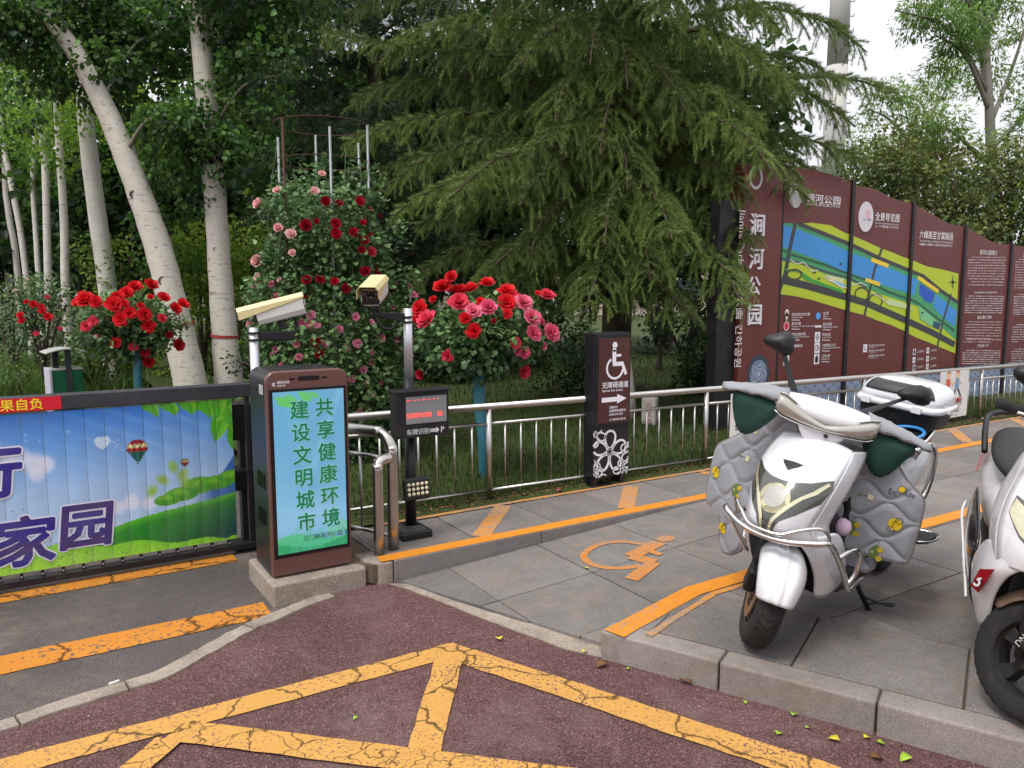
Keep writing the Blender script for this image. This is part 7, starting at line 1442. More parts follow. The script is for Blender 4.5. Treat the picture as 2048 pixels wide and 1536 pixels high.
def scooter(name, label, at, heading, lean, steer, white, opt):
    root = bpy.data.objects.new(name, None); COL.objects.link(root); tag(root, label, 'scooter'); root.empty_display_size = .1
    fwd = Matrix.Rotation(heading, 4, 'Z') @ Matrix.Rotation(-lean, 4, 'X'); o = Vector((at[0], at[1], PZ)) - fwd @ Vector((.62, 0, 0)); root.location = o + Vector((0, 0, .045 * math.sin(lean))); root.rotation_euler = (-lean, 0, heading)
    rg = Rig(root, steer); A = rg.add
    wheel(rg, (.62, 0, .215), .215, .105, 'front_wheel', opt['rim'], True); wheel(rg, (-.66, 0, .215), .215, .11, 'rear_wheel', opt['rim'])
    # fork, caliper
    for sy in (-1, 1):
        A(MB().tube([(.615, sy * .078, .215), (.56, sy * .078, .42), (.50, sy * .07, .60)], [.020, .022, .022], 10), 'fork_leg', 'black_trim', None, True, smooth=True)
    A(MB().box((.66, -.088, .30), (.075, .045, .12), Matrix.Rotation(R(20), 3, 'Y')), 'brake_caliper', 'black_trim', None, True, bevel=.012, seg=3)
    A(MB().box((.53, .085, .20), (.05, .03, .10)), 'fork_guard', 'black_trim', None, True, bevel=.008)
    if opt['kind'] == 1: front_fender(rg, white, (.62, 0, .215), .246, R(22), R(114), .084, True, 1)
    else: front_fender(rg, 'fender_brown', (.62, 0, .215), .238, R(28), R(150), .075)
    # front shell
    S = opt['shell']; so = A(S.mesh(), 'front_shell', white, None, False, smooth=True, solid=.006)
    for sy in (-1, 1):                                   # flank: turns back from the shell's side edge
        n = 15; V = []
        for j in range(n):
            p = S.at(sy, j / (n - 1)); k_ = j / (n - 1)
            V += [tuple(p), (p.x - .016, p.y + sy * .004, p.z - .003), (p.x - opt['flank'] * .6, p.y + sy * .010, p.z - .012), (p.x - opt['flank'], p.y + sy * (.006), p.z - .02)]
        A(MB().add(V, [(j * 4 + k, j * 4 + k + 1, (j + 1) * 4 + k + 1, (j + 1) * 4 + k) for j in range(n - 1) for k in range(3)]), 'shell_flank', white, None, False, sub=1, solid=.006)
    # lower leg shield around the wheel arch
    for sy in (-1, 1):
        b = MB(); rows = opt['arch']; V = []
        for (f, m, bk) in rows: V += [(f[0], sy * f[1], f[2]), ((f[0] * .6 + m[0] * .4), sy * ((f[1] * .5 + m[1] * .5) + .006), (f[2] * .6 + m[2] * .4)), (m[0], sy * m[1], m[2]), (bk[0], sy * bk[1], bk[2])]
        nr = len(rows); b.add(V, [(j * 4 + k, j * 4 + k + 1, (j + 1) * 4 + k + 1, (j + 1) * 4 + k) for j in range(nr - 1) for k in range(3)]); A(b, 'leg_shield', white, None, False, sub=2, solid=.006)
    A(MB().loft([[(x, sx * w, z) for sx, z in ((-1, z0), (1, z0), (1, z1), (-1, z1))] for x, w, z0, z1 in ((.50, .11, .40, .56), (.42, .135, .22, .62), (.28, .14, .20, .50), (.20, .12, .22, .50))]), 'inner_cowl', 'black_trim', None, False, bevel=.01)
    A(MB().loft([[(x, sx * w, z) for sx, z in ((-1, z0), (1, z0), (1, z1), (-1, z1))] for x, w, z0, z1 in ((.32, .17, .215, .285), (.1, .175, .21, .29), (-.15, .165, .21, .30))]), 'footboard', 'black_trim', None, False, bevel=.012)
    A(MB().loft([[(x, sx * w, z) for sx, z in ((-1, z0), (1, z0), (1, z1), (-1, z1))] for x, w, z0, z1 in ((.18, .12, .30, .84), (.22, .115, .30, .80))]), 'inner_leg_shield', 'black_trim', None, False, bevel=.01)
    # rear body, seat
    ring = lambda x, w, z0, z1: [(x, w * math.cos(a) * (1 if abs(math.cos(a)) > .7 else 1.08), (z0 + z1) / 2 + (z1 - z0) / 2 * math.sin(a)) for a in [R(15 + 30 * k) for k in range(12)]]
    A(MB().loft([ring(-.10, .14, .33, .68), ring(-.25, .165, .36, .70), ring(-.45, .175, .42, .73), ring(-.65, .16, .52, .75), ring(-.86, .10, .62, .76)]), 'rear_body', white, None, False, sub=1)
    A(MB().loft([ring(.02, .08, .26, .50), ring(-.2, .13, .24, .46), ring(-.5, .13, .26, .50), ring(-.75, .10, .34, .56)]), 'engine_cover', 'black_trim', None, False, sub=1)
    A(MB().loft([ring(-.04, .10, .66, .74), ring(-.14, .15, .67, .77), ring(-.35, .165, .69, .785), ring(-.55, .15, .72, .84), ring(-.78, .11, .74, .85)]), 'seat', 'seat_vinyl', None, False, sub=2)
    A(MB().prism([(-.82, -.09, .66), (-.82, .09, .66), (-.875, .07, .72), (-.875, -.07, .72)], (0, 0, .03)), 'tail_light', 'tail_red', None, False, bevel=.006)
    A(MB().loft([[(x, sx * .07, z) for sx, z in ((-1, z0), (1, z0), (1, z1), (-1, z1))] for x, z0, z1 in ((-.45, .44, .455), (-.66, .455, .47), (-.82, .42, .435), (-.92, .32, .33))]), 'rear_fender', 'black_trim', None, False, sub=1)
    # side stand
    A(MB().tube([(.02, .10, .24), (-.03, .145, .12), (-.09, .19, .012)], .012, 8).tube([(-.12, .20, .012), (-.05, .20, .012)], .011, 8).tube(smooth_path([(-.055, .165, .085), (-.09, .26, .075), (-.125, .275, .075), (-.12, .22, .06), (-.085, .18, .05)], 5), .0055, 6), 'side_stand', 'black_trim', None, False, smooth=True)
    return root, rg
def mirror(rg, sy, base, head, size, tip, st=True):
    b = Vector(base); h = Vector(head); d = (h - b)
    s_ = rg.add(MB().loft([[tuple(b.lerp(h, t) + Vector((0, 0, 0)) + Vector((sx * .010 * k, sz * .016 * k, 0))) for sx, sz in ((-1, -1), (1, -1), (1, 1), (-1, 1))] for t, k in ((0, 1.3), (.3, .9), (.75, .7), (1, .9))]), 'mirror', 'black_trim', None, st, bevel=.004)
    # shell: rounded triangle, thicker in the middle
    P = []; nn = 18
    for k in range(nn):
        a = 2 * math.pi * k / nn; r_ = 1 + .18 * math.cos(3 * a + .5); P.append((math.cos(a) * size[0] * r_, math.sin(a) * size[1] * r_))
    T = Vector(tip).normalized(); U = Vector((T.y, -T.x, 0)).normalized(); Wv = U.cross(T).normalized()
    rings = [[tuple(h + U * (x * f) + Wv * (y * f) + T * z) for x, y in P] for f, z in ((1.0, -.012), (1.03, .0), (.95, .018), (.65, .036), (.2, .044))]
    rg.add(MB().loft(rings), 'mirror_shell', 'black_trim', s_, st, smooth=True); rg.add(MB().add([tuple(h + U * (x * .93) + Wv * (y * .93) + T * -.0135) for x, y in P], [tuple(range(nn))]), 'mirror_glass', 'mirror_glass', s_, st)
    return s_

# ---------------------------------------------------------------- scooter with the quilt
SH1 = Surf([((.405, 0, .892), (.405, .152, .868)), ((.51, 0, .858), (.465, .163, .825)), ((.60, 0, .805), (.525, .167, .775)), ((.672, 0, .735), (.572, .163, .718)), ((.722, 0, .655), (.612, .152, .65)), ((.748, 0, .58), (.640, .138, .58)), ((.725, 0, .53), (.625, .155, .525))], 2.7)
ARCH1 = [((.66, .05, .53), (.60, .17, .54), (.50, .185, .56)), ((.635, .125, .49), (.56, .185, .48), (.44, .195, .50)), ((.575, .14, .41), (.50, .195, .40), (.38, .195, .42)), ((.515, .145, .32), (.44, .195, .32), (.33, .19, .34)), ((.475, .13, .23), (.40, .165, .225), (.28, .17, .25))]
HEAD1, LEAN1 = R(192), R(8)
sc1, rg = scooter('electric_scooter', 'white electric scooter with chrome crash bar, top box and grey quilted leg cover', (2.545, 2.096), HEAD1, LEAN1, R(32), 'scooter_white', dict(rim='rim_grey', kind=1, shell=SH1, flank=.15, arch=ARCH1))
A = rg.add
# headlamp: dark V glass, reflector bowl, bright strips
lamp = A(SH1.patch([(-.93, .365), (-.60, .44), (-.28, .475), (0, .485), (.28, .475), (.60, .44), (.93, .365), (.985, .46), (.93, .60), (.62, .715), (.34, .79), (.18, .92), (0, .94), (-.18, .92), (-.34, .79), (-.62, .715), (-.93, .60), (-.985, .46)], .004), 'headlamp', 'lamp_dark', None, smooth=True)
A(SH1.patch([(.40 * math.cos(t), .63 + .115 * math.sin(t)) for t in np.linspace(0, 6.283, 18)[:-1]], .0075), 'reflector', 'lamp_reflector', lamp, smooth=True)
A(SH1.patch([(.29 * math.cos(t), .615 + .085 * math.sin(t)) for t in np.linspace(0, 6.283, 14)[:-1]], .010), 'lamp_lens', 'clear_lens', lamp, smooth=True)
for sy in (-1, 1):
    A(SH1.patch([(sy * x, t) for x, t in ((.86, .405), (.91, .42), (.79, .52), (.60, .585), (.42, .675), (.22, .79), (.15, .90), (.07, .905), (.13, .78), (.33, .66), (.53, .57), (.70, .505))], .008), 'light_strip', 'lamp_strip', lamp, smooth=True)
A(SH1.patch([(-.10, .905), (.10, .905), (.09, .985), (-.09, .985)], .006), 'lamp_foot', 'black_trim', lamp)
A(SH1.patch([(-.26, .325), (0, .375), (.26, .325), (.20, .352), (0, .405), (-.20, .352)], .004), 'air_slot', 'black_trim', None)
for sy in (-1, 1): A(MB().tube([SH1.at(sy * a, t, .001) for a, t in ((.80, 0), (.83, .12), (.86, .24), (.90, .36))], .0014, 5), 'panel_seam', 'black_trim', None)
# raised hood crease
for sy in (-1, 1): A(MB().tube([SH1.at(sy * a, t, .0005) for a, t in ((.42, .02), (.40, .15), (.33, .26), (.26, .32))], [.003, .004, .004, .002], 6), 'hood_crease', 'scooter_white', None, smooth=True)
# handlebar cover (turned with the wheel)
hc = Vector((.375, 0, .985))
def hb_ring(y, n=14):
    w = abs(y) / .21; top = .072 - .045 * w ** 1.5; bot = -.050 + .012 * w; fr_ = .072 - .030 * w ** 2; bk = -.085 + .04 * w; dz = .022 * w - .01; P = []
    for k in range(n):
        a = 2 * math.pi * k / n; c, s = math.cos(a), math.sin(a); P.append((hc.x + (fr_ if c > 0 else -bk) * c * (1.0 - .18 * max(0, s) ** 2), y, hc.z + dz + (top * s if s > 0 else -bot * s)))
    return P
cover = A(MB().loft([hb_ring(y) for y in (-.215, -.19, -.14, -.08, 0, .08, .14, .19, .215)]), 'handlebar_cover', 'scooter_white', None, True, sub=1)
n = 24; V = []
for i in range(n + 1):
    y = -.205 + .41 * i / n; w = abs(y) / .205; zc = hc.z - .042 + .046 * w ** 1.3; h_ = .016 + .034 * w ** 1.1 * (1 - .35 * max(0, w - .85) / .15); fr_ = .078 - .030 * w ** 2
    V += [(hc.x + fr_ - .012 - .012 * (1 - w), y, zc + h_), (hc.x + fr_ + .008, y, zc + h_ * .3), (hc.x + fr_ + .008, y, zc - h_ * .5), (hc.x + fr_ - .006, y, zc - h_)]
A(MB().add(V, [(i * 4 + k, i * 4 + k + 1, (i + 1) * 4 + k + 1, (i + 1) * 4 + k) for i in range(n) for k in range(3)]), 'indicator_lens', 'clear_lens', cover, True, smooth=True, solid=.003)
for sy in (-1, 1): A(MB().lathe([(.020, 0), (.016, .010), (.001, .014)], 14, Matrix.Translation((hc.x + .052, sy * .165, hc.z - .002)) @ Matrix.Rotation(R(90), 4, 'Y')), 'amber_bulb', 'amber', cover, True, smooth=True)
trim = [V[4 * i] for i in range(n + 1)]; A(MB().tube([(x + .003, y, z + .002) for x, y, z in trim], .0028, 6), 'lens_trim', 'chrome', cover, True, smooth=True); trim = [V[4 * i + 3] for i in range(n + 1)]; A(MB().tube([(x + .003, y, z - .002) for x, y, z in trim], .0034, 6), 'lens_trim', 'chrome', cover, True, smooth=True)
A(MB().loft([[(x, sx * w, z) for sx, x in ((-1, .33), (1, .33), (1, .33 + d), (-1, .33 + d))] for z, w, d in ((.865, .055, .10), (.90, .085, .11), (.955, .12, .115))]), 'steering_neck', 'scooter_white', None, True, bevel=.012, seg=3)
A(MB().cyl((.425, .02, .905), (.452, .02, .912), .008, 10), 'key_plug', 'black_trim', None, True)
mirror(rg, -1, (.33, -.145, 1.03), (.27, -.255, 1.205), (.064, .046), (1, -.15, .25)); mirror(rg, 1, (.33, .145, 1.03), (.20, .345, 1.14), (.075, .040), (.9, .5, .2))
# chrome crash bar
bar = [(.755, 0, .525), (.745, .10, .532), (.70, .195, .55), (.66, .225, .55), (.60, .235, .50), (.50, .238, .40), (.42, .236, .315), (.39, .235, .285), (.34, .225, .272), (.15, .20, .255)]
A(MB().tube(smooth_path(mir(bar[::-1])[:-1] + bar, 5), .0125, 12), 'crash_bar', 'chrome', None, smooth=True)
bar2 = [(.768, 0, .552), (.755, .07, .555), (.715, .13, .585), (.665, .185, .60), (.62, .205, .565), (.60, .205, .52), (.60, .225, .50)]
A(MB().tube(smooth_path(mir(bar2[::-1])[:-1] + bar2, 5), .0075, 10), 'crash_bar_trim', 'chrome', None, smooth=True)
for sy in (-1, 1): A(MB().tube(smooth_path([(.56, sy * .235, .47), (.50, sy * .25, .49), (.44, sy * .262, .485), (.40, sy * .262, .44), (.395, sy * .255, .37), (.42, sy * .240, .32)], 5), .0105, 10), 'side_loop', 'chrome', None, smooth=True)
for dz in (.27, .30): A(MB().cyl((.47, .146, dz), (.47, .152, dz), .009, 10), 'bolt', 'black_trim', None)
A(MB().lathe([(.001, -.04), (.028, -.026), (.036, 0), (.028, .026), (.001, .04)], 14, Matrix.Translation((.36, .155, .53))), 'felt_ball', 'pink_felt', None, smooth=True)
# rear chrome, pegs, rack, top box
for sy in (-1, 1):
    A(MB().tube(smooth_path([(-.34, sy * .16, .76), (-.42, sy * .185, .79), (-.49, sy * .205, .74), (-.49, sy * .21, .60), (-.44, sy * .20, .50), (-.34, sy * .17, .46)], 6), .0145, 12), 'rear_guard', 'chrome', None, smooth=True)
    A(MB().tube([(-.44, sy * .13, .70), (-.52, sy * .17, .845)], .013, 10), 'rack_strut', 'chrome', None, smooth=True)
    pg = A(MB().prism([(-.17, sy * .17, .36), (-.34, sy * .17, .36), (-.36, sy * .30, .375), (-.33, sy * .335, .378), (-.22, sy * .335, .378), (-.18, sy * .30, .375)], (0, 0, .022)), 'foot_peg', 'black_trim', None, bevel=.006)
    A(MB().tube(smooth_path([(-.345, sy * .19, .385), (-.366, sy * .30, .392), (-.335, sy * .343, .395), (-.22, sy * .343, .395), (-.172, sy * .30, .392)], 4), .005, 8), 'peg_trim', 'chrome', pg, smooth=True)
A(MB().b2((-.78, -.14, .815), (-.42, .14, .832)), 'rack', 'black_trim', None, bevel=.005)
bxc = Vector((-.585, 0))
def rrect(hx, hy, z, n=24, p=5.0, dx=0): return [(bxc.x + dx + hx * math.copysign(abs(math.cos(a)) ** (2 / p), math.cos(a)), hy * math.copysign(abs(math.sin(a)) ** (2 / p), math.sin(a)), z) for a in [2 * math.pi * k / n for k in range(n)]]
base = A(MB().loft([rrect(.135, .155, .832), rrect(.155, .18, .85), rrect(.175, .193, .935)]), 'top_box', 'black_trim', None, smooth=False, bevel=.003)
A(MB().loft([rrect(.183, .200, .928), rrect(.192, .209, .936), rrect(.192, .209, .952), rrect(.183, .200, .962)]), 'box_rim', 'scooter_white', base, smooth=True)
lid = MB(); LR = [(1.0, .958), (.985, .985), (.95, 1.008), (.88, 1.028), (.76, 1.047), (.55, 1.06), (.25, 1.067), (.02, 1.068)]
A(lid.loft([rrect(.183 * f, .200 * f, z, 32, 4.0) for f, z in LR]), 'box_lid', 'scooter_white', base, smooth=True)
V = []; na, nl = 14, 9
for j in range(nl):
    f_, z_ = np.interp(j / (nl - 1), np.linspace(0, 1, 5), [.965, .93, .87, .80, .72]), np.interp(j / (nl - 1), np.linspace(0, 1, 5), [.998, 1.014, 1.030, 1.042, 1.0505])
    for i in range(na): 
        aa = R(-40 + 88 * i / (na - 1)) if True else 0; p = 4.0; V.append((bxc.x + (.183 * f_ + .003) * math.copysign(abs(math.cos(aa)) ** (2 / p), math.cos(aa)), (.200 * f_ + .003) * math.copysign(abs(math.sin(aa)) ** (2 / p), math.sin(aa)), z_ + .003))
A(MB().add(V, [(j * na + i, j * na + i + 1, (j + 1) * na + i + 1, (j + 1) * na + i) for j in range(nl - 1) for i in range(na - 1)]), 'lid_panel', 'black_gloss', base, smooth=True, solid=.002)
for x_, y_ in ((.193, .11), (.193, -.13)): A(MB().box((bxc.x + x_, y_, .945), (.012, .045, .034)), 'latch', 'scooter_white', base, bevel=.003)
A(MB().box((bxc.x + .02, .212, .945), (.05, .012, .03)), 'latch', 'scooter_white', base, bevel=.003); A(MB().box((bxc.x - .15, .192, .985), (.05, .012, .025)), 'box_reflector', 'tail_red', base, bevel=.003)
A(MB().tube(arc((-.30, .10, .84), .11, 0, 2 * math.pi, (1, 0, -.15), (0, .8, .1), 24)[:-1], .008, 8, closed=True), 'blue_ring', 'blue_plastic', None, smooth=True)
# ---------------------------------------------------------------- quilted leg cover: hangs on the scooter, so a thing of its own
quilt = bpy.data.objects.new('leg_cover', None); COL.objects.link(quilt); quilt.location = sc1.location; quilt.rotation_euler = sc1.rotation_euler; tag(quilt, 'grey quilted leg cover with yellow and green prints and dark green hand pockets', 'leg cover')
Msc = Matrix.Translation(sc1.location) @ Euler(sc1.rotation_euler).to_matrix().to_4x4(); Minv = Msc.inverted()
def LP(u, v, x):
    d = Minv.to_3x3() @ Vector(ray(u, v)); c = Minv @ Vector(_C); t = (x - c.x) / d.x; q = c + d * t; return (q.y, q.z)
def wing(outline, xp, sweep, name, yref, nw=5.2, seed=0):
    P = [LP(u, v, xp) for u, v in outline]; zs = [p[1] for p in P]; z0, z1 = min(zs), max(zs); NR, NC = 90, 70
    def span(z):
        X = []
        for i in range(len(P)):
            a, b = P[i], P[(i + 1) % len(P)]
            if (a[1] - z) * (b[1] - z) <= 0 and abs(a[1] - b[1]) > 1e-9: X.append(a[0] + (b[0] - a[0]) * (z - a[1]) / (b[1] - a[1]))
        return (min(X), max(X)) if X else None
    def puff(y, z):
        best = 9; per = .145; ph = 2 * math.pi * (y - yref) / .21
        for k in range(-3, 14):
            zl = .05 + k * per * .62 + .036 * math.sin(ph + (math.pi if k % 2 else 0)) + .12 * (y - yref); best = min(best, abs(z - zl))
        return min(1, best / .028) ** .55 * .013
    def X(y, z): return xp + sweep * (abs(y) - abs(yref)) + .012 * math.sin(z * 9 + y * 5) + .010 * math.sin(y * 17 + z * 4)
    V = []; rows = []
    for j in range(NR + 1):
        z = z0 + 1e-4 + (z1 - z0 - 2e-4) * j / NR; s_ = span(z); 
        for i in range(NC + 1):
            f = i / NC; y = s_[0] + (s_[1] - s_[0]) * f; e = min(f, 1 - f) * (s_[1] - s_[0]); e2 = min(e, (z - z0) + .002, (z1 - z) + .002); pf = puff(y, z) * min(1, max(0, e2) / .02)
            V.append((X(y, z) + pf, y, z))
    F = [(j * (NC + 1) + i, j * (NC + 1) + i + 1, (j + 1) * (NC + 1) + i + 1, (j + 1) * (NC + 1) + i) for j in range(NR) for i in range(NC)]
    o = MB().add(V, F).build(name, 'quilt_fabric', quilt, smooth=True, fix=True, solid=.010)
    bd = [V[j * (NC + 1)] for j in range(0, NR + 1, 2)] + [V[NR * (NC + 1) + i] for i in range(2, NC, 4)] + [V[j * (NC + 1) + NC] for j in range(NR, -1, -2)] + [V[i] for i in range(NC - 2, 0, -4)]
    MB().tube([Vector(p) for p in bd], .0075, 6, closed=True).build('piping', 'quilt_trim', o, smooth=True)
    return o, (lambda y, z, l=.0: (X(y, z) + .0205 + l, y, z)), P
RW_o = [(1500, 800), (1478, 838), (1470, 872), (1418, 893), (1410, 905), (1400, 950), (1391, 1004), (1396, 1018), (1422, 1027), (1431, 1040), (1427, 1090), (1436, 1108), (1460, 1110), (1484, 1100), (1496, 1080), (1498, 1040), (1520, 1000), (1560, 960), (1600, 930), (1620, 860), (1600, 810)]
LW_o = [(1660, 880), (1700, 875), (1762, 905), (1792, 925), (1808, 960), (1836, 1000), (1838, 1015), (1828, 1060), (1812, 1110), (1802, 1132), (1790, 1134), (1755, 1122), (1725, 1112), (1690, 1090), (1655, 1070), (1640, 1000)]
wR, fR, PR_ = wing(RW_o, .30, -.35, 'quilt_wing', -.30); wL, fL, PL_ = wing(LW_o, .17, -.45, 'quilt_wing', .20)
FL_o = [(1690, 1100), (1722, 1108), (1748, 1118), (1744, 1138), (1728, 1146), (1700, 1138), (1672, 1122)]
wing(FL_o, .13, 0, 'quilt_flap', .2)
# printed motifs
class SurfInk(Ink):
    def __init__(s, f): super().__init__((0, 0, 0)); s.fn = f; s.o0 = None
    def _add(s, V, F, col):
        if s.o0 is None: s.o0 = (sum(p[0] for p in V) / len(V), sum(p[1] for p in V) / len(V))
        o = len(s.v); s.v += [s.fn(s.o0[0] + (x - s.o0[0]) * 1.0, s.o0[1] + (y - s.o0[1]) * 1.0, s.lift * s.k) for x, y in V]; s.f += [tuple(i + o for i in f) for f in F]
        s.c += [lin(col(x, y)) for x, y in V] if callable(col) else [lin(col)] * len(V)
YEL, GRN, INK = '#d8b91e', '#5c7038', '#26262a'
def m_bike(k, y, z, s=1, f=1):
    k.disc(y, z, .026 * s, .028 * s, YEL); k.up()
    for dy, dz in ((-.012, -.026), (.014, .02)): k.ring(y + dy * s * f, z + dz * s, .013 * s, .013 * s, .0022, INK, 16); k.up(.3)
    k.line([(y - .012 * f, z - .02), (y, z + .02), (y + .016 * f, z - .002), (y - .010 * f, z + .006), (y + .012 * f, z + .024)], .0022, INK); k.up(.3)
def m_car(k, y, z, f=1):
    k.poly([(y - .02 * f, z - .03), (y + .012 * f, z - .03), (y + .014 * f, z + .03), (y - .004 * f, z + .034), (y - .022 * f, z + .012)], GRN); k.up()
    for dz in (-.026, .016): k.disc(y + .016 * f, z + dz, .011, .012, YEL, 14); k.up(.3).ring(y + .016 * f, z + dz, .006, .006, .002, INK, 10); k.up(.3)
    k.line([(y, z + .035), (y + .01, z + .05), (y - .012, z + .058)], .002, INK); k.disc(y - .012, z, .005, .007, '#a9b890', 8); k.up(.3)
def m_plug(k, y, z, f=1):
    k.poly([(y + .012 * f, z - .012), (y + .034 * f, z - .014), (y + .036 * f, z + .010), (y + .014 * f, z + .012)], '#cfc6a4'); k.up().line([(y + .014 * f, z), (y - .004 * f, z + .002)], .002, INK)
    for a, b in ((-.030, -.004), (-.014, .024)): k.poly([(y - .004 * f, z + .002), (y + (a * .6 - .003) * f, z + b * .5 + .005), (y + a * f, z + b), (y + a * .5 * f, z + b * .4 - .004)], GRN); k.up(.3)
def m_eco(k, y, z): k.text('Ec', y, z, .036, INK); k.disc(y + .048, z + .03, .013, .014, YEL, 14); k.up().ring(y + .048, z + .03, .013, .014, .0018, INK, 14); k.up(.3); k.text('life', y + .062, z + .004, .03, INK)
def QL(u, v): return LP(u, v, .17)
def QR(u, v): return LP(u, v, .30)
# the print is read from the front, where the rider's right side is on the viewer's left: s runs along -y ... +y as seen
for fn, (u, v) in ((m_bike, (1788, 1050)), (m_car, (1710, 1052)), (m_plug, (1735, 988)), (m_eco, (1778, 985)), (m_car, (1748, 1106))): k = SurfInk(fL); fn(k, *QL(u, v)); k.build('quilt_print', wL)
for fn, (u, v) in ((m_bike, (1419, 948)), (m_plug, (1484, 914)), (m_car, (1474, 980)), (m_bike, (1441, 1058)), (m_plug, (1500, 860))): k = SurfInk(fR); fn(k, *QR(u, v)); k.build('quilt_print', wR)
# hand pockets
def pocket(sy):
    M = rg.M; prof = [(.17, .030, .045, .0), (.20, .050, .085, -.020), (.25, .055, .125, -.055), (.30, .050, .135, -.060), (.345, .038, .10, -.035), (.385, .012, .03, .0)]; rings = []
    for y, rx, rz, dz in prof:
        zc = hc.z - .015 + dz; rings.append([tuple(M @ Vector((hc.x - .02 + rx * 1.0 * math.cos(a) + .012 * math.sin(3 * a + y * 40), sy * y, zc + rz * math.sin(a) * (.55 if math.sin(a) > 0 else 1.0)))) for a in [2 * math.pi * q / 16 for q in range(16)]])
    o = MB().loft(rings).build('hand_pocket', 'green_fabric', quilt, sub=1)
    V = []; NC = 12; NR = 9
    for j in range(NR + 1):
        y = .165 + .265 * j / NR
        for i in range(NC + 1):
            a = R(-8 + 165 * i / NC); rx = .064 - .034 * (j / NR); V.append(tuple(M @ Vector((hc.x - .02 + rx * math.cos(a), sy * y, hc.z + .012 + (.036 - .026 * j / NR) * math.sin(a) - .03 * (j / NR) ** 2 + .004 * math.sin(j * 2.1 + i)))))
    fl = MB().add(V, [(j * (NC + 1) + i, j * (NC + 1) + i + 1, (j + 1) * (NC + 1) + i + 1, (j + 1) * (NC + 1) + i) for j in range(NR) for i in range(NC)]).build('pocket_flap', 'quilt_fabric', o, smooth=True, solid=.012)
    edge = [Vector(V[j * (NC + 1)]) for j in range(NR + 1)] + [Vector(V[NR * (NC + 1) + i]) for i in range(1, NC + 1)]
    MB().tube(edge, .0065, 6).build('piping', 'quilt_trim', o, smooth=True)
pocket(-1); pocket(1)
# ---------------------------------------------------------------- second scooter, cut by the photo's right edge
SH2 = Surf([((.42, 0, .90), (.36, .11, .885)), ((.52, 0, .84), (.43, .15, .80)), ((.60, 0, .76), (.48, .175, .72)), ((.66, 0, .67), (.52, .185, .64)), ((.70, 0, .59), (.55, .18, .57)), ((.70, 0, .54), (.56, .17, .51))], 2.0)
ARCH2 = [((.66, .05, .555), (.58, .17, .545), (.46, .19, .58)), ((.63, .125, .52), (.54, .195, .47), (.38, .205, .52)), ((.56, .145, .44), (.48, .21, .38), (.30, .215, .43)), ((.50, .15, .34), (.42, .20, .28), (.26, .20, .33)), ((.455, .13, .235), (.38, .16, .20), (.26, .16, .24))]
sc2, rg2 = scooter('electric_scooter', 'white scooter with red side badge and dark spoked wheel cut by the right edge', (2.87, 1.205), R(211), R(7), R(45), 'scooter_white_worn', dict(rim='rim_black', kind=2, shell=SH2, flank=.16, arch=ARCH2))
A = rg2.add
lamp = A(SH2.patch([(-.86, .34), (-.60, .42), (-.35, .62), (0, .66), (.35, .62), (.60, .42), (.86, .34), (.90, .48), (.70, .66), (.40, .80), (0, .84), (-.40, .80), (-.70, .66), (-.90, .48)], .004), 'headlamp', 'lamp_dark', None, smooth=True)
for sy in (-1, 1): A(SH2.patch([(sy * x, t) for x, t in ((.84, .37), (.88, .48), (.68, .64), (.44, .74), (.48, .68), (.62, .56), (.60, .46))], .008), 'light_strip', 'lamp_strip', lamp, smooth=True)
hc2 = Vector((.385, 0, .985))
cover = A(MB().loft([[(hc2.x + (.075 - .02 * abs(y) / .16) * math.cos(a), y, hc2.z + (.065 - .03 * abs(y) / .16) * math.sin(a)) for a in [2 * math.pi * q / 14 for q in range(14)]] for y in (-.17, -.12, -.05, .05, .12, .17)]), 'handlebar_cover', 'scooter_white_worn', None, True, sub=1)
A(MB().b2((hc2.x + .04, -.06, hc2.z - .02), (hc2.x + .082, .06, hc2.z + .045)), 'windscreen_panel', 'black_gloss', cover, True, bevel=.01)
A(MB().tube([(.37, -.36, 1.0), (.385, -.16, 1.0), (.385, .16, 1.0), (.37, .36, 1.0)], .013, 10), 'handlebar', 'black_trim', None, True, smooth=True)
for sy in (-1, 1): A(MB().cyl((.372, sy * .25, 1.0), (.366, sy * .385, 1.0), .019, 12), 'grip', 'rubber', None, True, smooth=True); A(MB().tube([(.40, sy * .2, 1.0), (.44, sy * .27, .995), (.43, sy * .37, .99)], .006, 8), 'brake_lever', 'chrome', None, True, smooth=True)
for sy in (-1, 1): A(MB().lathe([(.001, -.045), (.02, -.035), (.026, 0), (.02, .035), (.001, .045)], 12, Matrix.Translation((.34, sy * .17, 1.19)) @ Matrix.Rotation(R(90), 4, 'X')), 'turn_indicator', 'amber', None, True, smooth=True)
for sy in (-1, 1): A(MB().tube([(.36, sy * .10, 1.03), (.34, sy * .15, 1.16), (.34, sy * .17, 1.19)], .006, 6), 'indicator_stalk', 'chrome', None, True, smooth=True)
mirror(rg2, -1, (.34, -.12, 1.03), (.28, -.20, 1.13), (.062, .048), (1, -.1, .1)); mirror(rg2, 1, (.34, .12, 1.03), (.28, .20, 1.13), (.062, .048), (1, .1, .1))
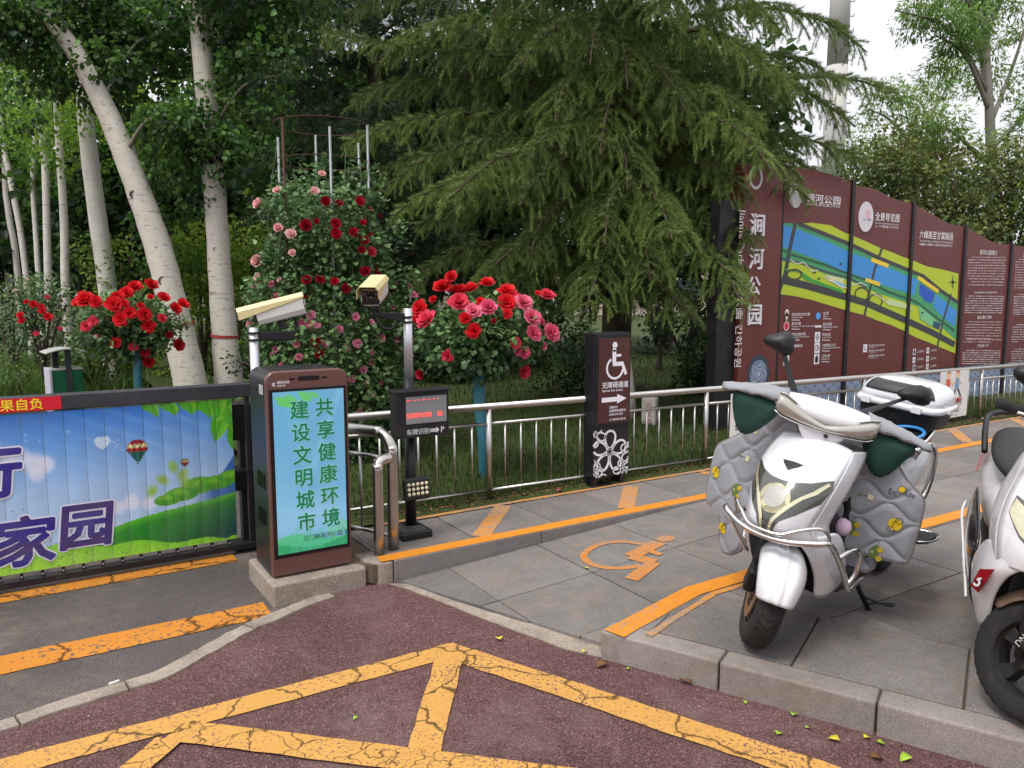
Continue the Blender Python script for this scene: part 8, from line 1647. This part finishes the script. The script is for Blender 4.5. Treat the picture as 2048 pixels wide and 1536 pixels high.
# black side skirts with pale edge, red badges, pillion rail
for sy in (-1, 1):
    A(MB().add([(.30, sy * .205, .52), (.10, sy * .20, .56), (-.15, sy * .20, .62), (-.30, sy * .18, .60), (.28, sy * .21, .40), (.10, sy * .222, .44), (-.15, sy * .228, .50), (-.30, sy * .20, .50), (.26, sy * .19, .26), (.10, sy * .205, .33), (-.15, sy * .21, .38), (-.30, sy * .20, .42)], [(0, 1, 5, 4), (1, 2, 6, 5), (2, 3, 7, 6), (4, 5, 9, 8), (5, 6, 10, 9), (6, 7, 11, 10)]), 'side_skirt', 'black_gloss', None, sub=2, solid=.008)
    A(MB().tube(smooth_path([(.26, sy * .203, .258), (.18, sy * .208, .30), (.10, sy * .214, .335), (-.02, sy * .222, .40), (-.15, sy * .236, .49), (-.22, sy * .225, .53)], 5), .006, 6), 'skirt_edge', 'scooter_white_worn', None, smooth=True)
    f1, m1, f2, m2 = (Vector((q[0], sy * q[1], q[2])) for q in (ARCH2[1][0], ARCH2[1][1], ARCH2[2][0], ARCH2[2][1])); nv = Vector((.62, sy * .78, .12)).normalized(); of = nv * .016
    Q = [f1.lerp(m1, .55) + of, f1.lerp(m1, 1.05) + of, f2.lerp(m2, .98) + of, f2.lerp(m2, .62) + of - Vector((0, 0, .03))]
    bd = A(MB().prism(Q, tuple(nv * .006)), 'side_badge', 'tail_red', None); qc = (Q[0] + Q[1] + Q[2] + Q[3]) / 4 + nv * .008; Tv = (Vector((0, 0, 1)) - nv * nv.z).normalized(); Sv = Tv.cross(nv).normalized()
    ik = Ink(tuple(qc), S=tuple(Sv), T=tuple(Tv), N=tuple(nv)); ik.text('3', -.022, -.030, .075, '#141416', .05); ik.up(2).text('3', -.022, -.030, .075, '#cfc6c8', .012); ik.build('badge_lettering', bd)
    A(MB().prism([(-.62, sy * .165, .60), (-.80, sy * .12, .66), (-.74, sy * .135, .74)], (0, sy * .006, 0)), 'tail_reflector', 'tail_red', None)
A(MB().tube(smooth_path([(-.50, -.165, .72), (-.62, -.17, .82), (-.78, -.14, .87), (-.88, 0, .885), (-.78, .14, .87), (-.62, .17, .82), (-.50, .165, .72)], 6), .0135, 10), 'pillion_rail', 'black_trim', None, smooth=True)
ik = Ink((.60, -.0985, .25), S=(.25, 0, .97), T=(-.97, 0, .25), N=(0, -1, 0)); ik.text('DNAP', 0, -.008, .03, '#c9c4c0'); o = ik.build('fork_lettering', sc2); o.data.transform(rg2.M)
